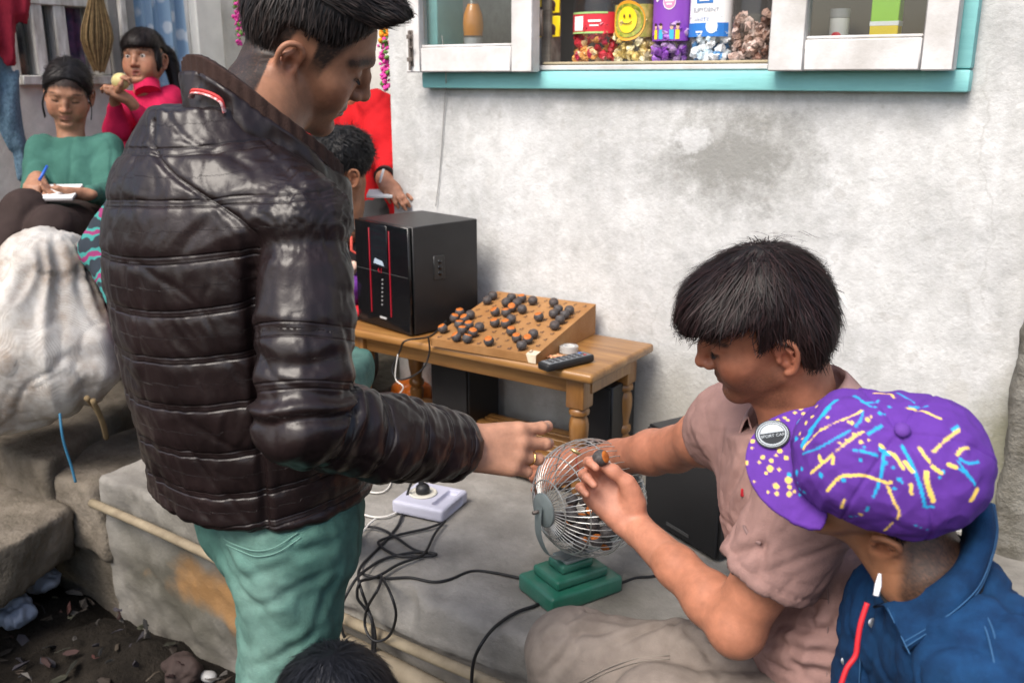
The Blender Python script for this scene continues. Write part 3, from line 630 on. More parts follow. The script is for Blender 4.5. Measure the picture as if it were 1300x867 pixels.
for u in (-.1, .1):
    for v_ in (.04, .22): MB().lathe([(0, 0), (.012, 0), (.012, .003), (0, .003)], 12, sl(u, v_, 0)).build('foot', M_RUB, sub)

# ---- number board with drawn balls
bA = np.array([-1.602, 1.972, TZ+.001]); brx = unit([.328, .018, 0]); bry = np.array([-brx[1], brx[0], 0])*1.0; bw, bd, h0, h1 = .335, .352, .022, .088
def bl(u, v, z): return bA+brx*u+bry*v+UP*z
def bsurf(u, v, off=0): return bl(u, v, h0+(h1-h0)*v/bd)+bn*off
bn = unit(np.cross(brx, bry*bd+UP*(h1-h0)))
board = thing('number_board', bl(bw/2, bd/2, 0), 'sloping wooden number board covered with balls on the table', 'game board')
M_BOARD = mat('ochre_board', (.38, .195, .075), .6, .35, col2=(.27, .125, .04), vscale=10, stain=.3, bump=.25, bscale=90)
MB().prism([bl(0, 0, 0), bl(0, 0, h0), bl(0, bd, h1), bl(0, bd, 0)], brx*bw).build('wedge', M_BOARD, board)
MB().prism([bl(bw, -.0005, .0), bl(bw, -.0005, h0+.0006), bl(bw-.03, -.0005, h0+.0006), bl(bw-.022, -.0005, 0)], bry*.028+UP*.0045).build('corner_patch', mat('worn_pale_wood', (.62, .52, .38), .7, vscale=60), board)
M_INK = mat('faded_ink', (.05, .035, .04), .7); M_HOLE = mat('hole_dark', (.10, .045, .02), .9)
glyphs = {}
NC, NR = 10, 9
for r in range(NR):
    for c in range(NC):
        u = .022+c*(bw-.044)/(NC-1); v_ = .02+r*(bd-.04)/(NR-1); nnum = (NR-1-r)*10+c+1
        q = MB(); v, f = text_mesh(str(nnum), .0105, .0002)
        q.add(v[:, [0]]*brx+v[:, [1]]*unit(bry*bd+UP*(h1-h0))+v[:, [2]]*bn+bsurf(u, v_, .0006)-unit(bry)*.011, f)
        q.build('number', M_INK, board)
        MB().lathe([(0, 0), (.0030, 0), (.0030, .0004), (0, .0004)], 10, bsurf(u, v_, .0005), frame(bn, bry)).build('cup_hole', M_HOLE, board)
M_BALL = mat('charred_ball', (.030, .027, .028), .55, .4, col2=(.09, .08, .078), vscale=160, bump=.2, bscale=300)
M_BORA = mat('orange_face', (.55, .17, .025), .6, .3, col2=(.33, .09, .02), vscale=120)
M_BDRK = mat('dark_face', (.10, .075, .065), .6, .3, col2=(.05, .04, .04), vscale=120)
def ball_mesh():
    r = .0142; th = np.linspace(.12, 2.30, 12); prof = [(0, -r*math.cos(th[0]))]+[(r*math.sin(t), -r*math.cos(t)) for t in th]; return prof, r*math.sin(th[-1]), -r*math.cos(th[-1])
bprof, cap_r, cap_z = ball_mesh()
_bm = MB().lathe(bprof, 20, caps=False); BALL_ME = _bm.build('ball_body', M_BALL, None, True, False); BALL_ME_D = BALL_ME.data; bpy.data.objects.remove(BALL_ME)
_cm = MB().lathe([(cap_r, cap_z-.0002), (cap_r*.86, cap_z+.0012), (cap_r*.5, cap_z+.0018), (0, cap_z+.002)], 18, caps=False); CAPO = _cm.build('c', M_BORA, None, True, False); CAP_O = CAPO.data; CAP_D = CAPO.data.copy(); CAP_D.materials[0] = M_BDRK; bpy.data.objects.remove(CAPO)
def ball(pos, up, orange, label, group):
    o = bpy.data.objects.new('numbered_ball', BALL_ME_D); COL.objects.link(o); o.location = pos
    z = unit(up); R = frame(z, [1, 0, 0] if abs(z[0]) < .9 else [0, 1, 0]); o.rotation_euler = Matrix(R.tolist()).to_euler()
    tag(o, label, 'ball', group)
    c = bpy.data.objects.new('painted_face', CAP_O if orange else CAP_D); COL.objects.link(c); c.parent = o
    return o
BALLS = [(528,125,0),(492,155,0),(647,137,0),(712,143,1),(782,157,0),(915,170,0),(612,168,0),(682,172,0),(650,202,1),(714,212,0),(543,228,1),(612,233,1),(943,212,0),(1014,218,0),(914,240,0),(984,246,0),(955,277,0),(820,260,1),(318,233,1),(285,268,1),(384,248,0),(350,272,1),(645,275,0),(541,297,1),(610,303,1),(920,315,0),(315,308,1),(376,313,1),(443,325,0),(335,345,1),(645,350,1),(402,360,1),(210,335,1),(297,387,1),(366,397,1),(785,368,0),(680,393,1),(750,402,1),(503,414,1),(711,440,0)]
_pts = []
for zx, zy, og in BALLS:
    px, py = 520+zx*.2, 350+zy*.2; r = ray(px, py); p0 = bsurf(0, 0, .0137); t = np.dot(p0-CAM, bn)/np.dot(r, bn); _pts.append(CAM+r*t)
_pts = np.array(_pts)
for _ in range(12):                                            # keep neighbours from sinking into each other
    for i in range(len(_pts)):
        for j in range(i):
            d = _pts[i]-_pts[j]; L_ = np.linalg.norm(d)
            if L_ < .0288: _pts[i] += d/L_*(.0290-L_)/2; _pts[j] -= d/L_*(.0290-L_)/2
for (zx, zy, og), p in zip(BALLS, _pts):
    ball(p, bn+RNG.normal(size=3)*.22-FW*.15*og, og, 'dark ball with orange painted face sitting on the number board' if og else 'plain dark ball without orange face sitting on the number board', 'orange-faced balls on the board' if og else 'plain dark balls on the board')

# ---- remote, roll of tape, sweet wrapper
rc = Zp(719, 459, TZ+.012); rd = unit(Zp(752, 452, TZ)-Zp(688, 467, TZ)); rR = frame(UP, np.cross(UP, rd)); rR = np.stack([rd, np.cross(UP, rd), UP], 1)
rem = thing('remote_control', rc-UP*.011, 'slim dark remote control lying on the table beside the board', 'remote control')
MB().box(rc, (.080, .022, .010), rR, .006, 3).build('shell', M_RUB, rem, True)
MB().box(rc+UP*.0096, (.072, .018, .0012), rR, .001).build('faceplate', mat('remote_grey', (.13, .14, .15), .35), rem, True)
for i in range(7):
    for j in range(3):
        colr = (.35, .03, .03) if (i, j) == (6, 0) else (.05, .14, .4) if (i, j) == (6, 2) else (.05, .05, .055)
        MB().box(rc+rd*(-.056+i*.0185)+rR[:, 1]*(-.0105+j*.0105)+UP*.0115, (.005, .0033, .0012), rR, .001).build('button', mat('btn%d' % int(colr[0]*100+colr[2]*1000), colr, .5), rem, True)
tp = Zp(722, 447, TZ)
tape = thing('tape_roll', tp, 'small roll of clear sticky tape behind the remote on the table', 'tape roll')
MB().lathe([(.016, .001), (.026, .001), (.026, .018), (.016, .018), (.016, .001)], 28, tp, caps=False).build('tape', mat('clear_tape', (.80, .80, .78), .15, .5, trans=.5), tape, True)
MB().lathe([(.0135, .0015), (.0158, .0015), (.0158, .0175), (.0135, .0175), (.0135, .0015)], 28, tp, caps=False).build('core', mat('white_core', (.7, .7, .68), .5), tape, True)
wp = Zp(704, 453, TZ+.004); V_ = np.stack(np.meshgrid(np.linspace(-1, 1, 14), np.linspace(-1, 1, 8), [0], indexing='ij'), -1)[:, :, 0]
V_ = V_*[.022, .010, 0]; V_[..., 2] = .005+.006*np.abs(fbm(V_*90, 2)); 
tag(MB().grid(V_@np.stack([rd, rR[:, 1], UP], 0)+wp-UP*.004).build('sweet_wrapper', mat('red_foil', (.5, .06, .04), .3, col2=(.75, .55, .3), vscale=70), None, True, False), 'crumpled red and gold sweet wrapper beside the tape roll', 'wrapper')

# ---- black speakers on the floor
def floor_speaker(c, half, rz, label):
    R = np.array([[math.cos(rz), -math.sin(rz), 0], [math.sin(rz), math.cos(rz), 0], [0, 0, 1.]]); c = np.asarray(c, float); t = thing('floor_speaker', c, label, 'speaker')
    MB().box(c+UP*(half[2]+.006), (half[0], half[1]-.006, half[2]), R, .003).build('cabinet', M_BLACK, t, True)
    fc = c+UP*(half[2]+.006)-R[:, 1]*(half[1]-.006)
    MB().box(fc-R[:, 1]*.0045, (half[0]-.004, .004, half[2]-.004), R, .004, 2).build('grille', mat('speaker_cloth', (.010, .010, .011), .75, bump=.5, bscale=500), t, True)
    MB().box(fc-R[:, 1]*.0095-UP*(half[2]*.82), (half[0]*.3, .001, .004), R).build('badge', mat('seam_grey', (.06, .06, .06)), t)
    for a_ in (-1, 1):
        for b_ in (-1, 1): MB().lathe([(0, 0), (.011, 0), (.011, .0065), (0, .0065)], 10, c+R[:, 0]*a_*half[0]*.8+R[:, 1]*b_*half[1]*.7).build('foot', M_RUB, t)
floor_speaker((-1.70, 2.26, 0), (.072, .085, .125), .0, 'black speaker on the floor under the table beside the orange bag')
floor_speaker((-1.215, 2.275, 0), (.062, .075, .125), .0, 'black speaker on the floor behind the turned table leg')
bx = unit(Zp(905, 715, 0)-Zp(825, 665, 0)); bcen = Zp(905, 715, 0)-bx*.13+np.array([-bx[1], bx[0], 0])*.09
floor_speaker(bcen, (.135, .085, .125), math.atan2(bx[1], bx[0]), 'large black speaker against the wall behind the man in the pink shirt')
# ---- orange bag under the table
def orange_bag():
    c = np.array(Zp(526, 524, 0))+np.array([-.05, .05, 0]); V = Vol(c-[.1, .1, .0], c+[.1, .1, .12], .004); V.ell(c+[0, 0, .04], (.075, .06, .042), k=0); V.ell(c+[.03, .0, .055], (.04, .04, .03), k=.02); V.ell(c+[-.03, .0, .055], (.035, .04, .028), k=.02); V.plane(c+[0, 0, .002], (0, 0, -1))
    v, q = V.mesh(); N_ = normals(v, q); v = v+N_*(ridged(v*28, 2)*.004)[:, None]
    tag(mesh_obj('carrier_bag', v, q, mat('orange_plastic', (.72, .17, .02), .35, .5, var=.1)), 'crumpled orange plastic bag on the floor under the table', 'bag')
orange_bag()

# ---- ball cage made from an old fan
fL, fF, fRt = Zp(660, 748, 0), Zp(698, 783, 0), Zp(788, 751, 0)
fx = unit(fRt-fF); fy = np.array([-fx[1], fx[0], 0]); fR = np.stack([fx, fy, UP], 1); fc = (fL+fRt)/2; fc[2] = 0
lx_, ly_ = np.linalg.norm(fRt-fF)/2, abs(np.dot(fL-fF, fy))/2
cage = thing('ball_cage', fc, 'wire drum on a stepped green base, made from an old fan, holding balls', 'ball cage')
M_GRN = mat('dusty_green_enamel', (.010, .135, .085), .35, .5, col2=(.05, .16, .12), vscale=14, stain=.2, bump=.15, bscale=80, coat=.2, detail=9)
M_GREY = mat('grey_paint_metal', (.20, .235, .235), .5, .5, vscale=20, stain=.25)
M_WIRE = mat('zinc_wire', (.50, .50, .48), .38, .5, metal=.75, vscale=60)
tiers = ((1., .0, .040), (.72, .0405, .062), (.44, .0625, .082))
bo_ = None
for i, (s_, z0, z1) in enumerate(tiers):
    o = MB().box(fc+UP*(z0+z1)/2, (lx_*s_, ly_*s_*1.06, (z1-z0)/2), fR, .008 if i == 0 else .006, 3).build('base' if i == 0 else 'base_step', M_GRN, cage, True)
RC = .123; cz = .222; cc = fc+UP*cz+RT*.036
MB().box(fc+UP*.0855, (.03, .026, .003), fR, .001).build('mount_plate', M_GREY, cage, True)
def cpt(t, ang, rr=RC):                                         # t in -1..1 along the axis
    R0 = rr*(max(1-abs(t)**2.3, 0))**.47; return cc+fx*(t*RC*.93)+R0*(math.cos(ang)*fy+math.sin(ang)*UP)
NW = 46
for i in range(NW):
    if i in (3, 4): continue                                    # little gate where the wires were cut
    a_ = i*2*math.pi/NW; MB().tube([cpt(t, a_) for t in np.sin(np.linspace(-1.36, 1.36, 17))], .00105, 5, False).build('wire', M_WIRE, cage, True)
for t in (-.62, 0., .62, -.90): MB().tube([cpt(t, a_, RC*1.006) for a_ in np.linspace(0, 2*math.pi, 61)], .0014, 6, False).build('hoop', M_WIRE, cage, True)
for s_ in (-1, 1):
    MB().lathe([(0, -.004), (.030, -.004), (.036, 0), (.036, .004), (.031, .007), (0, .009)], 30, cc+fx*s_*RC*.925, frame(fx*s_, UP)).build('hub', M_GREY, cage, True)
    st = [cc+fx*s_*RC*1.04+UP*.012, cc+fx*s_*RC*1.06-UP*.02, cc+fx*s_*RC*1.03-UP*.06, cc+fx*s_*RC*.84-UP*.106, cc+fx*s_*RC*.4-UP*.129-RT*.018, cc+fx*s_*.01-UP*.133-RT*.034]
    q = spline(st, 5); sv = np.stack([q-fy*.011, q+fy*.011], 1); nn = np.gradient(q, axis=0); nn = np.cross(nn, fy); nn /= np.linalg.norm(nn, axis=1)[:, None]
    g = np.concatenate([sv, (sv+nn[:, None]*.0016)[:, ::-1], sv[:, :1]], 1); MB().grid(g).build('yoke', M_GREY, cage, True)
    MB().tube([cc+fx*s_*RC*.95, cc+fx*s_*RC*1.16], .004, 8).build('axle', mat('old_iron', (.2, .17, .15)), cage, True)
gp_ = cpt(.05, math.pi*.62, RC); MB().tube([P(737, 577, np.dot(gp_-CAM, AX)), P(725, 570, np.dot(gp_-CAM, AX))], .0038, 8).build('catch', mat('brass', (.7, .55, .25), .3, metal=.9), cage, True)
# balls resting inside the drum
pts = []; rb = .0142; tries = 0
while len(pts) < 34 and tries < 20000:
    tries += 1; x = RNG.uniform(-.075, .075); y = RNG.uniform(-.085, .085); z = RNG.uniform(-RC, -.03)
    R0 = RC*(max(1-abs(x/(RC*.93))**2.3, 0))**.47-rb-.002
    if math.hypot(y, z) > R0: continue
    if z > -.035+.25*x: continue
    p = cc+fx*x+fy*y+UP*z
    if all(np.linalg.norm(p-q) > 2*rb*1.0 for q in pts): pts.append(p)
for i, p in enumerate(pts): ball(p, RNG.normal(size=3)+[0, -.4, .3], i % 3 == 0, 'dark ball with orange face tumbling inside the wire drum' if i % 3 == 0 else 'plain dark ball heaped inside the wire drum', 'orange-faced balls in the drum' if i % 3 == 0 else 'plain balls in the drum')

# ---- extension socket block, plug
eL, eF, eR2 = Zp(497, 652, 0), Zp(562, 666, 0), Zp(583, 640, 0)
ex = unit(eF-eL); ey = np.array([-ex[1], ex[0], 0]); eR = np.stack([ex, ey, UP], 1); elx = np.linalg.norm(eF-eL)/2; ely = .070; ec = (eL+eF)/2+ey*ely
ext = thing('extension_block', ec, 'pale lavender socket block with a black plug in it on the platform', 'socket block')
M_LAV = mat('lavender_plastic', (.44, .44, .53), .5, .4, var=.08, stain=.15)
def el(u, v, z): return ec+ex*u+ey*v+UP*z
eh = .036
def ext_body():
    V = Vol(ec-[.15, .15, .01], ec+[.15, .15, .06], .004); V.box(el(0, 0, eh/2+.002), (elx, ely, eh/2), eR, .008); V.box(el(elx*.62, .002, eh+.004), (elx*.2, ely*.68, .014), eR, .003, 0, '-'); V.box(el(elx*1.0, .0, eh*.5), (.006, ely*.55, .010), eR, .003, 0, '-')
    v, q = V.mesh(); mesh_obj('body', v, q, M_LAV, ext)
ext_body()
sp = el(-elx*.28, 0, eh+.002); MB().lathe([(.0, .0), (.036, .0), (.0375, .003), (.034, .005), (.031, .002), (0, .002)], 30, sp).build('socket', mat('cream_socket', (.55, .53, .46), .5), ext, True)
for k in range(3): MB().lathe([(0, 0), (.0032, 0), (.0032, .001), (0, .001)], 8, sp+UP*.0022+ex*(.015*math.cos(k*2.1+.5))+ey*(.015*math.sin(k*2.1+.5))).build('socket_hole', M_RUB, ext)
for u in (-.8, .8):
    for v_ in (-.8, .8): MB().lathe([(0, 0), (.006, 0), (.006, .003), (0, .003)], 8, el(u*elx, v_*ely, 0)).build('foot', M_RUB, ext)
pg = thing('plug', sp+UP*.004, 'round black plug pushed into the lavender socket block', 'plug')
MB().lathe([(0, .0), (.018, .0), (.019, .006), (.0175, .016), (.012, .022), (0, .024)], 20, sp+UP*.004, frame(UP*.96-FW*.15, RT)).build('plug_body', M_RUB, pg, True)
MB().tube(spline([sp+UP*.022, sp+UP*.034-RT*.006, sp+UP*.050-RT*.012], 4), [.0075]*4+[.006]*4+[.0045], 10).build('strain_relief', M_RUB, pg, True)

# ---- cables, traced along the platform and over its edge
def lay(pts, z=.005, sc=.3542, ox=400, oy=560):
    out = []
    for i, (x, y) in enumerate(pts):
        px, py = ox+x*sc, oy+y*sc; p = Zp(px, py, z)
        if p[1] < 1.365: p = Yp(px, py, 1.335-.004*(i % 3))
        out.append(p)
    return spline(out, 8)
def cable(pts, r, m, label, name='cable'): return tag(MB().tube(pts, r, 8).build(name, m, None, True, False), label, 'cable')
M_CAB = mat('black_flex', (.014, .014, .015), .5, .4, var=.2); M_CABW = mat('white_flex', (.62, .60, .56), .5, .4, var=.1)
cable(lay([(735, 490), (640, 470), (560, 465), (480, 495), (420, 503), (340, 488), (260, 490), (190, 482), (165, 470)]), .0032, M_CAB, 'black cable running from the green base across the platform')
c0 = [sp+UP*.052-RT*.012, sp+UP*.03-RT*.03-FW*.01]
cable(np.concatenate([spline(c0+list(lay([(318, 235), (298, 300), (235, 375), (172, 438), (155, 480), (165, 530), (190, 600), (215, 690), (210, 790)])[::4]), 4)]), .0034, M_CAB, 'black cable from the plug hanging over the platform edge')
cable(lay([(462, 290), (400, 312), (320, 330), (240, 352), (232, 372), (300, 410), (415, 410), (428, 402), (350, 398), (250, 420), (190, 455), (150, 490), (115, 545), (92, 600), (92, 660), (128, 760)], .008), .0034, M_CAB, 'black cable coiled loosely beside the socket block')
cable(lay([(466, 286), (430, 330), (400, 390), (375, 412), (300, 440), (240, 475), (200, 492), (160, 505), (152, 560), (180, 600), (205, 650), (205, 770)], .012), .0034, M_CAB, 'black cable leaving the socket block corner and dropping into the drain')
cable(lay([(235, 478), (270, 545), (290, 620), (270, 690), (230, 716), (195, 700), (178, 650), (190, 590), (225, 530), (240, 488)], .012), .0032, M_CAB, 'black cable loop dangling below the platform edge')
cable(lay([(120, 345), (150, 320), (185, 306), (240, 315), (300, 350), (350, 385), (400, 400)], .010), .0032, M_CAB, 'black cable arching over the coil near the jacket hem')
cable(lay([(822, 572), (785, 590), (720, 613), (650, 660), (600, 720), (568, 790), (560, 880)]), .0036, M_CAB, 'black cable from the fan base falling over the platform edge')
cable(lay([(298, 252), (260, 268), (218, 272), (170, 262), (130, 250)]), .0026, M_CABW, 'white cable entering the side of the socket block')
cable(lay([(150, 175), (165, 135), (200, 112), (250, 118), (270, 150), (250, 178), (210, 184), (150, 170)]), .0022, M_CABW, 'thin white cable looped on the platform near the jacket')
cable(lay([(218, 276), (190, 300), (150, 350), (112, 378)], .014), .0026, M_CABW, 'white cable bent down beside the green trousers')
cable(spline([Zp(788, 740, .004), Zp(808, 733, .004), Zp(830, 731, .004), Zp(850, 724, .004), Zp(880, 700, .004)], 6), .0032, M_CAB, 'black cable leaving the fan base towards the large speaker')
cable(spline([Yp(823, 598, 2.30), Yp(816, 610, 2.27), Zp(806, 640, .02), Zp(795, 668, .004)], 6), .0028, M_CAB, 'short black cable dropping beside the large floor speaker')
cable(spline([sl(sw/2+.01, .12, .03), sl(sw/2+.06, .02, .012), sl(sw/2+.05, -.06, .012), Yp(508, 445, 1.975), Yp(498, 470, 1.965), Yp(510, 482, 1.96), Yp(535, 470, 1.965), Yp(545, 448, 1.972), bl(.0, -.012, .03)], 8), .0026, M_CAB, 'black cable drooping from the speaker over the table edge')
cable(spline([Yp(505, 450, 1.965), Yp(502, 480, 1.96), Yp(512, 492, 1.96), Yp(500, 510, 1.98), Yp(495, 540, 2.0)], 8), .0018, M_CABW, 'thin white cable hanging in front of the table leg')
cable(spline([(-1.83, YW-.037, 1.20), Yp(566, 95, YW-.05), Yp(565, 120, YW-.012), Yp(561, 180, YW-.006), Yp(557, 230, YW-.006), Yp(553, 262, YW-.008)], 8), .0016, mat('grey_flex', (.30, .30, .29), .6), 'thin grey wire hanging down the wall from the window')

# ---- pipes along the face of the platform
def pipe(p0, p1, r, m, label, wob=.004):
    n = 24; t = np.linspace(0, 1, n); q = lerp(p0, p1, t[:, None]); q[:, 2] += wob*np.sin(t*9); tag(MB().tube(q, r, 14).build('pipe', m, None, True, False), label, 'pipe')
M_PIPE = mat('dusty_cream_pipe', (.30, .25, .17), .75, .3, col2=(.17, .135, .09), vscale=12, stain=.3); M_PIPE2 = mat('muddy_pipe', (.26, .215, .15), .8, .3, col2=(.15, .12, .08), vscale=10, stain=.3, bump=.3, bscale=50)
pipe(np.array([-2.35, 1.365, -.075]), np.array([-.55, 1.352, -.115]), .0125, M_PIPE, 'thin cream pipe along the face of the concrete platform')
pipe(np.array([-1.62, 1.338, -.142]), np.array([-.35, 1.325, -.172]), .0225, M_PIPE2, 'muddy pipe just below the platform edge')
pipe(np.array([-1.60, 1.312, -.205]), np.array([-.30, 1.300, -.235]), .0255, M_PIPE2, 'thick muddy pipe lowest in the drain')

# ---- rubbish in the drain
def litter():
    q = MB(); n = 300; cols = []; pal = [(.05, .035, .025), (.09, .06, .04), (.03, .028, .025), (.12, .09, .06), (.16, .05, .04), (.22, .20, .18), (.06, .06, .03), (.08, .07, .09)]
    V, F, A_ = [], [], []; n0 = 0
    for i in range(n):
        x = RNG.uniform(-2.5, -1.45); y = RNG.uniform(.75, 1.36); s_ = RNG.uniform(.008, .032); p = np.array([x, y, -.455+.06*math.exp(-((y-1.30)/.14)**2)+RNG.uniform(0, .035)])
        R = np.linalg.qr(RNG.normal(size=(3, 3)))[0]; a = np.arange(6)*math.pi/3; l = RNG.uniform(.3, 1)
        pl = np.stack([np.cos(a)*s_, np.sin(a)*s_*l*.6, RNG.normal(size=6)*.004], 1); pl = np.concatenate([pl, pl+[0, 0, RNG.uniform(.001, .006)]])@R.T*[1, 1, .55]+p
        V.append(pl); F += [tuple(n0+k for k in range(6))[::-1], tuple(n0+6+k for k in range(6))]+[(n0+k, n0+(k+1) % 6, n0+6+(k+1) % 6, n0+6+k) for k in range(6)]; n0 += 12
        A_ += [np.array(pal[RNG.integers(len(pal))])*RNG.uniform(.1, .42)]*12  # palette dimmed so the pieces carry the drain's shade in their colour
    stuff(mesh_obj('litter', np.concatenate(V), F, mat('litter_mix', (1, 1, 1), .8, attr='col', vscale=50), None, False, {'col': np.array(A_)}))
litter()
def stone(c, r, seed, m, label):
    V = Vol(np.array(c)-r-.02, np.array(c)+r+.02, .006); V.ell(c, r); v, q = V.mesh(); N_ = normals(v, q); v = v+N_*(fbm(v*16+seed, 3)*.02)[:, None]; tag(mesh_obj('stone', v, q, m), label, 'stone')
stone(np.array(Zp(232, 850, -.40)), np.array([.06, .05, .035]), 2, mat('red_brown_stone', (.03, .018, .015), .85, vscale=20, bump=.5, bscale=50), 'reddish stone lying among the litter in the drain')
def scrap(px, py, z, s_, m, label, seed):
    c = Zp(px, py, z); V = Vol(c-s_*1.5, c+s_*1.5, .005); V.ell(c, (s_, s_*.7, s_*.45)); v, q = V.mesh(); N_ = normals(v, q); v = v+N_*(ridged(v*22+seed, 2)*s_*.28)[:, None]; tag(mesh_obj('plastic_scrap', v, q, m), label, 'litter')
scrap(18, 775, -.36, .055, mat('blue_grey_film', (.16, .19, .25), .4), 'blue grey plastic scrap under the edge of the broken slab', 3)
scrap(52, 735, -.36, .05, mat('pale_grey_film', (.24, .26, .31), .4), 'pale grey plastic scrap in the dark drain below the slab', 8)
scrap(265, 858, -.41, .02, mat('white_film', (.28, .28, .28), .5), 'small white scrap in the litter at the foot of the platform', 5)

# ---- white woven sack on the slab
def sack():
    ref = P(70, 430, 2.72); V = Vol(ref+[-.50, -.45, -.34], ref+[.50, .45, .36], .008)
    poly = np.array([((px-70)/1200*2.72, -(py-430)/1200*2.72) for px, py in ((60, 293), (92, 300), (104, 318), (108, 345), (126, 392), (141, 432), (143, 476), (120, 500), (60, 530), (0, 552), (-60, 560), (-90, 480), (-50, 380), (0, 338), (34, 306))])
    G_ = np.stack(np.meshgrid(*V.ax, indexing='ij'), -1)-ref; uu = G_@RT; vv_ = G_@VU; ww = G_@(AX); d = np.full(uu.shape, 9., np.float32); ins = np.zeros(uu.shape, bool); n = len(poly)
    for i in range(n):
        a, b_ = poly[i], poly[(i+1) % n]; e = b_-a; t_ = np.clip(((uu-a[0])*e[0]+(vv_-a[1])*e[1])/(e@e), 0, 1); d = np.minimum(d, np.hypot(uu-a[0]-t_*e[0], vv_-a[1]-t_*e[1])); ins ^= ((a[1] > vv_) != (b_[1] > vv_)) & (uu < (b_[0]-a[0])*(vv_-a[1])/(b_[1]-a[1]+1e-9)+a[0])
    sd_ = np.where(ins, -d, d); th_ = .17*np.sqrt(np.clip(-sd_/.16, 0, 1))+.012; V.F = np.maximum(sd_, np.abs(ww)-th_).astype(np.float32); V.plane((0, 0, .004), (0, 0, -1), .02)
    v, q = V.mesh(); N_ = normals(v, q); ap = P(74, 300, 2.70); d = v-ap; ang = np.arctan2(d@RT, -(d@FW)); rad = np.linalg.norm(d, axis=1)
    fold = ridged(np.stack([ang*2.4+.5*noise3(v*4), rad*1.2, 0*ang], 1), 1)*.030*sstep(.0, .15, rad)*np.exp(-rad*.9)+ridged(np.stack([(v@RT)*4+v[:, 2]*5, (v@FW)*4, v[:, 2]*3-(v@RT)*3], 1)+8, 1)*.012+creases(v*[7, 7, 4]+3, .05)*.005+fbm(v*26, 2)*.0015
    v = v+N_*fold[:, None]
    m = bpy.data.materials.new('woven_sack'); m.use_nodes = True; nt, b, N, L = nodes_of(m); tc = N('ShaderNodeTexCoord'); n1 = N('ShaderNodeTexNoise'); n1.inputs['Scale'].default_value = 6; n1.inputs['Detail'].default_value = 9; n1.inputs['Roughness'].default_value = .7; L(tc.outputs['Object'], n1.inputs['Vector'])
    r = N('ShaderNodeValToRGB'); e = r.color_ramp.elements; e[0].position = .36; e[1].position = .58; e[0].color = (.26, .205, .16, 1); e[1].color = (.50, .48, .45, 1); L(n1.outputs['Fac'], r.inputs['Fac']); L(r.outputs[0], b.inputs['Base Color']); b.inputs['Roughness'].default_value = .6
    ws = []
    for rot in (0, math.pi/2):
        mp = N('ShaderNodeMapping'); mp.inputs['Rotation'].default_value = (0, rot, .6); L(tc.outputs['Object'], mp.inputs['Vector']); wv = N('ShaderNodeTexWave'); wv.inputs['Scale'].default_value = 90; wv.inputs['Distortion'].default_value = 1.5; L(mp.outputs[0], wv.inputs['Vector']); ws.append(wv.outputs['Fac'])
    mm = N('ShaderNodeMath'); mm.operation = 'ADD'; L(ws[0], mm.inputs[0]); L(ws[1], mm.inputs[1]); bp = N('ShaderNodeBump'); bp.inputs['Strength'].default_value = .35; bp.inputs['Distance'].default_value = .002; L(mm.outputs[0], bp.inputs['Height']); L(bp.outputs[0], b.inputs['Normal'])
    tag(mesh_obj('sack', v, q, m), 'big dirty white woven sack standing on the broken concrete slab', 'sack')
sack()
cable(spline([P(76, 525, 2.50), P(78, 545, 2.49), P(82, 565, 2.50), P(90, 590, 2.52), P(96, 612, 2.53)], 6), .0035, mat('blue_cord', (.02, .12, .21), .7), 'blue cord dangling from the sack over the slab', 'cord')
for k, (a, b_, label) in enumerate((((118, 508), (135, 556), 'long dry stalk leaning on the slab beside the sack'), ((110, 505), (128, 530), 'short dry stalk next to the longer one by the sack'))):
    p0 = P(a[0], a[1], 2.62); p1 = P(b_[0], b_[1], 2.78); tag(MB().tube(spline([p0, lerp(p0, p1, .5)+[.01, 0, .0], p1], 5), .008, 7).build('stalk', mat('dry_stalk', (.17, .12, .06), .9, vscale=40), None, True, False), label, 'stalk')
def pot():
    c = Zp(158, 540, 0)+[.0, .16, 0]; c[2] = 0; MB_ = MB().lathe([(0, .001), (.07, .001), (.085, .06), (.09, .12), (.098, .125), (.098, .14), (.088, .142), (.082, .12), (0, .11)], 24, c); tag(MB_.build('plastic_pot', mat('maroon_plastic', (.11, .03, .028), .5, vscale=20, stain=.3), None, True), 'maroon plastic pot standing behind the sack', 'pot')
pot()

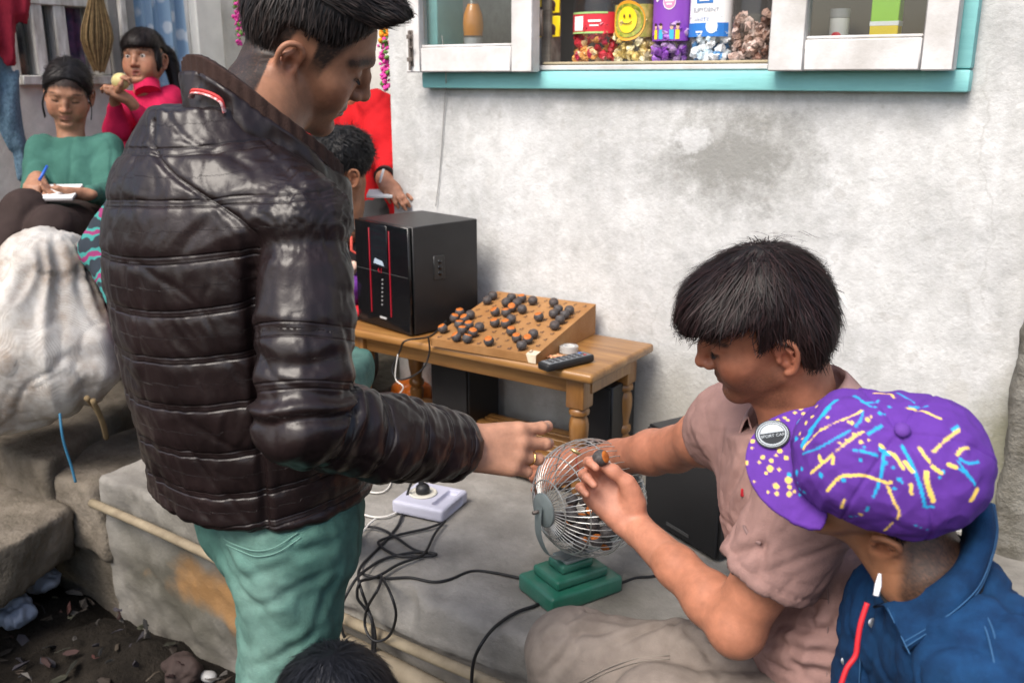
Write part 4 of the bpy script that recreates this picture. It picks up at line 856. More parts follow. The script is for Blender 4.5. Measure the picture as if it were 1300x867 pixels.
# ---- goods in the shop window
LED = 1.113
def jar(px0, px1, name, label, label_col, content, band, ysh=.03, extra=None, hgt=.20):
    x0 = Yp(px0, 60, YW+ysh)[0]; x1 = Yp(px1, 60, YW+ysh)[0]; r = (x1-x0)/2*1.02; c = np.array([(x0+x1)/2, YW+ysh+r*.72, LED]); t = thing(name, c, label, 'jar')
    R = np.diag([1, .75, 1.])
    prof = [(0, .002), (r*.86, .002), (r*.97, .008), (r, .03), (r, hgt*.82), (r*.93, hgt*.9), (r*.7, hgt), (0, hgt)]
    def ell_lathe(p, m, nm, par=t, cap=True): q = MB().lathe(p, 32, (0, 0, 0), caps=cap); q.v = [a*[1, .75, 1]+c for a in q.v]; return q.build(nm, m, par, True)
    ell_lathe(prof, clear('clear_plastic_jar', (.97, .97, .97), .07), 'jar_wall')
    ell_lathe([(0, hgt*1.003), (r*.74, hgt*1.003), (r*.74, hgt*1.12), (r*.7, hgt*1.14), (0, hgt*1.14)], mat('lid_'+name, label_col[2] if len(label_col) > 2 else (.5, .1, .05), .4), 'lid')
    b0, b1 = band
    ell_lathe([(r*1.008, b0*hgt), (r*1.008, b1*hgt)], label_col[0], 'label_band', t, False)
    # sweets
    pm = MB(); cols = []; rr = r*.9; k = 0; vv, ff, aa = [], [], []; n0 = 0
    for i in range(90):
        a_ = RNG.uniform(0, 2*math.pi); q_ = rr*math.sqrt(RNG.uniform(.45, .95)); z_ = RNG.uniform(.012, hgt*.6); s_ = content['size']*RNG.uniform(.8, 1.2)
        e = MB().ell((0, 0, 0), (s_, s_*content.get('w', .7), s_*.7), np.linalg.qr(RNG.normal(size=(3, 3)))[0], 8, 6); p_ = np.array([math.cos(a_)*q_, math.sin(a_)*q_*.72, z_])+c
        ev = e.v[0]+RNG.normal(size=e.v[0].shape)*s_*.16; vv.append(ev+p_); ff += [tuple(x+n0 for x in f_) for f_ in e.f]; n0 += len(e.v[0]); aa += [np.array(content['pal'][RNG.integers(len(content['pal']))])]*len(e.v[0])
    stuff(mesh_obj('sweets', np.concatenate(vv), ff, mat('foil_sweets', (1, 1, 1), .3, attr='col', var=.3, vscale=90), t, False, {'col': np.array(aa)}))
    return t, c, r
def flat_print(t, c, r, s, size, z, m, du=0.):
    v, f = text_mesh(s, size, .0004); u = v[:, 0]+du; ang = u/(r*1.0); pts_ = np.stack([np.sin(ang)*r*1.02, -np.cos(ang)*r*1.02*.75-v[:, 2]-.0008, v[:, 1]+z], 1)+c; MB().add(pts_, f).build('lettering', m, t)
def curved_patch(t, c, r, u0, u1, z0, z1, m, nm='print', lift=.0012, rnd=False, n=10):
    if rnd: a_ = np.linspace(0, 2*math.pi, 28)[:-1]; uu = (u0+u1)/2+(u1-u0)/2*np.cos(a_); zz = (z0+z1)/2+(z1-z0)/2*np.sin(a_)
    else: uu = np.concatenate([np.linspace(u0, u1, n), np.linspace(u1, u0, n)]); zz = np.concatenate([np.full(n, z0), np.full(n, z1)])
    an = uu/r; pts_ = np.stack([np.sin(an)*(r*1.01+lift), -np.cos(an)*(r*1.01+lift)*.75, zz], 1)+c
    if rnd: MB().add(np.concatenate([pts_, [pts_.mean(0)-[0, .001, 0]]]), [(i, (i+1) % 27, 27) for i in range(27)]).build(nm, m, t)
    else: MB().add(pts_, [(i, i+1, 2*n-2-i, 2*n-1-i) for i in range(n-1)]).build(nm, m, t)
F = lambda n, c, **k: mat(n, c, .35, .5, var=.06, **k)
WHT = F('print_white', (.85, .85, .85)); BLU = F('print_blue', (.03, .18, .55)); GRN = F('print_green', (.35, .55, .20)); DRK = F('print_dark', (.05, .02, .02)); YEL = F('print_yellow', (.85, .62, .02)); PNK = F('print_pink', (.75, .25, .45)); ORA = F('print_orange', (.80, .35, .03)); CYA = F('print_cyan', (.05, .42, .62)); SKN = F('print_skin', (.70, .45, .33)); RD = F('print_red', (.62, .03, .05))
t, c, r = jar(719, 772, 'sweet_jar', 'clear jar of red wrapped sweets with a red and green label in the window', (RD, None, (.7, .2, .03)), dict(size=.013, pal=[(.6, .04, .06), (.7, .35, .1), (.5, .03, .08), (.75, .55, .3)]), (.42, .70))
curved_patch(t, c, r, -r*.9, r*.9, .42*.2, .445*.2, GRN); curved_patch(t, c, r, -r*.9, r*.9, .68*.2, .705*.2, GRN); curved_patch(t, c, r, -r*.72, -r*.18, .092, .13, WHT); curved_patch(t, c, r, r*.05, r*.6, .114, .120, WHT); curved_patch(t, c, r, r*.12, r*.5, .103, .107, WHT)
t, c, r = jar(773, 819, 'sweet_jar', 'clear jar of gold wrapped sweets with a round smiling face label', (F('gold_film', (.55, .42, .12), col2=(.20, .22, .04), vscale=60), None, (.75, .55, .05)), dict(size=.012, pal=[(.75, .62, .30), (.8, .72, .45), (.6, .45, .15)]), (.36, .78))
curved_patch(t, c, r, -r*.92, r*.92, .062, .166, ORA, lift=.0016, rnd=True); curved_patch(t, c, r, -r*.80, r*.80, .070, .158, F('leafy_print', (.45, .42, .03), col2=(.10, .16, .02), vscale=110), lift=.0024, rnd=True); curved_patch(t, c, r, -r*.48, r*.48, .082, .150, YEL, lift=.0032, rnd=True)
for du in (-.008, .008): curved_patch(t, c, r, du-.0022, du+.0022, .121, .131, DRK, lift=.0042, rnd=True)
sm = [(math.sin(a_)*.014, .116-.010*math.cos(a_)) for a_ in np.linspace(-1.2, 1.2, 11)]; MB().tube([c+np.array([math.sin(u/r)*(r*1.01+.0052), -math.cos(u/r)*(r*1.01+.0052)*.75, z]) for u, z in sm], .0012, 5).build('print', DRK, t, True)
PUR = F('purple_film', (.22, .06, .42)); t, c, r = jar(822, 866, 'sweet_jar', 'clear jar of purple wrapped sweets with a purple label and pink badge', (PUR, None, (.30, .08, .5)), dict(size=.014, w=.5, pal=[(.20, .05, .36), (.30, .12, .5), (.45, .3, .55)]), (.30, 1.0))
pts_b = [(-.018, .17), (.022, .175), (.022, .150), (.004, .132), (-.014, .150)]; curved_patch(t, c, r, -.008, .026, .138, .176, WHT, lift=.0014, rnd=True); curved_patch(t, c, r, -.006, .024, .141, .173, PNK, lift=.0022, rnd=True); curved_patch(t, c, r, -.002, .020, .158, .163, WHT, lift=.003); curved_patch(t, c, r, .002, .016, .150, .154, WHT, lift=.003); curved_patch(t, c, r, -.034, -.022, .158, .176, WHT, lift=.0014, rnd=True)
for du, k in ((-.030, 0), (-.012, 1), (.018, 1), (.034, 0)):
    curved_patch(t, c, r, du-.006, du+.006, .064, .088, CYA if k else YEL, lift=.0014); curved_patch(t, c, r, du-.0045, du+.0045, .088, .103, SKN, lift=.0018, rnd=True); curved_patch(t, c, r, du-.005, du+.005, .097, .105, DRK, lift=.0024, rnd=True)
t, c, r = jar(868, 919, 'sweet_jar', 'clear jar of white mints with a blue and white label reading white', (WHT, None, (.05, .2, .6)), dict(size=.013, pal=[(.75, .82, .86), (.6, .75, .85), (.85, .88, .9), (.1, .3, .6)]), (.34, .90))
curved_patch(t, c, r, -r*1.2, r*1.2, .068, .102, BLU, lift=.0014); curved_patch(t, c, r, -r*.45, r*.35, .150, .163, BLU, lift=.0014); flat_print(t, c, r*1.02, 'SUPYDENT', .0150, .134, F('print_grey', (.33, .36, .42)), .0); flat_print(t, c, r*1.03, 'WHITE', .0145, .112, WHT, -.012); flat_print(t, c, r*1.02, 'WHITE', .0150, .1115, BLU, -.0115); curved_patch(t, c, r, -.024, -.004, .078, .082, WHT, lift=.002); curved_patch(t, c, r, .004, .034, .076, .112, F('pale_glow_print', (.75, .85, .92)), lift=.002, rnd=True); curved_patch(t, c, r, -.016, .010, .155, .158, WHT, lift=.003)
t, c, r = jar(921, 974, 'sweet_jar', 'clear jar packed with pale brown puffed sweets by the right shutter', (clear('bare_band', (.95, .95, .95), .08), None, (.3, .2, .15)), dict(size=.014, pal=[(.38, .25, .20), (.48, .34, .29), (.22, .12, .09), (.55, .42, .37)]), (.5, .6))
# yellow sachets on a strip
for k, (py0, py1) in enumerate(((-26, 18), (20.5, 48))):
    a_, b_ = Yp(684, py1, YW+.012), Yp(711, py0, YW+.012); s_ = MB().lo_hi((a_[0], YW+.010, a_[2]), (b_[0], YW+.016, b_[2]), .002).build('sachet', YEL, None, True)
    tag(s_, 'yellow sachet printed with a dark haired figure, %s of the hanging strip' % ('upper one' if k == 0 else 'lowest one'), 'sachet', 'yellow sachets')
    zc_ = a_[2]; W_ = b_[0]-a_[0]
    MB().lo_hi((a_[0]+W_*.08, YW+.0085, zc_+.006), (a_[0]+W_*.80, YW+.0098, zc_+.018)).build('print', DRK, s_); MB().ell((a_[0]+W_*.66, YW+.0090, zc_+.022), (W_*.17, .001, .013), None, 14, 8).build('print', DRK, s_, True); MB().ell((a_[0]+W_*.52, YW+.0080, zc_+.022), (W_*.10, .001, .009), None, 12, 8).build('print', SKN, s_, True)
# things behind the shutter panes
bt = np.array([Yp(601, 60, YW+.05)[0], YW+.05, LED]); bot = thing('drink_bottle', bt, 'small orange drink bottle behind the left shutter pane', 'bottle')
MB().lathe([(0, .001), (.026, .001), (.028, .01), (.0265, .04), (.028, .075), (.031, .10), (.0325, .125), (.030, .15), (.018, .18), (.011, .19), (.011, .2), (0, .2)], 24, bt).build('bottle', clear('clear_plastic_jar'), bot, True)
MB().lathe([(0, .088), (.028, .088), (.0305, .105), (.031, .125), (.0285, .148), (.017, .178), (0, .18)], 24, bt).build('drink', mat('orange_drink', (.80, .28, .02), .2, .5), bot, True)
MB().lathe([(.0275, .058), (.0288, .082)], 24, bt, caps=False).build('label_band', mat('silver_label', (.6, .6, .62), .3, metal=.5), bot, True); MB().ell(bt+[0, -.006, .04], (.012, .012, .03), None, 12, 10).build('drink', mat('orange_drink', (.8, .28, .02)), bot, True)
c1 = np.array([Yp(1065, 40, YW+.06)[0], YW+.06, LED]); tub = thing('toothpaste_tub', c1, 'white tub with a red oval label behind the right shutter pane', 'tub')
MB().lathe([(0, .001), (.022, .001), (.023, .01), (.0225, .10), (.0225, .104), (0, .104)], 22, c1).build('tub', mat('white_tub', (.7, .68, .66), .5), tub, True); MB().lathe([(0, .1045), (.0235, .1045), (.0235, .125), (0, .125)], 22, c1).build('lid', mat('grey_lid', (.3, .3, .31), .5), tub, True); MB().ell(c1+[0, -.0222, .062], (.012, .002, .010), None, 16, 8).build('print', RD, tub, True)
c2 = Yp(1122, 60, YW+.07)[0]; bxo = thing('carton', (c2, YW+.07, LED), 'yellow and green carton behind the right shutter pane', 'carton')
MB().lo_hi((c2-.032, YW+.05, LED+.001), (c2+.032, YW+.09, LED+.088), .002).build('carton_lower', YEL, bxo, True); MB().lo_hi((c2-.032, YW+.05, LED+.0885), (c2+.032, YW+.09, LED+.17), .002).build('carton_upper', F('lime_print', (.30, .62, .04)), bxo, True)
MB().lo_hi((c2-.033, YW+.0495, LED+.083), (c2+.033, YW+.0905, LED+.094), .001).build('carton_band', WHT, bxo, True)

# ---- broom, washing, garlands
def broom():
    p0 = Xp(121, -30, XL+.07); p1 = Xp(126, 90, XL+.07); t = thing('broom', p1, 'grass broom hanging upside down on the window post', 'broom'); b = MB()
    for i in range(130):
        a_ = RNG.uniform(0, 6.28); s_ = math.sqrt(RNG.uniform(0, 1)); e = np.array([.25*math.cos(a_), math.sin(a_), 0])*s_*.062; mid = lerp(p0, p1, .66)+e*1.15
        b.tube(spline([p0+e*.12, lerp(p0, p1, .3)+e*.6, mid, p1+e*.35+UP*RNG.uniform(-.01, .06)*(1 if s_ > .4 else .2)], 3), [.0028]*10, 4, False)
    b.build('bristles', mat('straw', (.30, .20, .085), .8, col2=(.17, .10, .04), vscale=60), t, True, False)
    MB().tube([lerp(p0, p1, .16), lerp(p0, p1, .22)], .020, 14).build('binding', mat('string', (.35, .10, .06), .8), t, True)
broom()
def hang(name, pxs, zoff, m, label, cat, th=.03, folds=26, seed=0):
    poly = np.array([Xp(a, b, XL+zoff) for a, b in pxs]); lo, hi = poly.min(0), poly.max(0); V = Vol(lo-[.06, .03, .03], hi+[.06, .03, .03], .007); cen = poly.mean(0)
    yy, zz = np.meshgrid(V.ax[1], V.ax[2], indexing='ij'); d = np.full(yy.shape, 9.); ins = np.zeros(yy.shape, bool); n = len(poly)
    for i in range(n):
        a, b = poly[i][1:], poly[(i+1) % n][1:]; e = b-a; t = np.clip(((yy-a[0])*e[0]+(zz-a[1])*e[1])/(e@e), 0, 1); d = np.minimum(d, np.hypot(yy-a[0]-t*e[0], zz-a[1]-t*e[1])); c_ = ((a[1] > zz) != (b[1] > zz)) & (yy < (b[0]-a[0])*(zz-a[1])/(b[1]-a[1]+1e-9)+a[0]); ins ^= c_
    sd_ = np.where(ins, -d, d); xx = V.ax[0][:, None, None]-(XL+zoff); off = .016*fbm(np.stack([np.zeros_like(yy), yy*folds, zz*5+seed], -1), 2)
    w_ = np.abs(xx-off[None])-(th*sstep(0, .035, -sd_)[None]+.004); V.F = np.maximum(w_, sd_[None]).astype(np.float32)
    v, q = V.mesh(); v = relax(v, q, 2); tag(mesh_obj(name, v, q, m), label, cat)
hang('red_garment', [(-40, -20), (42, -20), (41, 14), (34, 33), (22, 28), (20, 60), (22, 84), (8, 86), (0, 70), (-20, 60), (-40, 50)], .17, mat('maroon_knit', (.26, .018, .035), .9, .2, vscale=40, bump=.4, bscale=200), 'dark red garment hanging on the line above the blue cardigan', 'clothes', .02, 30, 2)
hang('cardigan', [(-40, 20), (6, 30), (14, 90), (26, 88), (28, 130), (34, 188), (33, 196), (36, 226), (30, 232), (21, 230), (17, 195), (10, 190), (-10, 150), (-40, 130)], .12, mat('blue_knit', (.17, .27, .35), .9, .2, col2=(.10, .17, .23), vscale=90, bump=.7, bscale=110, bdist=.008), 'pale blue knitted cardigan hanging with its sleeve down', 'clothes', .022, 24, 9)
def garland(px, py0, py1, zc, label, seed, top):
    t = thing('garland', P(px, py1, zc), label, 'garland'); rng = np.random.default_rng(seed); L_ = P(px, py0, zc); E_ = P(px+2, py1, zc); segs = {'marigolds': ((.72, .26, .01), 0, top), 'leaves': ((.10, .22, .04), top*.6, 1), 'petals': ((.60, .05, .30), top, 1)}
    for nm, (col, a, b) in segs.items():
        q = MB()
        for i in range(70 if nm != 'leaves' else 34):
            tt = a+(b-a)*rng.uniform(); p = lerp(L_, E_, tt)+rng.normal(size=3)*.009; s_ = rng.uniform(.006, .011); q.ell(p, (s_, s_*.9, s_*.55), np.linalg.qr(rng.normal(size=(3, 3)))[0], 7, 5)
        q.build(nm, mat('petal_'+nm, col, .8, var=.35, vscale=120), t, True, False)
garland(487, 10, 112, 3.05, 'garland of orange and pink flowers hanging at the corner of the shop', 1, .38); garland(302, -60, 55, 3.9, 'faded flower garland hanging behind the neck of the man in the jacket', 2, .55)
# ================================================================== PEOPLE: building kit
def head_R(yaw, pitch, roll):
    f = RT*math.cos(yaw)+FW*math.sin(yaw); s = np.cross(f, UP); f2 = f*math.cos(pitch)-UP*math.sin(pitch); u2 = f*math.sin(pitch)+UP*math.cos(pitch)
    return np.stack([s*math.cos(roll)+u2*math.sin(roll), f2, -s*math.sin(roll)+u2*math.cos(roll)], 1)
M_SKIN = mat('skin', (1, 1, 1), .50, .42, attr='col', var=.11, vscale=60, bump=.30, bscale=330, bdist=.0014, sss=.10)
M_EYE = mat('eye', (1, 1, 1), .12, .5, attr='col', var=.02)
def mix_col(C, col, w): return C*(1-w[:, None])+np.asarray(col)[None]*w[:, None]
class Head:
    """head in its own frame: x right, y forward, z up, origin between the ears"""
    def __init__(s, o, R, scale=1., h=.0024, skin=(.34, .165, .095), eyes='down', mouth=0., stubble=0., child=0., fade=0., neck_to=None, neck_r=(.052, .058), lips=(.36, .13, .10), brow=(.03, .02, .016), seed=0, hairline=None, brow_t=.0042):
        s.o = np.asarray(o, float); s.R = R; s.k = scale; s.skin = np.array(skin)
        lo_, hi_ = np.array((-.10, -.125, -.15)), np.array((.10, .132, .15))
        if neck_to is not None: nt = s.R.T@(np.asarray(neck_to, float)-s.o)/scale; lo_ = np.minimum(lo_, nt-.075); hi_ = np.maximum(hi_, nt+.075)
        V = Vol(lo_, hi_, h)
        V.ell((0, -.006, .045), (.073, .098, .086)); c = child
        V.ell((0, .034, -.008), (.062-.0*c, .058, .080-.01*c), k=.03)
        zj = .010*c
        for sg in (-1, 1):
            V.cone((sg*.052, .004, -.042+zj), (sg*.014, .070, -.080+zj), .018+.002*c, .017, .022)
            V.ell((sg*.043, .056, -.008), (.024, .026, .022), k=.02)
            V.ell((sg*(.034+.003*c), .058, -.033), (.022+.006*c, .026+.003*c, .024+.003*c), k=.02)
        V.ell((0, .074, -.083+zj), (.020, .019, .016), k=.02)
        V.ell((0, .064, -.045+zj*.5), (.031, .029, .030), k=.018)
        V.chain([(-.044, .070-.003*c, .036), (-.020, .085-.004*c, .041), (.020, .085-.004*c, .041), (.044, .070-.003*c, .036)], [.009, .0105, .0105, .009], .012)
        for sg in (-1, 1): V.ell((sg*.032, .101, .020), (.017, .017, .0125), k=.012, mode='-')
        nl = 1-.28*c
        V.chain([(0, .083, .034), (0, .094+.004*(1-c), .014), (0, .094+.015*nl, -.010)], [.0075, .0080, .0098], .010)
        V.ell((0, .096+.013*nl, -.0125), (.0105, .011, .0095), k=.006)
        for sg in (-1, 1):
            V.ell((sg*.0125, .088+.010*nl, -.0165), (.0078, .0105, .0078), k=.006); V.ell((sg*.0068, .092+.012*nl, -.0235), (.0035, .0050, .0040), k=.003, mode='-')
        # lids
        s.eye_c = [np.array((sg*.0315, .0735, .0205)) for sg in (-1, 1)]
        for e in s.eye_c:
            V.ell(e, (.0158, .0146, .0138), k=.003)
            if eyes == 'open': V.ell(e+[0, .0125, -.0005], (.0128, .010, .0058), k=.002, mode='-')
            else: V.chain([e+[-.013, .0075, -.0062], e+[0, .0128, -.0085], e+[.013, .0075, -.0062]], [.0015]*3, .0015, '-')
        # mouth
        zm = -.0475+zj*.5; mw = 1-.18*c
        V.chain([(-.023, .080, zm), (-.010, .0905, zm+.0050), (0, .0925, zm+.0045), (.010, .0905, zm+.0050), (.023, .080, zm)], [.0028, .0046, .0042, .0046, .0028], .006)
        V.chain([(-.020, .081, zm-.003), (0, .0905, zm-.0078-mouth*.010), (.020, .081, zm-.003)], [.003, .0058, .003], .006)
        if mouth > 0: V.ell((0, .096, zm-.0015-mouth*.004), (.013, .013, .002+.0065*mouth), k=.003, mode='-')
        else: V.chain([(-.024, .086, zm-.0012), (-.01, .0965, zm), (0, .0985, zm-.0008), (.01, .0965, zm), (.024, .086, zm-.0012)], [.0012]*5, .0025, '-')
        V.ell((0, .092, zm-.0185), (.018, .010, .005), k=.008, mode='-')
        # ears
        for sg in (-1, 1):
            E = lambda x, y, z: np.array((sg*(.0705+x), -.008+y, -.001+z))
            V.ell(E(.005, -.007, 0), (.0055, .0165, .0265), k=.006)
            V.chain(spline([E(.003, .007, .004), E(.008, .007, .020), E(.011, -.003, .029), E(.015, -.017, .025), E(.017, -.0225, .010), E(.014, -.018, -.010), E(.009, -.008, -.026), E(.006, .002, -.029)], 4), np.interp(np.arange(29), np.arange(8)*4, [.0030, .0034, .0034, .0036, .0036, .0034, .0046, .0048]), .003)
            V.chain([E(.010, -.006, .018), E(.012, -.013, .008), E(.011, -.010, -.009)], [.0024, .0032, .0028], .003)
            V.ell(E(.013, -.003, -.002), (.0085, .0075, .0115), k=.003, mode='-'); V.ell(E(.007, .007, -.004), (.0038, .0042, .0058), k=.003)
        if neck_to is not None:
            nt = s.R.T@(np.asarray(neck_to, float)-s.o)/scale; n0 = np.array((0, -.018, -.045))
            V.chain([n0, lerp(n0, nt, .5), nt], [neck_r[0], neck_r[0]*.98, neck_r[1]], .022)
            V.cone((0, .022, -.07), nt+np.array((0, .02, 0)), .030, .042, .03)
            for sg in (-1, 1): V.cone((sg*.055, -.025, -.035), nt*[1, 1, 1]+[sg*.012, .045, .0], .013, .012, .018)
        s.V = V; v, q = V.mesh(); s.lv, s.q = v, q; N_ = normals(v, q); s.ln = N_
        C = np.tile(s.skin, (len(v), 1)); w = lambda c_, r_, a_: a_*np.exp(-np.sum(((v-np.array(c_))/np.array(r_))**2, 1))
        red = s.skin*np.array([1.18, .86, .80])
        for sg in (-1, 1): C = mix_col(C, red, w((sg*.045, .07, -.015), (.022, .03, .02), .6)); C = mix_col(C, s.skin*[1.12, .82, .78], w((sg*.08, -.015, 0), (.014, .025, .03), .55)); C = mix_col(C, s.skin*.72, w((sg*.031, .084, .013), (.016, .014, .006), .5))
        C = mix_col(C, red, w((0, .108, -.012), (.013, .014, .012), .5)); C = mix_col(C, s.skin*1.12, w((0, .095, .06), (.05, .03, .025), .5))
        nz = fbm(v*60+seed, 2); C *= (1+.10*nz)[:, None]
        lipw = np.maximum(np.exp(-(line_dist(v, [(-.021, .085, zm+.0005), (-.009, .0945, zm+.0042), (0, .096, zm+.003), (.009, .0945, zm+.0042), (.021, .085, zm+.0005)])/.0042)**2), np.exp(-(line_dist(v, [(-.018, .086, zm-.003), (0, .095, zm-.0075-mouth*.010), (.018, .086, zm-.003)])/.0055)**2))
        C = mix_col(C, lips, np.clip(lipw*1.1, 0, .85)*(v[:, 1] > .07)); C = mix_col(C, (.05, .015, .012), np.exp(-(line_dist(v, [(-.022, .0855, zm-.0012), (0, .0965, zm-.0012), (.022, .0855, zm-.0012)])/.0016)**2)*.85)
        streak = .8+.35*noise3(v*[700, 300, 260])
        for sg in (-1, 1):
            e = s.eye_c[0 if sg < 0 else 1]
            bw = np.exp(-(line_dist(v, [(sg*.013, .094, .0395), (sg*.028, .090, .0455), (sg*.046, .078, .0425), (sg*.056, .064, .0365)])/brow_t)**2)*np.clip(streak, 0, 1); C = mix_col(C, brow, np.clip(bw*1.5, 0, .95)*(v[:, 1] > .05))
            if eyes == 'down': C = mix_col(C, (.02, .012, .01), np.exp(-(line_dist(v, [e+[-.014, .008, -.0060], e+[0, .0140, -.0085], e+[.014, .008, -.0060]])/.0030)**2)*.95)
            else: C = mix_col(C, (.02, .012, .01), np.exp(-(line_dist(v, [e+[-.0132, .008, .001], e+[0, .0140, .0062], e+[.0132, .008, .001]])/.0019)**2)*.9)
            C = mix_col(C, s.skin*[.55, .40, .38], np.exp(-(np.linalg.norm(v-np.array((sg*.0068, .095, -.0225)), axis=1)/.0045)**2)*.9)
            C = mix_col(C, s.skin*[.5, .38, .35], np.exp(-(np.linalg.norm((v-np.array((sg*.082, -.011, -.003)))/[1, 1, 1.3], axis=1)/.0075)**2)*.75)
        if stubble:
            st = sstep(-.008, -.040, v[:, 2])*sstep(-.112, -.098, v[:, 2])*sstep(-.02, .015, v[:, 1]); mo = np.exp(-((v[:, 2]+.033)/.007)**2)*(v[:, 1] > .075)*(np.abs(v[:, 0]) < .032)
            g = np.clip(.55+.6*noise3(v*700), 0, 1); C = mix_col(C, s.skin*[.16, .18, .22], np.clip((st*.8+mo*.95), 0, 1)*(.45+.55*g)*stubble)
        if fade:
            ya, za = v[:, 1], v[:, 2]; low = np.interp(ya, [-.12, -.042, -.020, .010, .015, .032, .040, .056, .072], [-.085, -.080, .028, .031, -.004, -.010, .018, .052, .125])
            up_ = sstep(-.006, .034, za-low); dn = np.clip(.90+.28*noise3(v*520), .35, 1); ear = (np.abs(v[:, 0]) > .0725) & (ya > -.036) & (ya < .004) & (za < .031); C = mix_col(C, (.014, .0115, .0105), np.clip(up_*dn*fade*1.1, 0, .97)*(~ear))
        if hairline is not None: C = mix_col(C, (.02, .014, .012), hairline(v))
        s.C = np.clip(C, .004, .9)
    def lashes(s, parent, down=True):
        m = MB()
        for e in s.eye_c:
            for u in np.linspace(-.9, .9, 15):
                a_ = e+np.array((u*.0135, .0138*math.sqrt(1-.62*u*u), (-.0082+.0024*u*u) if down else (.0055-.004*u*u))); b_ = a_+np.array((u*.003, .0062, -.0030 if down else .0022)); m.tube([s.w(a_), s.w(lerp(a_, b_, .55)+[0, 0, -.0006]), s.w(b_)], [.00050, .00042, .00012], 4, False)
        m.build('eyelashes', mat('black_lock', (.010, .008, .008), .5), parent, True, False)
    def w(s, p): return np.asarray(p)*s.k@s.R.T+s.o
    def mesh(s): return s.w(s.lv), s.q, s.C
    def eyeballs(s, parent, gaze=(0, 1, 0)):
        for e in s.eye_c:
            th = np.linspace(.001, math.pi-.001, 28); m = MB().lathe(np.stack([np.sin(th), -np.cos(th)], 1), 32); v = m.v[0]; g = unit(gaze); a = np.degrees(np.arccos(np.clip(v@g, -1, 1)))
            C = np.tile((.72, .68, .64), (len(v), 1)); C[a < 29] = (.035, .018, .01); C[a < 12] = (.004, .004, .004)
            mesh_obj('eyeball', s.w(v*.0128+e), np.array(m.f[:27*32]), M_EYE, parent, True, {'col': C})
def strand_mesh(paths, width, lift_dir):
    n, k, _ = paths.shape; t = np.gradient(paths, axis=1); t /= np.linalg.norm(t, axis=2)[..., None]+1e-9; w = np.cross(t, lift_dir); w /= np.linalg.norm(w, axis=2)[..., None]+1e-9
    prof = np.clip(np.minimum(np.linspace(.5, 3, k), np.linspace(k*.45, .12, k)), 0, 1)[None, :, None]; w = w*(width[:, None, None] if np.ndim(width) else width)*prof
    v = np.stack([paths-w, paths+w], 2).reshape(n*k*2, 3); b = (np.arange(n)[:, None]*k+np.arange(k-1)[None])*2; q = np.stack([b, b+1, b+3, b+2], -1).reshape(-1, 4); return v, q.astype(np.int32)
def make_hair(head, shape, flow, n=3500, steps=9, step=.008, colA=(.012, .009, .008), colB=(.03, .02, .017), width=.0007, lift=.003, parent=None, name='hair', seed=1, rough=.38, h=.003, frizz=.25, ridge=.0022, keep=None, col_fn=None, stop=None):
    rng = np.random.default_rng(seed); V = Vol((-.16, -.19, -.22), (.16, .18, .20), h); shape(V); v, q = V.mesh(); N_ = normals(v, q)
    d = flow(v); d = d-N_*np.sum(d*N_, 1)[:, None]; d /= np.linalg.norm(d, axis=1)[:, None]+1e-9; sidev = np.cross(d, N_)
    v = v+N_*((noise3(np.stack([np.sum(v*sidev, 1)*120, v[:, 2]*16, v[:, 1]*16], 1))*ridge*.6+fbm(v*38+seed, 2)*ridge))[:, None]
    ok = np.ones(len(v), bool) if keep is None else keep(v)
    r = v[rng.choice(np.flatnonzero(ok), n)]+rng.normal(size=(n, 3))*.0015; L_ = rng.uniform(.6, 1.25, n); li = np.abs(rng.normal(size=n))*lift+.0006; p = r.copy(); paths = [p.copy()]; jit = rng.normal(size=(n, 3))*frizz
    for k in range(steps):
        g = V.grad(p); dd = flow(p)+jit*.6+.5*frizz*np.stack([noise3(p*30+7), noise3(p*30+17), noise3(p*30+27)], 1); dd = dd-g*np.sum(dd*g, 1)[:, None]; dd /= np.linalg.norm(dd, axis=1)[:, None]+1e-9
        adv = step*L_ if stop is None else step*L_*(~stop(p, jit)); p = p+dd*adv[:, None]; val = V.sample(p); tgt = li*(.4+1.4*k/steps); far = val > .03; p = p-g*((val-tgt)*.8*(~far))[:, None]; paths.append(p.copy())
    paths = np.stack(paths, 1); nl = V.grad(paths.reshape(-1, 3)).reshape(paths.shape); sv, sq = strand_mesh(paths, width*rng.uniform(.6, 1.3, n), nl)
    t = rng.uniform(0, 1, n)**1.6; sc = np.asarray(colA)[None]*(1-t[:, None])+np.asarray(colB)[None]*t[:, None]; sc = np.repeat(sc, (steps+1)*2, 0); bc = np.tile(np.asarray(colA), (len(v), 1))
    if col_fn is not None: sc = sc*col_fn(sv)[:, None]; bc = bc*col_fn(v)[:, None]
    allv, allq = join([(v, q), (sv, sq)]); return mesh_obj(name, head.w(allv), allq, mat('hair_fibre', (1, 1, 1), .5, .28, attr='col', var=.1, vscale=30), parent, True, {'col': np.concatenate([bc, sc])})

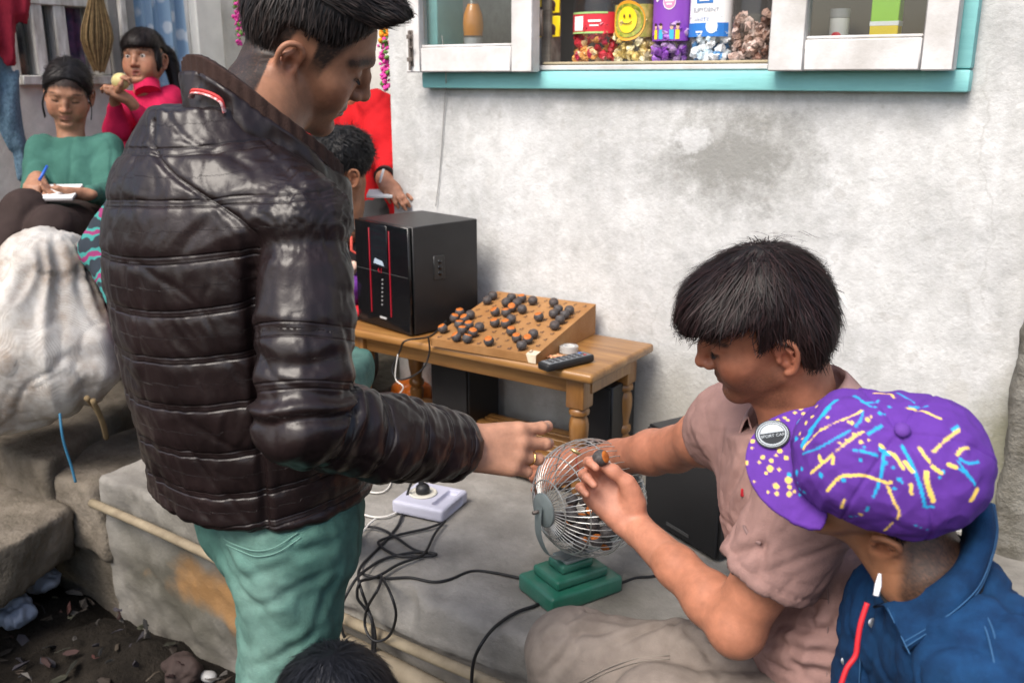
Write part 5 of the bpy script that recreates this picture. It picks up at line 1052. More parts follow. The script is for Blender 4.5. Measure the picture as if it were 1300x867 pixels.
def hand(V, W, d, n, a, curls=((.2, .4, .3),)*4, spread=(.12, .03, -.05, -.14), thumb=None, sc=1., k=.006, wrist_r=.026):
    """W wrist, d towards knuckles, n palmar side, a from little finger to index"""
    d, n, a = unit(d), unit(n), unit(a); W = np.asarray(W, float)
    off = np.array([.0285, .0095, -.0105, -.028])*sc; Ls = np.array([.090, .094, .088, .079])*sc
    ph = [(.042, .025, .021), (.046, .029, .022), (.042, .027, .022), (.033, .020, .019)]; rad = [(.0098, .0086, .0077, .0064), (.0100, .0088, .0078, .0065), (.0096, .0084, .0075, .0062), (.0086, .0075, .0067, .0056)]
    nails = []
    V.cone(W-d*.02*sc, W+d*.018*sc, wrist_r*sc, wrist_r*1.0*sc, .012, flat=(n, .72))
    for i in range(4):
        K = W+d*Ls[i]+a*off[i]-n*.002; V.cone(W+a*off[i]*.55+d*.012*sc, K, .0165*sc, .0112*sc, .012)
        V.cone(W+a*off[i]*.6+d*.03*sc+n*.006*sc, W+d*Ls[i]*.82+a*off[i]*.9+n*.004*sc, .013*sc, .010*sc, .012)
        p = K; th = 0.
        for j in range(3):
            th += curls[i][j]; dr = d*math.cos(th)+n*math.sin(th); dr = unit(dr+a*spread[i]*max(math.cos(th), .2)); q = p+dr*ph[i][j]*sc
            V.cone(p, q, rad[i][j]*sc, rad[i][j+1]*sc, .004 if j else .009)
            if j: V.ell(p-unit(n*math.cos(th)-d*math.sin(th))*.0010, (rad[i][j]*1.02*sc,)*3, k=.003)
            p = q
        dors = -unit(n*math.cos(th)-d*math.sin(th)); nails.append((p-dr*.003*sc+dors*rad[i][3]*.75*sc, dr, dors))
    if thumb is None: thumb = [(.022, .030, .010), (.055, .052, .022), (.083, .060, .030), (.105, .058, .034)]
    tp = [W+(d*x+a*y+n*z)*sc for x, y, z in thumb]; V.chain(tp, [.0185*sc, .0128*sc, .0105*sc, .0078*sc], .010); V.cone(W+d*.015*sc+a*.012*sc+n*.006, lerp(tp[0], tp[1], .55), .018*sc, .0150*sc, .012)
    dr = unit(tp[3]-tp[2]); dors = unit(a-dr*np.dot(a, dr)-n*.35); nails.append((tp[3]-dr*.003+dors*.006*sc, dr, dors)); return nails
def paint_nails(v, C, nails, skin, sc=1.):
    for c, dr, dn in nails:
        q = v-c; u = q@dr; w = q@np.cross(dr, dn); hh = q@dn; m = np.exp(-((u/(.0062*sc))**4+(w/(.0052*sc))**4))*(hh > -.003); C = mix_col(C, np.clip(np.array(skin)*[1.35, 1.35, 1.45]+.04, 0, .7), m*.75)
    return C
def skin_col(v, skin, seed=0, extra=None):
    C = np.tile(np.array(skin), (len(v), 1)); C *= (1+.10*fbm(v*40+seed, 3)+.05*noise3(v*260))[:, None]; return np.clip(C, .003, .9)
def drape(v, q, amt=.004, sc=(14, 14, 9), seed=0, fine=.0012, ridge=True, w=None):
    N_ = normals(v, q); f = (ridged(v*np.array(sc)+seed, 2) if ridge else fbm(v*np.array(sc)+seed, 3))*amt+fbm(v*70+seed, 2)*fine
    if w is not None: f = f*w
    return v+N_*f[:, None]
def folds(v, a, b, n, amp, r0=.0, phase=0., wid=.12, side=None):
    """ring folds across a limb axis a->b, strongest near b; returns displacement"""
    d = np.asarray(b, float)-np.asarray(a, float); L_ = np.linalg.norm(d); d = d/L_; t = (v-np.asarray(a))@d/L_; wob = .10*noise3(v*16+3)+.05*noise3(v*38)
    s_ = np.sin((t+wob)*n*2*math.pi+phase); return amp*np.sign(s_)*np.abs(s_)**.7*np.exp(-((t-r0)/wid)**2)

def fold_collar(cb, up, fr, side, r, hgt, mt, parent, gap=.40, spread=.024, drop=.045, thick=.0028, name='collar', tip=.0, stitch=None):
    n_ = 110; ang = np.linspace(-math.pi+gap, math.pi-gap, n_); rows = []
    for u in np.linspace(0, 1, 11):
        row = []
        for t in ang:
            w_ = (1-math.cos(t))/2; dirn = -fr*math.cos(t)+side*math.sin(t)
            z_ = hgt*(u/.42) if u < .42 else hgt*(1-(u-.42)/.58*(1.12+tip*w_**3)); out = .0 if u < .42 else ((u-.42)/.58)**.8*spread*(1+.4*w_)
            row.append(cb+dirn*(r*(1+.12*abs(math.sin(t)))+out+.004)+up*(z_-drop*w_)+fr*.010*w_)
        rows.append(row)
    G = np.array(rows); G = G+(.0018*noise3(G.reshape(-1, 3)*34)).reshape(11, n_, 1)
    if stitch is not None:
        for u_ in (9,): MB().tube(G[u_, 2:-2]+(G[u_, 2:-2]-cb)*.035, .0009, 5).build('collar_stitching', stitch, parent, True, False)
    o = MB().grid(G).build(name, mt, parent, True, False); md = o.modifiers.new('thick', 'SOLIDIFY'); md.thickness = thick; md.offset = 0; return o
def figure(label, base, head, neck, SR, ER, WR, SL, EL, WL, hip, KR, FR, KL, FL, front, top, bottom, k=1., arm_r=.045, body=(.125, .085), handR=None, handL=None, hair=None, loose=.0, vneck=None, skin=(.34, .17, .10), h=.0055, sleeve_end=.92, leg_r=.062, dr=.004, legs=True):
    """clothed figure from its joints; returns (thing, garment)"""
    t = thing('person', base, label, 'person'); f = unit(np.asarray(front)*[1, 1, 0]); side = unit(SR-SL); parts = []
    hv, hq, hc = head.mesh(); parts.append((hv, hq)); cols = [hc]; nl_all = []
    for S_, E_, W_, hd in ((SR, ER, WR, handR), (SL, EL, WL, handL)):
        if W_ is None: continue
        V = Vol(np.min([E_, W_], 0)-.14, np.max([E_, W_], 0)+.14, .0045); V.chain([S_, E_, W_], [arm_r*.8, arm_r*.72, .023*k], .015)
        if hd: nl = hand(V, W_, hd[0], hd[1], hd[2], hd[3] if len(hd) > 3 else ((.5, .6, .4),)*4, sc=.86*k, wrist_r=.024)
        v, q = V.mesh(); parts.append((v, q)); cols.append(skin_col(v, np.array(skin)*1.05, 3))
    if vneck is not None: V = Vol(vneck[0]-.12, vneck[0]+.12, .005); V.ell(vneck[0], vneck[1], np.stack([side, f, UP], 1)); v, q = V.mesh(); parts.append((v, q)); cols.append(skin_col(v, skin, 3))
    bv, bq = join(parts); mesh_obj('body', bv, bq, M_SKIN, t, True, {'col': np.concatenate(cols)})
    mid = (SR+SL)/2; bu = unit(mid-hip); sw_ = np.linalg.norm(SR-SL)/2; V = Vol(np.min([hip, SR, SL, ER, EL], 0)-.2, np.max([hip, SR, SL, ER, EL, neck], 0)+.2, h)
    V.loft([(hip-bu*.04, side, body[0]*1.05+loose, f, body[1]*1.1+loose, body[1]*1.1+loose), (lerp(hip, mid, .5), side, body[0]+loose*.7, f, body[1]*1.05+loose, body[1]+loose*.5), (lerp(hip, mid, .9), side, sw_*.95, f, body[1], body[1]), (mid+bu*.05*k, side, .055*k, f, .045*k, .05*k)])
    for S_, E_, W_ in ((SR, ER, WR), (SL, EL, WL)):
        pts = [S_, lerp(S_, E_, .5), E_]; rs = [arm_r*1.12+loose*.3, arm_r*1.08+loose*.3, arm_r+loose*.25]
        if W_ is not None and sleeve_end > 0: pts.append(lerp(E_, W_, sleeve_end)); rs.append(.031*k)
        V.chain(pts, rs, .03)
    if vneck is not None: V.cone(neck+f*.03, vneck[2], .052, .006, .008, '-')
    v, q = V.mesh(); v = drape(v, q, dr*.7, (11, 11, 6), 5, .0006); v = v+normals(v, q)*(creases(v*[7, 7, 2.5]+3, .07)*dr*.8)[:, None]; g = mesh_obj('top', v, q, top, t)
    if legs:
        V = Vol(np.min([hip, KR, KL, FR, FL], 0)-.15, np.max([hip, KR, KL, FR, FL], 0)+.15, h*1.15); V.ell(hip-UP*.02, (body[0]*1.05, body[1]*1.1, .09), np.stack([side, f, UP], 1))
        for K_, F_, sg in ((KR, FR, 1), (KL, FL, -1)): V.chain([hip+side*sg*.06*k, K_, F_], [leg_r*1.25, leg_r, leg_r*.72], .03)
        v, q = V.mesh(); v = drape(v, q, dr, (10, 10, 10), 2, .001); mesh_obj('trousers', v, q, bottom, t)
        for F_ in (FR, FL): V = Vol(F_-.15, F_+.15, .006); V.cone(F_-f*.02-UP*.02, F_+f*.09-UP*.035, .034*k, .026*k, .02); V.plane(F_-UP*.05, -UP); v, q = V.mesh(); mesh_obj('shoe', v, q, mat('black_shoe', (.02, .02, .02), .5), t)
    if hair: hair(head, t)
    return t, g

def crease_lines(v, lines, on, depth=.0055, w=.0065):
    """cloth folds along given lines: a sharp valley with a soft roll beside it"""
    d = np.zeros(len(v))
    for ln in lines:
        P3 = spline([on(*p) for p in ln], 5); D = np.minimum(line_dist(v, P3), .2); tp = np.clip(1.2-np.linalg.norm(v-P3[len(P3)//2], axis=1)/(.6*np.linalg.norm(P3[0]-P3[-1])+.02), .0, 1)
        d += tp*(-depth*np.exp(-(D/w)**2)+.8*depth*np.exp(-((D-2.4*w)/(1.4*w))**2))
    return d
# ================================================================== man in the quilted leather jacket
def standing_man():
    SK = (.29, .140, .082)
    ho = P(381, 64, 1.348); HR = head_R(.32, .51, -.358)
    a_ = R_(45); f = RT*math.cos(a_)+FW*math.sin(a_); s = RT*math.sin(a_)-FW*math.cos(a_)
    tc = lambda r, zc, z: (lambda p: np.array([p[0], p[1], z]))(RT*r+FW*zc)          # level position from (right, forward) metres
    neck = tc(-.358, 1.305, 1.01)
    man = thing('person', tc(-.36, 1.25, -.47), 'person in a dark brown quilted leather jacket and teal trousers reaching out a hand', 'person')
    H = Head(ho, HR, .98, .0024, SK, 'down', 0., .45, 0., 1.0, neck, (.054, .060), seed=1, lips=(.30, .12, .09), brow_t=.0072)
    H.lashes(man)
    # hand
    W = P(572, 568, 1.36); E = P(388, 540, 1.135); S = P(384, 290, 1.155)
    Vh = Vol(W-[.16, .16, .12], W+[.2, .2, .12], .0024); d = RT*.93+FW*.26-UP*.13; n = FW*.90-RT*.24-UP*.30
    nails = hand(Vh, W+d*.012, d, n, UP*.95+FW*.32, curls=((.30, .62, .50), (.36, .75, .6), (.42, .85, .6), (.48, .9, .6)), spread=(.10, -.04, -.12, -.22), thumb=[(.02, .016, .014), (.050, .012, .040), (.074, .000, .054), (.090, -.012, .058)], sc=1.0)
    Vh.chain([E, lerp(E, W, .6), W+unit(W-E)*.02], [.040, .036, .0265], .01)
    hv, hq = Vh.mesh(); hc = paint_nails(hv, skin_col(hv, np.array(SK)*[1.55, 1.62, 1.75], 4), nails, SK)
    Vi = Vol(np.min([neck, S, E, W], 0)-.1, np.max([neck, S, E, W], 0)+.1, .007); Vi.chain([neck+UP*.02, neck-UP*.08, S-UP*.01, E, lerp(E, W, .8)], [.030, .030, .030, .028, .024], .01); vi, qi = Vi.mesh()
    v1, q1, c1 = H.mesh(); bv, bq = join([(v1, q1), (hv, hq), (vi, qi)]); mesh_obj('body', bv, bq, M_SKIN, man, True, {'col': np.concatenate([c1, hc, skin_col(vi, SK)])})
    # gold ring on the ring finger
    off = -.0105; K = W+unit(d)*.012+unit(d)*.088+unit(UP)*off; th = .42; K = W+unit(d)*.100+unit(UP*.95+FW*.32)*off-unit(n)*.002; dr = unit(unit(d)*math.cos(th)+unit(n)*math.sin(th)-unit(UP*.95+FW*.32)*.12*math.cos(th)); rc_ = K+dr*.027
    rr = frame(dr, UP); ang = np.linspace(0, 2*math.pi, 33); tag(MB().tube([rc_+(rr[:, 0]*math.cos(t)+rr[:, 1]*math.sin(t))*.0100 for t in ang], .0014, 8, False).build('ring', mat('gold', (.85, .55, .20), .25, metal=1.), None, True, False), 'gold ring on the finger of the hand reaching from the leather sleeve', 'ring')
    # hair: clipped sides, longer top swept forward
    def shp(V):
        V.ell((0, -.006, .049), (.0755, .1005, .0885)); V.ell((0, .010, .098), (.060, .078, .052), k=.03); V.ell((0, .078, .112), (.044, .028, .026), k=.025); V.ell((.004, .094, .117), (.034, .020, .016), k=.02)
        V.plane((0, .040, .052), (0, 1.05, -1), .014); V.plane((0, -.08, -.048), (0, -.3, -1), .01); V.box((0, .015, .0), (.2, .055, .046), None, .02, .012, '-')
    fl = lambda p: np.stack([.25*p[:, 0]*8, np.where(p[:, 2] > .095, 1., .25), np.where(p[:, 2] > .095, .12, -1.)], 1)
    make_hair(H, shp, fl, 7500, 6, .0048, (.008, .0068, .0066), (.032, .021, .018), .0007, .0024, man, seed=5, ridge=.0022)
    # ---- jacket
    rings = [(tc(-.372, 1.29, .50), s, .172, f, .150, .140), (tc(-.376, 1.29, .56), s, .174, f, .150, .143), (tc(-.386, 1.28, .66), s, .175, f, .145, .146), (tc(-.392, 1.275, .76), s, .174, f, .138, .147), (tc(-.394, 1.275, .86), s, .172, f, .128, .146), (tc(-.392, 1.275, .925), s, .166, f, .105, .138), (tc(-.400, 1.275, .972), s, .145, f, .080, .120), (tc(-.390, 1.275, 1.015), s, .100, f, .050, .098), (tc(-.384, 1.275, 1.045), s, .075, f, .030, .082)]
    V = Vol(tc(-.40, 1.29, .47)-[.34, .34, 0], tc(-.40, 1.29, 1.12)+[.36, .36, 0], .0036); V.loft(rings, p=2.1)
    SL = tc(-.535, 1.42, .905); EL = SL+f*.03-UP*.25-s*.0; WL = EL+f*.09-UP*.12+s*.10
    cx_ = tc(-.40, 1.29, .92); V.chain([SL+s*.02, lerp(SL, EL, .5), EL, WL], [.070, .066, .060, .05], .05)
    V.cone(cx_+s*.09-UP*.010, S+UP*.005, .078, .064, .045)
    Vt = V.F.copy()
    cuff = W-unit(W-E)*.004
    V.chain([S, lerp(S, E, .5)+s*.004, E+UP*.01, lerp(E, W, .45), cuff], [.060, .056, .056, .053, .0460], .012)
    for sg in (0,): pass
    V.plane(rings[0][0]+UP*.004, -UP+f*.0, .012)
    Vcut = unit(W-E)
    # collar: stand-up band round the neck, higher at the back
    col_c = tc(-.357, 1.315, 1.035); cR = frame(UP*.90+f*.42+s*.02, f); 
    v, q = V.mesh()
    # cut flat at the cuff by pulling the rounded cap in
    tcf = (v-cuff)@Vcut; near = np.linalg.norm(v-cuff, axis=1) < .08; m = near & (tcf > .010); v[m] -= (tcf[m]-.010)[:, None]*Vcut[None]*.85
    N_ = normals(v, q)
    # which part: sleeve or body
    dS, tS = seg_dist(v, S, E); dF, tF = seg_dist(v, E, cuff); armd = np.minimum(dS-.058, dF-(.056-.010*tF)); Gi = np.clip(((v-V.lo)/V.h).round().astype(int), 0, np.array(V.n)-1); bodyd = Vt[Gi[:, 0], Gi[:, 1], Gi[:, 2]]
    arm = sstep(-.012, .012, bodyd-armd)
    upperarm = dS < dF
    # seams of the body: level rings
    lv = np.array([1.06, 1.000, .938, .872, .808, .746, .684, .620, .560, .512]); zz = v[:, 2]+.012*np.sin((v@RT)*9)+.006*noise3(v*7)
    k_ = np.argmin(np.abs(zz[:, None]-lv[None]), 1); sb = zz-lv[k_]
    # seams of the sleeve: rings across the arm
    La = np.linalg.norm(E-S); Lf = np.linalg.norm(cuff-E); ta = np.where(upperarm, tS*La, La+tF*Lf)+.006*noise3(v*9); la = np.array([.128, .136, .196, .262, .33, .40, .455, La+Lf-.012]); k2 = np.argmin(np.abs(ta[:, None]-la[None]), 1); ss = ta-la[k2]
    seam = np.where(arm > .5, ss, sb)
    # armhole + long back seam
    axc = tc(-.395, 1.29, 0); rel = v-axc; az = np.arctan2(rel@f, rel@s)                       # 0 = his right side, -pi/2 = back
    phi = -.36-.95*sstep(.90, 1.03, v[:, 2]); s2 = (az-phi)*.18; s2 = np.where(arm > .5, .2, s2)
    jn = (bodyd-armd)*.7
    pf = lambda x, w_: 1-np.exp(-(x/w_)**2)
    puff = pf(seam, .0075)
    big = fbm(v*[9, 9, 6]+2, 3); wr = ridged(np.stack([(v@RT)*22+3*noise3(v*6), (v@FW)*22, v[:, 2]*9], 1), 2); gather = noise3(np.stack([(v@RT)*62, (v@FW)*62, v[:, 2]*12], 1))
    dsp = (.0016*puff-.001)+.0036*big+.0016*wr*puff+.0020*creases(np.stack([(v@RT)*9+v[:, 2]*7, (v@FW)*9, v[:, 2]*5-(v@RT)*4], 1)+5, .06)+.0030*gather*np.exp(-(np.abs(seam)/.022)**1.5)+.0004*noise3(v*[130, 130, 60])
    dsp *= pf(s2, .006)*.55+.45
    dsp -= .0055*np.exp(-(s2/.006)**2)*(v[:, 2] < 1.03)+.011*np.exp(-(jn/.007)**2)*(v[:, 2] > .66)*(ta < .26)
    # deep folds at the elbow and along the forearm
    tm = ta-La; fo = np.exp(-(tm/.085)**2)*arm; wob = .022*noise3(v*13+5); cam_side = N_@(-FW)
    dsp += fo*.0078*np.sin((ta+wob)*2*math.pi/.034)*(.55+.45*noise3(v*21))+arm*np.clip(tm*8, 0, 1)*.0048*ridged(np.stack([ta*24, (v@UP)*13, (v@RT)*4], 1), 2)
    dsp += .010*(arm < .5)*np.exp(-((v[:, 2]-.505)/.012)**2)*.6
    v = v+N_*dsp[:, None]; v = relax(v, q, 1, .35)
    # leather
    m = bpy.data.materials.new('brown_black_leather'); m.use_nodes = True; nt, b, N, L = nodes_of(m)
    at = N('ShaderNodeAttribute'); at.attribute_name = 'seam'; a2 = N('ShaderNodeAttribute'); a2.attribute_name = 'seam2'
    tcn = N('ShaderNodeTexCoord'); n1 = N('ShaderNodeTexNoise'); n1.inputs['Scale'].default_value = 14; n1.inputs['Detail'].default_value = 6; L(tcn.outputs['Object'], n1.inputs['Vector'])
    r = N('ShaderNodeValToRGB'); e = r.color_ramp.elements; e[0].position = .3; e[1].position = .75; e[0].color = (.0085, .0050, .0050, 1); e[1].color = (.018, .0105, .0105, 1); L(n1.outputs['Fac'], r.inputs['Fac']); L(r.outputs[0], b.inputs['Base Color'])
    b.inputs['Roughness'].default_value = .36; b.inputs['Specular IOR Level'].default_value = .30; b.inputs['Coat Weight'].default_value = .10; b.inputs['Coat Roughness'].default_value = .22
    def groove(src, pos, w_):
        x = N('ShaderNodeMath'); x.operation = 'SUBTRACT'; L(src, x.inputs[0]); x.inputs[1].default_value = pos; y = N('ShaderNodeMath'); y.operation = 'ABSOLUTE'; L(x.outputs[0], y.inputs[0]); z = N('ShaderNodeMapRange'); z.inputs[1].default_value = 0; z.inputs[2].default_value = w_; L(y.outputs[0], z.inputs[0]); return z.outputs[0]
    h = None
    for src, pos in ((at.outputs['Fac'], -.0042), (at.outputs['Fac'], .0042), (a2.outputs['Fac'], .004)):
        g = groove(src, pos, .0020)
        if h is None: h = g
        else: mn = N('ShaderNodeMath'); mn.operation = 'MINIMUM'; L(h, mn.inputs[0]); L(g, mn.inputs[1]); h = mn.outputs[0]
    n2 = N('ShaderNodeTexNoise'); n2.inputs['Scale'].default_value = 55; n2.inputs['Detail'].default_value = 4; n2.inputs['Distortion'].default_value = .6; L(tcn.outputs['Object'], n2.inputs['Vector'])
    n3 = N('ShaderNodeTexNoise'); n3.inputs['Scale'].default_value = 420; n3.inputs['Detail'].default_value = 3; L(tcn.outputs['Object'], n3.inputs['Vector'])
    b1 = N('ShaderNodeBump'); b1.inputs['Strength'].default_value = .6; b1.inputs['Distance'].default_value = .002; L(h, b1.inputs['Height'])
    b2 = N('ShaderNodeBump'); b2.inputs['Strength'].default_value = .16; b2.inputs['Distance'].default_value = .006; L(n2.outputs['Fac'], b2.inputs['Height']); L(b1.outputs[0], b2.inputs['Normal'])
    b3 = N('ShaderNodeBump'); b3.inputs['Strength'].default_value = .10; b3.inputs['Distance'].default_value = .001; L(n3.outputs['Fac'], b3.inputs['Height']); L(b2.outputs[0], b3.inputs['Normal']); L(b3.outputs[0], b.inputs['Normal'])
    jk = mesh_obj('jacket', v, q, m, man, True, {'seam': seam, 'seam2': s2})
    # cuff opening (dark lining) , collar and ribbed edge
    MB().lathe([(0, -.002), (.040, -.002), (.0445, .004), (.040, .007), (.030, .003), (0, .003)], 28, cuff+Vcut*.0095, frame(Vcut, UP)).build('cuff_lining', mat('dark_lining', (.01, .008, .008), .9), jk, True)
    def collar(r0, r1, th, name, mt, up, dn, rib=False, gap=.60):
        n_ = 170; ang = np.linspace(-math.pi+gap, math.pi-gap, n_); base = tc(-.343, 1.297, 0); cen = base+f*.03
        rows = []
        for u in np.linspace(0, 1, 15):
            row = []
            for t in ang:
                w_ = (1-math.cos(t))/2; top = 1.108-.160*w_**.95; z_ = top-dn+(dn-up)*u; R0 = r0+(r1-r0)*w_; fl_ = (1+.10*(1-u)) if not rib else 1.
                dirn = -f*math.cos(t)+s*math.sin(t); wk = .0 if rib else .0035*float(noise3(np.array([t*3.1, u*2.5, 4.]))) + .0022*float(noise3(np.array([t*9., u*3, 1.]))); row.append(base+dirn*(R0*fl_+wk+(.0011*math.sin(t*170) if rib else .003*math.sin(t*7+u*3)))+UP*z_)
            rows.append(row)
        G = np.array(rows); dirs = G-cen; dirs[..., 2] = 0; dirs /= np.linalg.norm(dirs, axis=2)[..., None]; o2 = G+dirs*th; return MB().grid(np.concatenate([G, o2[::-1], G[:1]], 0)).build(name, mt, jk, True, False)
    collar(.077, .108, .012, 'collar', m, .020, .090); collar(.0755, .106, .010, 'collar_rib', mat('brown_rib_knit', (.035, .018, .014), .85, .3, vscale=60, bump=.4, bscale=300), .0, .022, rib=True)
    lp = [P(243, 124, 1.175), P(246, 119, 1.165), P(262, 121, 1.155), P(280, 130, 1.152), P(285, 143, 1.158)]
    MB().tube(spline(lp, 6), .0040, 6, flat=.5).build('hanger_loop', mat('striped_tape', (.75, .72, .70), .7, col2=(.6, .05, .05), vscale=4, aniso_scale=(60, 60, 60)), jk, True)
    MB().tube(spline([p+UP*.004 for p in lp], 6), .0022, 6).build('loop_stripe', mat('red_tape', (.45, .03, .03), .7), jk, True)
    # slanted pocket welt near the hem
    pw = [P(405, 600, 1.19), P(398, 618, 1.185), P(395, 640, 1.185)]
    # ---- trousers
    pel = tc(-.330, 1.275, .48); hipR = pel+s*.058-UP*.03-f*.035; hipL = pel-s*.07-UP*.01
    kneeR = tc(-.330, 1.17, .02); footR = tc(-.325, 1.15, -.42); kneeL = P(430, 468, 1.88); footL = Zp(385, 690, .05)
    Vp = Vol(np.min([pel-.2, footR-.15, kneeL-.15, footL-.15], 0), np.max([pel+.16, kneeL+.15, footL+.15], 0), .0055)
    Vp.ell(pel-UP*.01, (.125, .105, .12), np.stack([s, f, UP], 1)); Vp.ell(pel+s*.050-f*.03-UP*.035, (.066, .066, .10), k=.05); Vp.ell(pel-s*.055-f*.035-UP*.03, (.07, .07, .10), k=.05)
    Vp.chain([hipR, lerp(hipR, kneeR, .5), kneeR, lerp(kneeR, footR, .5), footR], [.080, .068, .055, .056, .054], .03); Vp.chain([hipL, lerp(hipL, kneeL, .5), kneeL, lerp(kneeL, footL, .5), footL], [.088, .082, .064, .060, .055], .03)
    Vp.plane(pel+UP*.075, UP, .01); v, q = Vp.mesh()
    def on_seat(pts):
        out = []
        for px, py in pts:
            best = 1.2
            for zc in np.arange(1.0, 1.45, .002):
                if Vp.sample(P(px, py, zc)[None])[0] < .0035: best = zc; break
            out.append(P(px, py, best-.0015))
        return out
    tn = (v[:, 2]-kneeR[2])/(hipR[2]-kneeR[2]); N_ = normals(v, q)
    cr_ = crease_lines(v, [[(296, 735), (350, 722), (405, 690)], [(305, 772), (370, 752), (428, 716)], [(392, 812), (414, 765), (432, 715)], [(285, 700), (305, 730), (340, 750)], [(315, 848), (370, 826), (412, 792)], [(380, 866), (398, 835), (412, 800)], [(345, 690), (385, 700), (425, 690)]], lambda x, y: on_seat([(x, y)])[0], .0032, .006)
    diag = ridged(np.stack([(v@RT)*9+v[:, 2]*9, (v@FW)*8, v[:, 2]*5], 1), 2); v = v+N_*(cr_+diag*.0022+creases(np.stack([(v@RT)*7+v[:, 2]*9, (v@FW)*7, v[:, 2]*4-(v@RT)*5], 1), .10)*.0030+fbm(v*30, 2)*.0012+.006*np.sin(((v@RT)*1.2+v[:, 2])*60+2*noise3(v*9))*np.exp(-((v[:, 2]-.40)/.05)**2)*(np.abs((v-hipR)@RT) < .1)*.6)[:, None]
    band = np.abs(v[:, 2]-(.30-.25*(v-hipR)@RT)); C = np.tile((.052, .128, .106), (len(v), 1)); wear = np.exp(-(((v-lerp(hipR, kneeR, .35))@RT+.02)/.045)**2)*sstep(-.1, .1, -(N_@FW)); C = mix_col(C, (.155, .265, .225), np.clip(wear*.9*(.7+.5*fbm(v*14, 2)), 0, 1)); seamd = np.abs((v-hipR)@f-.055-.02*tn)
    C *= (1-.45*np.exp(-(seamd/.003)**2)*(N_@s > .2))[:, None]
    tr = mesh_obj('trousers', v, q, mat('teal_denim', (1, 1, 1), .8, .3, attr='col', var=.22, vscale=34, bump=.4, bscale=520), man, True, {'col': C})
    for pts, nm in (([(284, 684), (300, 692), (325, 699), (350, 694), (378, 676)], 'pocket_seam'), ([(287, 691), (305, 699), (326, 706), (352, 701), (382, 682)], 'pocket_seam')):
        MB().tube(spline(on_seat(pts), 6), .0009, 5).build(nm, mat('pale_thread', (.13, .26, .22), .8), tr, True, False)
    for ft, kn_, nm in ((footR, s, 'shoe'), (footL, s, 'shoe')):
        Vs = Vol(ft-[.16, .16, .08], ft+[.2, .2, .05], .006); z0 = ft[2]-.05; Vs.cone(ft-f*.03-UP*.01, ft+f*.12-UP*.025, .040, .034, .02); Vs.cone(ft-f*.04-UP*.02, ft-UP*.02, .036, .04, .02); Vs.plane((0, 0, ft[2]-.05 if nm else 0), -UP); v, q = Vs.mesh(); mesh_obj(nm, v, q, mat('black_shoe', (.02, .02, .02), .5), man)
    return man
standing_man()
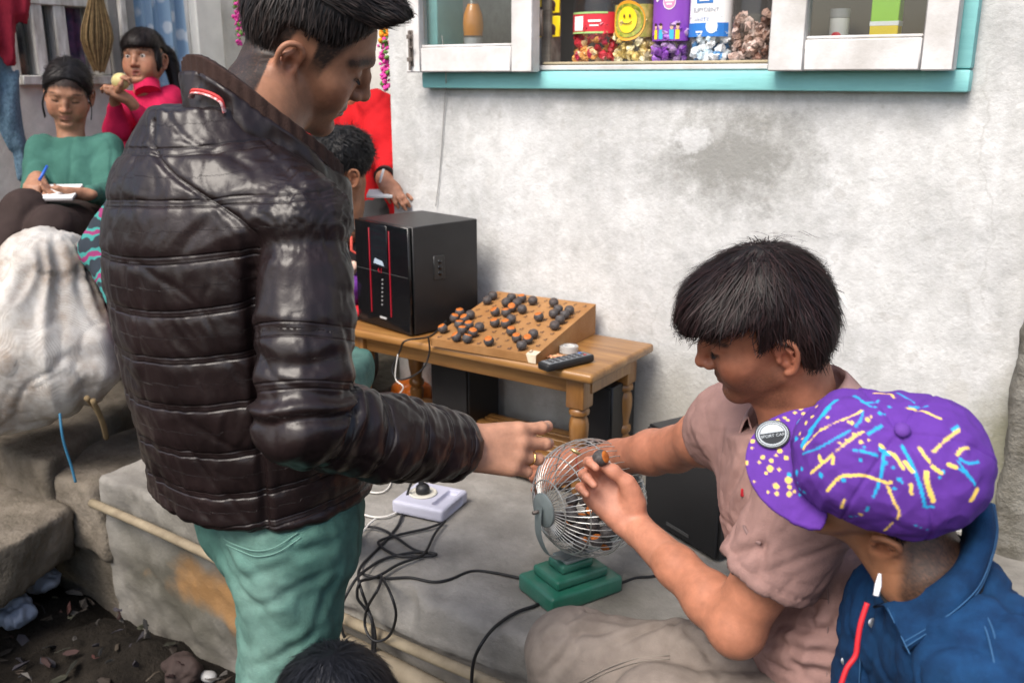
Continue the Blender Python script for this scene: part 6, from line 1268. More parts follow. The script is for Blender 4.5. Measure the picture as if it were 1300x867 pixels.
# ================================================================== man in the dusty pink polo shirt, sitting
TIPS = {}
def seated_man():
    SK = (.375, .155, .092)
    ho = P(975, 422, 1.372); HR = head_R(2.977, .38, .282); fh = HR[:, 1]
    S1 = P(1043, 618, 1.29); E1 = P(934, 792, 1.38); W1 = P(806, 668, 1.60); S2 = P(935, 540, 1.64); E2 = P(858, 570, 1.87); W2 = P(738, 586, 2.13)
    neck = P(1018, 527, 1.43)
    hip = Zp(1090, 915, .12)
    man = thing('person', np.array([hip[0], hip[1], 0.]), 'person in a dusty pink polo shirt sitting and holding up a ball over the drum', 'person')
    H = Head(ho, HR, .94, .0024, SK, 'down', 0., .9, 0., 0., neck, (.056, .062), seed=9, lips=(.30, .12, .09), brow_t=.0050)
    H.lashes(man)
    # near arm, hand raised with the ball; far arm reaching behind the drum
    lo = np.min([E1, W1, S1], 0)-.13; hi = np.max([E1, W1, S1], 0)+.13; V = Vol(lo, hi, .0038)
    V.chain([S1, lerp(S1, E1, .45), E1], [.053, .048, .040], .02); u1 = unit(W1-E1); V.chain([E1, E1+u1*.06, lerp(E1, W1, .55), W1], [.038, .0385, .0315, .0252], .02); V.ell(E1-u1*.012+unit(E1-S1)*.008, (.034,)*3, k=.02)
    v0, q0 = V.mesh(); c0 = skin_col(v0, SK, 2)
    d = -RT*.62+UP*.62+FW*.42; n = -FW*.66-RT*.10+UP*.55; a = RT*.66+UP*.55+FW*.25; a = unit(a-unit(d)*np.dot(a, unit(d))); n = unit(n-unit(d)*np.dot(n, unit(d))-a*np.dot(n, a))
    Vh = Vol(W1-[.15]*3, W1+[.15]*3, .0023); Vh.cone(W1-u1*.10, W1, .0318, .0260, .01)
    nl = hand(Vh, W1+unit(d)*.006, d, n, a, curls=((.75, .75, .35), (.80, .95, .55), (.85, 1.1, .6), (.75, 1.05, .6)), spread=(.0, .0, -.03, -.08), thumb=[(.022, .026, .014), (.056, .036, .036), (.086, .030, .048), (.108, .020, .056)], sc=.98)
    bp = (nl[0][0]+nl[-1][0])/2+unit(n)*.002; TIPS.update(i=nl[0][0], m=nl[1][0], t=nl[-1][0], p=nl[3][0])
    v1, q1 = Vh.mesh(); c1 = paint_nails(v1, skin_col(v1, np.array(SK)*[1.32, 1.38, 1.5], 5), nl, SK)
    blend = sstep(.02, -.10, (v1-W1)@u1); c1 = mix_col(c1, SK, blend*.8)
    lo = np.min([S2, E2, W2], 0)-.13; hi = np.max([S2, E2, W2], 0)+.13; V2 = Vol(lo, hi, .0036); V2.chain([S2, lerp(S2, E2, .5), E2], [.055, .050, .043], .02); u2 = unit(W2-E2); V2.chain([E2, E2+u2*.07, lerp(E2, W2, .6), W2], [.043, .044, .035, .028], .02)
    d2 = -RT*.72-UP*.45+FW*.35; a2 = -FW*.25-RT*.25+UP*.30; a2 = FW*.6+UP*.65-RT*.1; a2 = unit(a2-unit(d2)*np.dot(a2, unit(d2))); n2 = np.cross(a2, unit(d2)); n2 = n2 if n2@UP < 0 else -n2
    nl2 = hand(V2, W2+unit(d2)*.006, d2, n2, a2, curls=((.25, .35, .2), (.3, .4, .2), (.3, .4, .2), (.3, .4, .2)), sc=1.0, thumb=[(.022, .030, .010), (.050, .046, .024), (.072, .050, .036), (.092, .046, .042)])
    v2, q2 = V2.mesh(); c2 = paint_nails(v2, skin_col(v2, np.array(SK)*[1.05, 1.03, 1.05], 7), nl2, SK)
    hv, hq, hc = H.mesh(); bv, bq = join([(hv, hq), (v0, q0), (v1, q1), (v2, q2)]); mesh_obj('body', bv, bq, M_SKIN, man, True, {'col': np.concatenate([hc, c0, c1, c2])})
    # wrist thread
    wr_ = lerp(E2, W2, .93); Rw = frame(u2, UP); MB().tube([wr_+(Rw[:, 0]*math.cos(t)+Rw[:, 1]*math.sin(t))*.0305 for t in np.linspace(0, 2*math.pi, 33)], .0012, 6, False).build('wrist_thread', mat('red_thread', (.4, .06, .04), .7), man, True, False)
    # ball between thumb and finger
    ball(bp, unit(RT*.8+UP*.45-FW*.5), 1, 'dark ball with orange face pinched between thumb and fingers above the drum', None)
    # ---- hair: thick mop with fringe, dark with a henna sheen
    def shp(V):
        V.ell((0, .0, .060), (.084, .102, .086)); V.ell((0, .070, .070), (.064, .042, .046), k=.03); V.ell((0, .088, .062), (.050, .026, .028), k=.02); V.ell((0, -.058, .012), (.068, .046, .062), k=.03)
        for sg in (-1, 1): V.ell((sg*.064, .035, .050), (.022, .036, .030), k=.025); V.ell((sg*.062, -.048, .010), (.022, .030, .045), k=.02)
        V.box((0, .098, -.028), (.2, .085, .100), None, .01, .012, '-'); V.box((0, .000, -.060), (.2, .030, .092), None, .012, .010, '-'); V.plane((0, -.07, -.040), (0, .25, -1), .012)
    crown = np.array((.01, -.045, .15)); fl = lambda p: (lambda r: np.stack([r[:, 0], r[:, 1]+.25*(p[:, 1] > 0), r[:, 2]-.35], 1))((p-crown)/(np.linalg.norm(p-crown, axis=1)[:, None]+.02))
    cf = lambda p: 1+.0*p[:, 0]
    make_hair(H, shp, fl, 14500, 8, .0080, (.0060, .0042, .0042), (.030, .014, .014), .00058, .0048, man, seed=3, rough=.34, ridge=.0060, frizz=.34, stop=lambda p, j: ((p[:, 1] > .02) & (p[:, 2] < .050+.022*j[:, 0])) | ((p[:, 1] > -.03) & (p[:, 1] <= .02) & (p[:, 2] < .026+.02*j[:, 0])) | (p[:, 2] < -.045+.02*j[:, 0]))
    # stray hairs standing off the crown
    rng = np.random.default_rng(5); n_ = 120; rt_ = np.stack([rng.normal(size=n_)*.026, rng.normal(size=n_)*.03-.02, np.full(n_, .142)], 1); dd = np.stack([rng.normal(size=n_)*.5, rng.normal(size=n_)*.5-.4, np.full(n_, .5)], 1); ks = np.linspace(0, 1, 9); paths = rt_[:, None]+dd[:, None]*ks[None, :, None]*.022+np.array([0, -.015, -.025])[None, None]*(ks**2)[None, :, None]; sv, sq = strand_mesh(paths, .00035, np.tile(np.array([0, 0, 1.]), (n_, 9, 1))); mesh_obj('stray_hair', H.w(sv), sq, mat('hair_fibre', (1, 1, 1)), man, True, {'col': np.tile((.02, .012, .012), (len(sv), 1))})
    # ---- polo shirt
    mid = (S1+S2)/2; side = unit(S1-S2); bodyup = unit(mid-hip+UP*.05); fr_ = unit(np.cross(side, bodyup)); fr_ = fr_ if fr_@(-RT) > 0 else -fr_
    base = hip+UP*.02
    o2 = -side*.03
    rings = [(base-bodyup*.03, side, .155, fr_, .115, .110), (lerp(base, mid, .25)+o2, side, .150, fr_, .112, .110), (lerp(base, mid, .55)+o2, side, .148, fr_, .104, .110), (lerp(base, mid, .80)+o2, side, .150, fr_, .098, .105), (lerp(base, mid, .98)+o2*.5, side, .130, fr_, .078, .092), (mid+bodyup*.045, side, .075, fr_, .055, .068)]
    Vs = Vol(np.min([S1, S2, base, E1], 0)-.2, np.max([S1, S2, neck, E1], 0)+.2, .0044); Vs.loft(rings, p=2.2)
    h1 = lerp(S1, E1, .60); h2 = lerp(S2, E2, .30)
    Vs.chain([S1-side*.05, S1, h1], [.070, .069, .071], .025); Vs.chain([S2+side*.04, S2, h2], [.072, .070, .066], .04)
    # sleeve ends cut square
    for h_, S_, E_ in ((h1, S1, E1), (h2, S2, E2)):
        ax_ = unit(E_-S_); c_ = h_+ax_*.075; Vs.box(c_, (.095, .095, .075), frame(ax_, side), .003, .003, '-')
    Vs.chain([lerp(S1, E1, .45), lerp(S1, E1, .8)], [.063, .061], .002, '-'); Vs.chain([lerp(S2, E2, .18), lerp(S2, E2, .6)], [.058, .056], .002, '-')
    v, q = Vs.mesh(); N_ = normals(v, q)
    def on_cloth(px, py, off=-.002):
        for zc in np.arange(1.05, 1.9, .003):
            if Vs.sample(P(px, py, zc)[None])[0] < .001: return P(px, py, zc+off)
        return P(px, py, 1.4)
    t1 = (v-S1)@unit(E1-S1)/np.linalg.norm(E1-S1); d1, _ = seg_dist(v, S1, E1); on1 = (d1 < .095)
    tb = (v-base)@bodyup/np.linalg.norm(mid-base)
    f_ = .0055*ridged(np.stack([(v@side)*7, (v@fr_)*7, (v@bodyup)*13+2*noise3(v*6)], 1), 2)*sstep(1.1, .3, tb)+.0035*ridged(v*[11, 11, 9]+4, 2)+.0012*fbm(v*60, 2)
    f_ = f_*.8+.0050*creases(np.stack([(v@side)*5, (v@fr_)*5, (v@bodyup)*11+(v@fr_)*4], 1)+2, .07)*sstep(1.15, .5, tb)+.0015*creases(v*7+4, .09)
    nearh = np.clip(1-np.abs(t1-.56)/.12, 0, 1)*on1; f_ = f_*(1-.75*nearh)+on1*.0022*sstep(.535, .545, t1)*sstep(.62, .60, t1)-on1*.0022*np.exp(-((t1-.538)/.006)**2)
    f_ = f_+crease_lines(v, [[(905, 722), (935, 704), (965, 694)], [(912, 765), (945, 748), (962, 742)], [(990, 792), (1030, 800), (1062, 800)], [(980, 815), (1020, 825), (1062, 830)], [(1005, 842), (1040, 850), (1064, 856)], [(985, 640), (970, 690), (962, 735)], [(925, 640), (940, 600), (950, 570)]], on_cloth, .0045)
    v = v+N_*f_[:, None]
    C = np.tile((.300, .180, .160), (len(v), 1)); C *= (1-.10*on1*(np.abs(t1-.565) < .03))[:, None]
    m = mat('pink_pique', (1, 1, 1), .88, .25, attr='col', var=.08, vscale=40, bump=.35, bscale=420)
    sh = mesh_obj('shirt', v, q, m, man, True, {'col': C})
    # collar
    fold_collar(neck+bodyup*.010-fr_*.004, bodyup, fr_, side, .066, .046, mat('pink_rib', (.34, .215, .195), .9, .25, vscale=50, bump=.4, bscale=260), sh)
    # chest pocket with a small red tag
    pk = lambda u, w_: None
    pw = spline([on_cloth(942, 652), on_cloth(945, 668), on_cloth(953, 682), on_cloth(966, 690)], 6); MB().tube(pw, .0026, 6).build('pocket_edge', mat('pink_shadow', (.22, .14, .13), .9), sh, True, False)
    rp = on_cloth(945, 625, -.004); MB().box(rp, (.0055, .0015, .0065), frame(UP, FW), .001).build('tag', mat('red_tag', (.35, .01, .02), .7), sh, True)
    MB().tube(spline([on_cloth(1050, 742), on_cloth(1052, 775), on_cloth(1050, 820), on_cloth(1050, 866)], 6), .0012, 5).build('side_seam', mat('pink_shadow', (.22, .14, .13)), sh, True, False)
    # ---- trousers
    hb = np.array([hip[0], hip[1], .085]); k1 = P(835, 905, 1.52); k2 = P(722, 828, 1.70); f1 = k1+np.array([0, 0, -.44])-FW*.03; f2 = k2*[1, 1, 0]+np.array([0, 0, -.40])-RT*.02
    f2 = np.array([k2[0], k2[1], -.40])-FW*.05; Vp = Vol(np.min([hb-.2, k1-.12, k2-.12, f1-.1, f2-.1], 0), np.max([hb+.2, k1+.12, k2+.12], 0), .0055)
    h1_ = hb+side*.085; h2_ = hb-side*.085; Vp.ell(hb, (.17, .13, .10), np.stack([side, fr_, UP], 1)); Vp.chain([h1_, lerp(h1_, k1, .5), k1, lerp(k1, f1, .5), f1], [.100, .090, .070, .064, .058], .03); Vp.chain([h2_, lerp(h2_, k2, .5), k2, lerp(k2, f2, .5), f2], [.100, .092, .072, .066, .060], .03)
    def on_leg(px, py):
        for zc in np.arange(1.1, 2.0, .003):
            if Vp.sample(P(px, py, zc)[None])[0] < .002: return P(px, py, zc-.002)
        return P(px, py, 1.6)
    v, q = Vp.mesh(); N_ = normals(v, q); ax2 = unit(k2-h2_); tl = (v-h2_)@ax2
    hipd = np.linalg.norm(v-(h1_+h2_)/2, axis=1); LN = [[(735, 778), (790, 768), (850, 748)], [(700, 806), (760, 802), (830, 778)], [(848, 748), (858, 790), (846, 835)], [(688, 862), (716, 832), (735, 800)], [(872, 800), (902, 835), (915, 866)], [(720, 790), (750, 776), (770, 752)], [(780, 820), (820, 800), (848, 790)], [(900, 812), (930, 830), (965, 866)]]
    cr_ = crease_lines(v, LN, on_leg)
    v = v+N_*(cr_+.0014*ridged(np.stack([(v@ax2)*12+1.2*noise3(v*4), (v@UP)*3, (v@RT)*2], 1), 2)+.0018*creases(np.stack([(v@ax2)*8+.8*noise3(v*5), (v@UP)*2.2, (v@FW)*2.2], 1)+5, .09)+.0010*fbm(v*26, 3)+.0008*ridged(v*[15, 15, 15]+8, 2))[:, None]
    tr = mesh_obj('trousers', v, q, mat('grey_cotton', (.225, .190, .165), .85, .25, col2=(.165, .137, .118), vscale=26, bump=.35, bscale=420), man, True)
    for o_ in (0, 5): MB().tube(spline([on_leg(735, 866+o_), on_leg(775, 846+o_), on_leg(815, 834+o_), on_leg(850, 831+o_)], 6), .0008, 5).build('inseam', mat('pale_grey_thread', (.20, .175, .15), .8), tr, True, False)
    for ft in (f1, f2):
        fd = unit(-RT+FW*.3); Vq = Vol(ft-[.2, .2, .09], ft+[.2, .2, .06], .006); Vq.cone(ft-fd*.03-UP*.02, ft+fd*.13-UP*.035, .040, .032, .02); Vq.plane((0, 0, -.465), -UP); v, q = Vq.mesh(); mesh_obj('shoe', v, q, mat('brown_shoe', (.05, .03, .02), .5), man)
    return man
seated_man()
# low stone he sits on
V_ = Vol((-.60, .55, -.5), (.25, 1.30, .02), .012); _c = Zp(1090, 915, .12); V_.box((_c[0], _c[1], -.24), (.20, .18, .235), None, .02); _v, _q = V_.mesh(); _n = normals(_v, _q); tag(mesh_obj('stone_block', _v+_n*(fbm(_v*9, 3)*.008)[:, None], _q, mat('muddy_concrete', (.2, .18, .15))), 'rough stone block under the person in the pink shirt', 'stone block')

# ================================================================== boy in the purple cap
def cap_boy():
    SK = (.30, .135, .07); ho = P(1111, 614, 1.12); HR = head_R(2.852, -.03, .78); neck = P(1180, 728, 1.12)
    boy = thing('person', np.array([P(1190, 1000, 1.12)[0], P(1190, 1000, 1.12)[1], -.47]), 'person in a blue denim jacket with paint-splashed purple cap, leaning in beside the pink shirt', 'person')
    H = Head(ho, HR, .93, .0026, SK, 'down', 0., 0., .4, .0, neck, (.050, .056), seed=21, hairline=lambda v: np.clip(sstep(-.062, -.036, v[:, 2]+.35*np.minimum(-v[:, 1]-.03, .06))*sstep(-.030, -.046, v[:, 1])*(.85+.2*noise3(v*500)), 0, .96))
    hv, hq, hc = H.mesh()
    S1 = P(1258, 868, 1.04); S2 = P(1150, 780, 1.26); hip = P(1400, 1060, 1.28); side = unit(S1-S2); mid = (S1+S2)/2; bu = unit(mid-hip); fr = unit(np.cross(side, bu)); fr = fr if fr@(-RT) > 0 else -fr
    mesh_obj('body', hv, hq, M_SKIN, boy, True, {'col': hc})
    def shp(V): V.ell((0, -.006, .030), (.0765, .102, .085)); V.plane((0, -.05, -.030), (0, .1, -1), .008); V.plane((0, .0, .045), (0, .2, 1), .005); V.plane((0, -.012, 0), (0, 1, 0), .006)
    make_hair(H, shp, lambda p: np.stack([p[:, 0]*0, -.2+0*p[:, 0], -1+0*p[:, 0]], 1), 2200, 6, .0055, (.006, .0055, .006), (.016, .013, .012), .0007, .002, boy, seed=8)
    # ---- cap
    def cw(p): return H.w(p)
    V = Vol((-.11, -.13, -.03), (.11, .20, .165), .0018)
    V.ell((0, -.004, .064), (.0845, .1075, .090)); V.ell((0, -.05, .075), (.076, .066, .075), k=.03); V.ell((0, .045, .085), (.070, .052, .055), k=.03)
    V.plane((0, 0, .052), (0, .10, -1), .004); V.ell((0, -.004, .056), (.0805, .1035, .086), mode='-')
    V.ell((0, -.104, .055), (.040, .030, .018), k=.008, mode='-')
    # brim: a gently curved blade
    sl_, X, Y, Z = V.sub((-.11, .02, -.03), (.11, .20, .12)); zb = .050-.14*(Y-.07)-2.6*X*X-0.*Y; r_ = np.sqrt((X/.084)**2+((Y-.062)/.100)**2); blade = np.maximum(np.maximum(np.abs(Z-zb)-.0026, (r_-1)*.08), .048+.35*np.maximum(np.abs(X)-.04, 0)-Y); hole = np.sqrt((X/.082)**2+((Y+.004)/.103)**2); blade = np.maximum(blade, -(hole-1)*.08); V.op(sl_, blade.astype(np.float32), .003, '+')
    v, q = V.mesh(); N_ = normals(v, q)
    # dents and panel seams
    az = np.arctan2(v[:, 0], v[:, 1]+.004); crown_m = (v[:, 2] > .035)*1.; brim_m = sstep(.098, .106, v[:, 1])*(v[:, 2] < .066)
    sm = np.abs(((az/(math.pi/3)+.5) % 1)-.5)*(math.pi/3)*np.hypot(v[:, 0], v[:, 1]); dsp = -.0022*np.exp(-(sm/.0022)**2)*(1-brim_m)*sstep(.04, .06, v[:, 2])
    dsp = dsp+(.0040*fbm(v*17+3, 3)+.0022*ridged(v*[21, 21, 12]+1, 2))*(1-brim_m); dent = np.array((-.055, .050, .070)); dsp -= .007*np.exp(-(np.linalg.norm((v-dent)/[1, 1.2, 1.5], axis=1)/.020)**2)
    v = v+N_*dsp[:, None]
    # paint splashes: strokes set where they lie on the cap (pixel -> first hit on the cap)
    z2p = lambda x, y: (930+x*.2615, 480+y*.2615); wv = cw(v); C_ = wv-CAM; zc_ = C_@AX; PX = 650+FPX*(C_@RT)/zc_; PY = 433.5-FPX*(C_@VU)/zc_
    wn = N_@HR.T; facing = np.einsum('ij,ij->i', wn, C_) < 0
    def hit(x, y):
        px, py = z2p(x, y); d2 = (PX-px)**2+(PY-py)**2; c_ = np.flatnonzero((d2 < 9) & facing); c_ = c_ if len(c_) else np.flatnonzero(facing)[[np.argmin(d2[facing])]]; return v[c_[np.argmin(zc_[c_])]]
    YS = [([(335, 340), (400, 260), (540, 190), (620, 150)], 6), ([(370, 460), (440, 400), (540, 310), (625, 250)], 7), ([(450, 550), (510, 490), (560, 470), (640, 480), (740, 515), (762, 510)], 8), ([(745, 530), (770, 590), (800, 650), (795, 690)], 7), ([(720, 315), (780, 370), (820, 430)], 8), ([(830, 395), (865, 445)], 9), ([(905, 330), (925, 370), (950, 400)], 8), ([(965, 420), (1005, 460)], 10), ([(940, 450), (945, 520), (965, 600)], 14), ([(980, 345), (1030, 290), (1105, 245)], 9), ([(1090, 360), (1110, 335), (1155, 330)], 8), ([(850, 135), (910, 150), (1010, 190)], 6), ([(1165, 600), (1195, 545)], 14), ([(680, 65), (760, 65), (785, 85)], 7), ([(1045, 410), (1075, 430)], 11), ([(855, 520), (858, 565)], 9), ([(540, 600), (525, 640)], 8), ([(480, 385), (475, 415)], 8), ([(735, 750), (770, 705)], 5), ([(410, 380), (420, 405)], 11), ([(620, 670), (622, 672)], 9)]
    BS = [([(330, 330), (370, 260), (430, 170), (500, 100)], 17), ([(330, 370), (450, 310), (600, 220), (630, 150)], 6), ([(640, 650), (690, 540), (720, 430), (735, 340)], 9), ([(580, 345), (650, 355), (700, 385)], 7), ([(820, 325), (880, 420), (910, 540), (940, 630), (965, 630)], 10), ([(590, 75), (640, 110), (700, 100)], 11), ([(600, 85), (670, 130)], 6), ([(1075, 430), (1130, 470), (1190, 520)], 6), ([(1090, 400), (1140, 450), (1180, 520)], 5), ([(1100, 385), (1160, 410), (1200, 400)], 7), ([(650, 270), (690, 240), (720, 225)], 9), ([(860, 130), (900, 135), (950, 125)], 6), ([(800, 60), (880, 110)], 5), ([(1070, 240), (1090, 225)], 9), ([(730, 340), (745, 360)], 14)]
    YD = [(155, 200, 8), (330, 135, 10), (300, 160, 7), (215, 195, 6), (250, 183, 8), (265, 195, 6), (325, 183, 14), (345, 160, 8), (345, 215, 8), (315, 270, 6), (330, 285, 6), (225, 345, 12), (205, 370, 6), (185, 390, 9), (260, 375, 9), (140, 375, 9), (120, 405, 6), (175, 435, 14), (155, 455, 7), (220, 433, 6), (60, 402, 13), (90, 300, 10), (85, 330, 6), (265, 490, 15), (205, 520, 13), (270, 520, 9), (265, 560, 11), (205, 555, 8), (290, 550, 5), (380, 180, 8), (400, 130, 8), (165, 550, 5), (100, 495, 5), (460, 180, 6), (570, 215, 7), (560, 200, 5), (655, 190, 8), (670, 180, 6), (520, 305, 6), (545, 290, 5), (585, 260, 6), (625, 300, 8), (655, 292, 5)]
    BD = [(310, 200, 16), (300, 295, 12), (265, 465, 10), (300, 460, 14), (325, 440, 10), (315, 540, 7), (340, 562, 9), (320, 565, 5), (305, 510, 4), (720, 160, 8), (740, 165, 6), (760, 130, 7), (690, 130, 7), (640, 325, 5), (610, 400, 6), (420, 470, 12), (800, 495, 8), (815, 510, 6), (780, 540, 7), (530, 500, 10), (775, 440, 6), (1015, 455, 10), (1005, 490, 5), (570, 682, 7), (600, 680, 5), (890, 725, 6), (950, 745, 5), (910, 735, 4), (735, 400, 7)]
    wb = np.zeros(len(v)); wy = np.zeros(len(v)); sc = .2615*1.02/1200*.80; jit = .0007*fbm(v*260, 2)
    for S_, arr in ((YS, 'y'), (BS, 'b')):
        for pts, w_ in S_:
            P3 = spline([hit(*p_) for p_ in pts], 5); D = line_dist(v, P3)+jit; m_ = sstep(w_*sc+.0008, w_*sc-.0002, D)
            if arr == 'y': wy = np.maximum(wy, m_)
            else: wb = np.maximum(wb, m_)
    for S_, arr in ((YD, 'y'), (BD, 'b')):
        for x, y, r in S_:
            D = np.linalg.norm(v-hit(x, y), axis=1)+jit; m_ = sstep(r*sc*1.5+.0007, r*sc*1.5-.0003, D)
            if arr == 'y': wy = np.maximum(wy, m_)
            else: wb = np.maximum(wb, m_)
    C = np.tile((.098, .030, .255), (len(v), 1)); C = mix_col(C, (.02, .33, .62), wb); C = mix_col(C, (.82, .55, .12), wy)
    cap = mesh_obj('cap', cw(v), q, mat('purple_twill', (1, 1, 1), .82, .25, attr='col', var=.07, vscale=60, bump=.25, bscale=700), boy, True, {'col': C})
    bt = hit(820, 255); MB().ell(cw(bt+np.array((0, 0, .002))), np.array((.0085, .0085, .006)), HR, 18, 12).build('cap_button', mat('purple_button', (.10, .03, .25), .8), cap, True)
    # sticker on the brim
    sp_ = hit(190, 270); ex_ = unit(cw(hit(250, 262))-cw(hit(130, 278))); _nb = np.linalg.norm(v-sp_, axis=1) < .014; nn = unit((wn*(facing & _nb)[:, None]).sum(0)); nn = unit(nn-ex_*(nn@ex_)); ey_ = np.cross(nn, ex_); so = cw(v[facing & _nb].mean(0))+nn*.0032; Rk = np.stack([ex_, ey_, nn], 1); K = lambda r0, r1, z0, m, nm: MB().lathe([(r0, z0), (r1, z0), (r1, z0+.0006), (r0, z0+.0006), (r0, z0)] if r0 else [(0, z0), (r1, z0), (r1, z0+.0006), (0, z0+.0006)], 40, so, Rk, caps=not r0).build(nm, m, st)
    st = MB().lathe([(0, -.0005), (.0205, -.0005), (.0205, .0003), (0, .0003)], 40, so, Rk).build('sticker', mat('black_sticker', (.012, .014, .016), .35), cap)
    gm = mat('silver_print', (.42, .46, .48), .4); K(.0150, .0165, .0004, gm, 'sticker_ring'); K(.0178, .0186, .0004, gm, 'sticker_ring')
    half = [(math.cos(a_)*.0140, math.sin(a_)*.0140, .0008) for a_ in np.linspace(.12, math.pi-.12, 20)]; MB().add(np.array(half)@Rk.T+so, [tuple(range(20))]).build('sticker_print', gm, st)
    for s_, size, y_, mm in (('SPORT CAP', .0054, -.0030, gm),):
        tv, tf = text_mesh(s_, size, .0001); tv = tv*[1, 1, 1]+[0, y_, .0011]; MB().add(tv@Rk.T+so, tf).build('sticker_print', mm, st)
    # ---- denim jacket
    V = Vol(np.min([S1, S2, hip], 0)-.26, np.max([S1, S2, neck], 0)+.24, .0052)
    V.loft([(hip, side, .155, fr, .115, .115), (lerp(hip, mid, .5), side, .160, fr, .115, .115), (lerp(hip, mid, .85), side, .165, fr, .100, .112), (mid+bu*.01, side, .135, fr, .075, .095), (neck-bu*.015, side, .070, fr, .055, .065)])
    E1 = S1-UP*.22+RT*.05+side*.03; E2 = S2-UP*.20+fr*.08; V.chain([S1-side*.05, S1, E1], [.062, .060, .055], .05); V.chain([S2+side*.03, S2, E2], [.062, .060, .052], .05)
    V.cone(neck+bu*.08, neck-bu*.01+fr*.01, .058, .050, .006, '-')
    v, q = V.mesh(); N_ = normals(v, q); v = v+N_*(.0060*creases(v*[8, 8, 6]+2, .07)+.0035*ridged(v*[8, 8, 6]+6, 2)+.0025*ridged(v*[19, 19, 14], 2)+.001*fbm(v*70, 2))[:, None]
    md = mat('blue_denim', (.008, .050, .140), .85, .25, col2=(.004, .024, .075), vscale=30, bump=.5, bscale=620, stain=.35)
    jk = mesh_obj('denim_jacket', v, q, md, boy)
    def on(px, py, off=-.002):
        for zc in np.arange(.75, 1.5, .003):
            if V.sample(P(px, py, zc)[None])[0] < .001: return P(px, py, zc+off)
        return P(px, py, 1.05)
    def hitz(px, py):
        for zc in np.arange(.8, 1.5, .003):
            p_ = P(px, py, zc)
            if V.sample(p_[None])[0] < .001 or H.V.sample((((p_-H.o)@H.R)/H.k)[None])[0] < .004: return zc
        return 1.08
    ne = [(1122, 768), (1160, 755), (1195, 737), (1222, 712), (1238, 682), (1240, 650), (1232, 628)]; oe = [(1150, 826), (1185, 802), (1216, 779), (1243, 750), (1258, 712), (1266, 676), (1262, 640)]
    zn = np.convolve(np.pad([hitz(*p_) for p_ in ne], 1, 'edge'), np.ones(3)/3, 'valid')-.014; zo = np.convolve(np.pad([hitz(*p_) for p_ in oe], 1, 'edge'), np.ones(3)/3, 'valid')-.007
    A_ = spline([P(*p_, z_) for p_, z_ in zip(ne, zn)], 8); B_ = spline([P(*p_, z_) for p_, z_ in zip(oe, zo)], 8); G = np.array([lerp(A_, B_, u)-AX*(.010*math.sin(math.pi*u)**.8) for u in np.linspace(0, 1, 9)]); G = np.concatenate([[A_+AX*.03-UP*.012], G, [B_+AX*.010]], 0)
    co = MB().grid(G).build('collar', md, jk, True, False); mo = co.modifiers.new('thick', 'SOLIDIFY'); mo.thickness = .003; mo.offset = 0
    for off_ in (8, 7): MB().tube(G[off_]-AX*.0022, .0008, 5).build('collar_stitching', mat('pale_blue_thread', (.025, .09, .20), .8), co, True, False)
    MB().tube(lerp(A_[0], B_[0], np.linspace(0, 1, 8)[:, None])-AX*.011, .0008, 5).build('collar_stitching', mat('pale_blue_thread', (.025, .09, .20), .8), co, True, False)
    th = mat('pale_blue_thread', (.025, .09, .20), .8)
    for pts in ([(1238, 770), (1252, 800), (1262, 840), (1270, 880)], [(1246, 768), (1260, 798), (1270, 838), (1278, 880)], [(1085, 770), (1090, 800), (1092, 835), (1090, 880)]): MB().tube(spline([on(*p_, -.0035) for p_ in pts], 6), .0011, 5).build('stitching', th, jk, True, False)
    for px, py in ((1108, 790), (1073, 838)): MB().lathe([(0, 0), (.006, 0), (.0065, .002), (.004, .003), (0, .0025)], 16, on(px, py, -.003), frame(-AX, UP)).build('stud', mat('nickel', (.5, .5, .52), .3, metal=.9), jk, True)
    MB().tube(spline([P(1101, 765, 1.06), P(1093, 790, 1.06), P(1089, 812, 1.06), P(1086, 832, 1.06), P(1074, 850, 1.06), P(1063, 885, 1.06)], 6), .0032, 8).build('drawcord', mat('red_cord', (.50, .012, .02), .55), jk, True, False)
    t0 = P(1113, 738, 1.0); MB().tube([P(1117, 728, 1.01), P(1115, 742, 1.005), P(1112, 756, 1.0)], [.0016, .0034, .003], 8, flat=.5).build('cord_tip', mat('white_plastic', (.75, .76, .80), .4), jk, True, False)
    MB().lathe([(.056, 0), (.062, .0), (.060, .030), (.056, .030), (.056, 0)], 40, neck-bu*.022+fr*.002, frame(bu, fr), caps=False).build('undershirt', mat('black_tee', (.012, .012, .014), .9), boy, True)
    # legs below the frame
    V = Vol(hip-[.25, .25, .55], hip+[.25, .25, .1], .008)
    for sg in (-1, 1): V.chain([hip+side*sg*.07, np.array([*(hip+side*sg*.08+fr*.05)[:2], -.05]), np.array([*(hip+side*sg*.08)[:2], -.44])], [.095, .07, .055], .03)
    v, q = V.mesh(); mesh_obj('trousers', v, q, mat('dark_jeans', (.02, .03, .06), .8), boy)
    return boy
cap_boy()
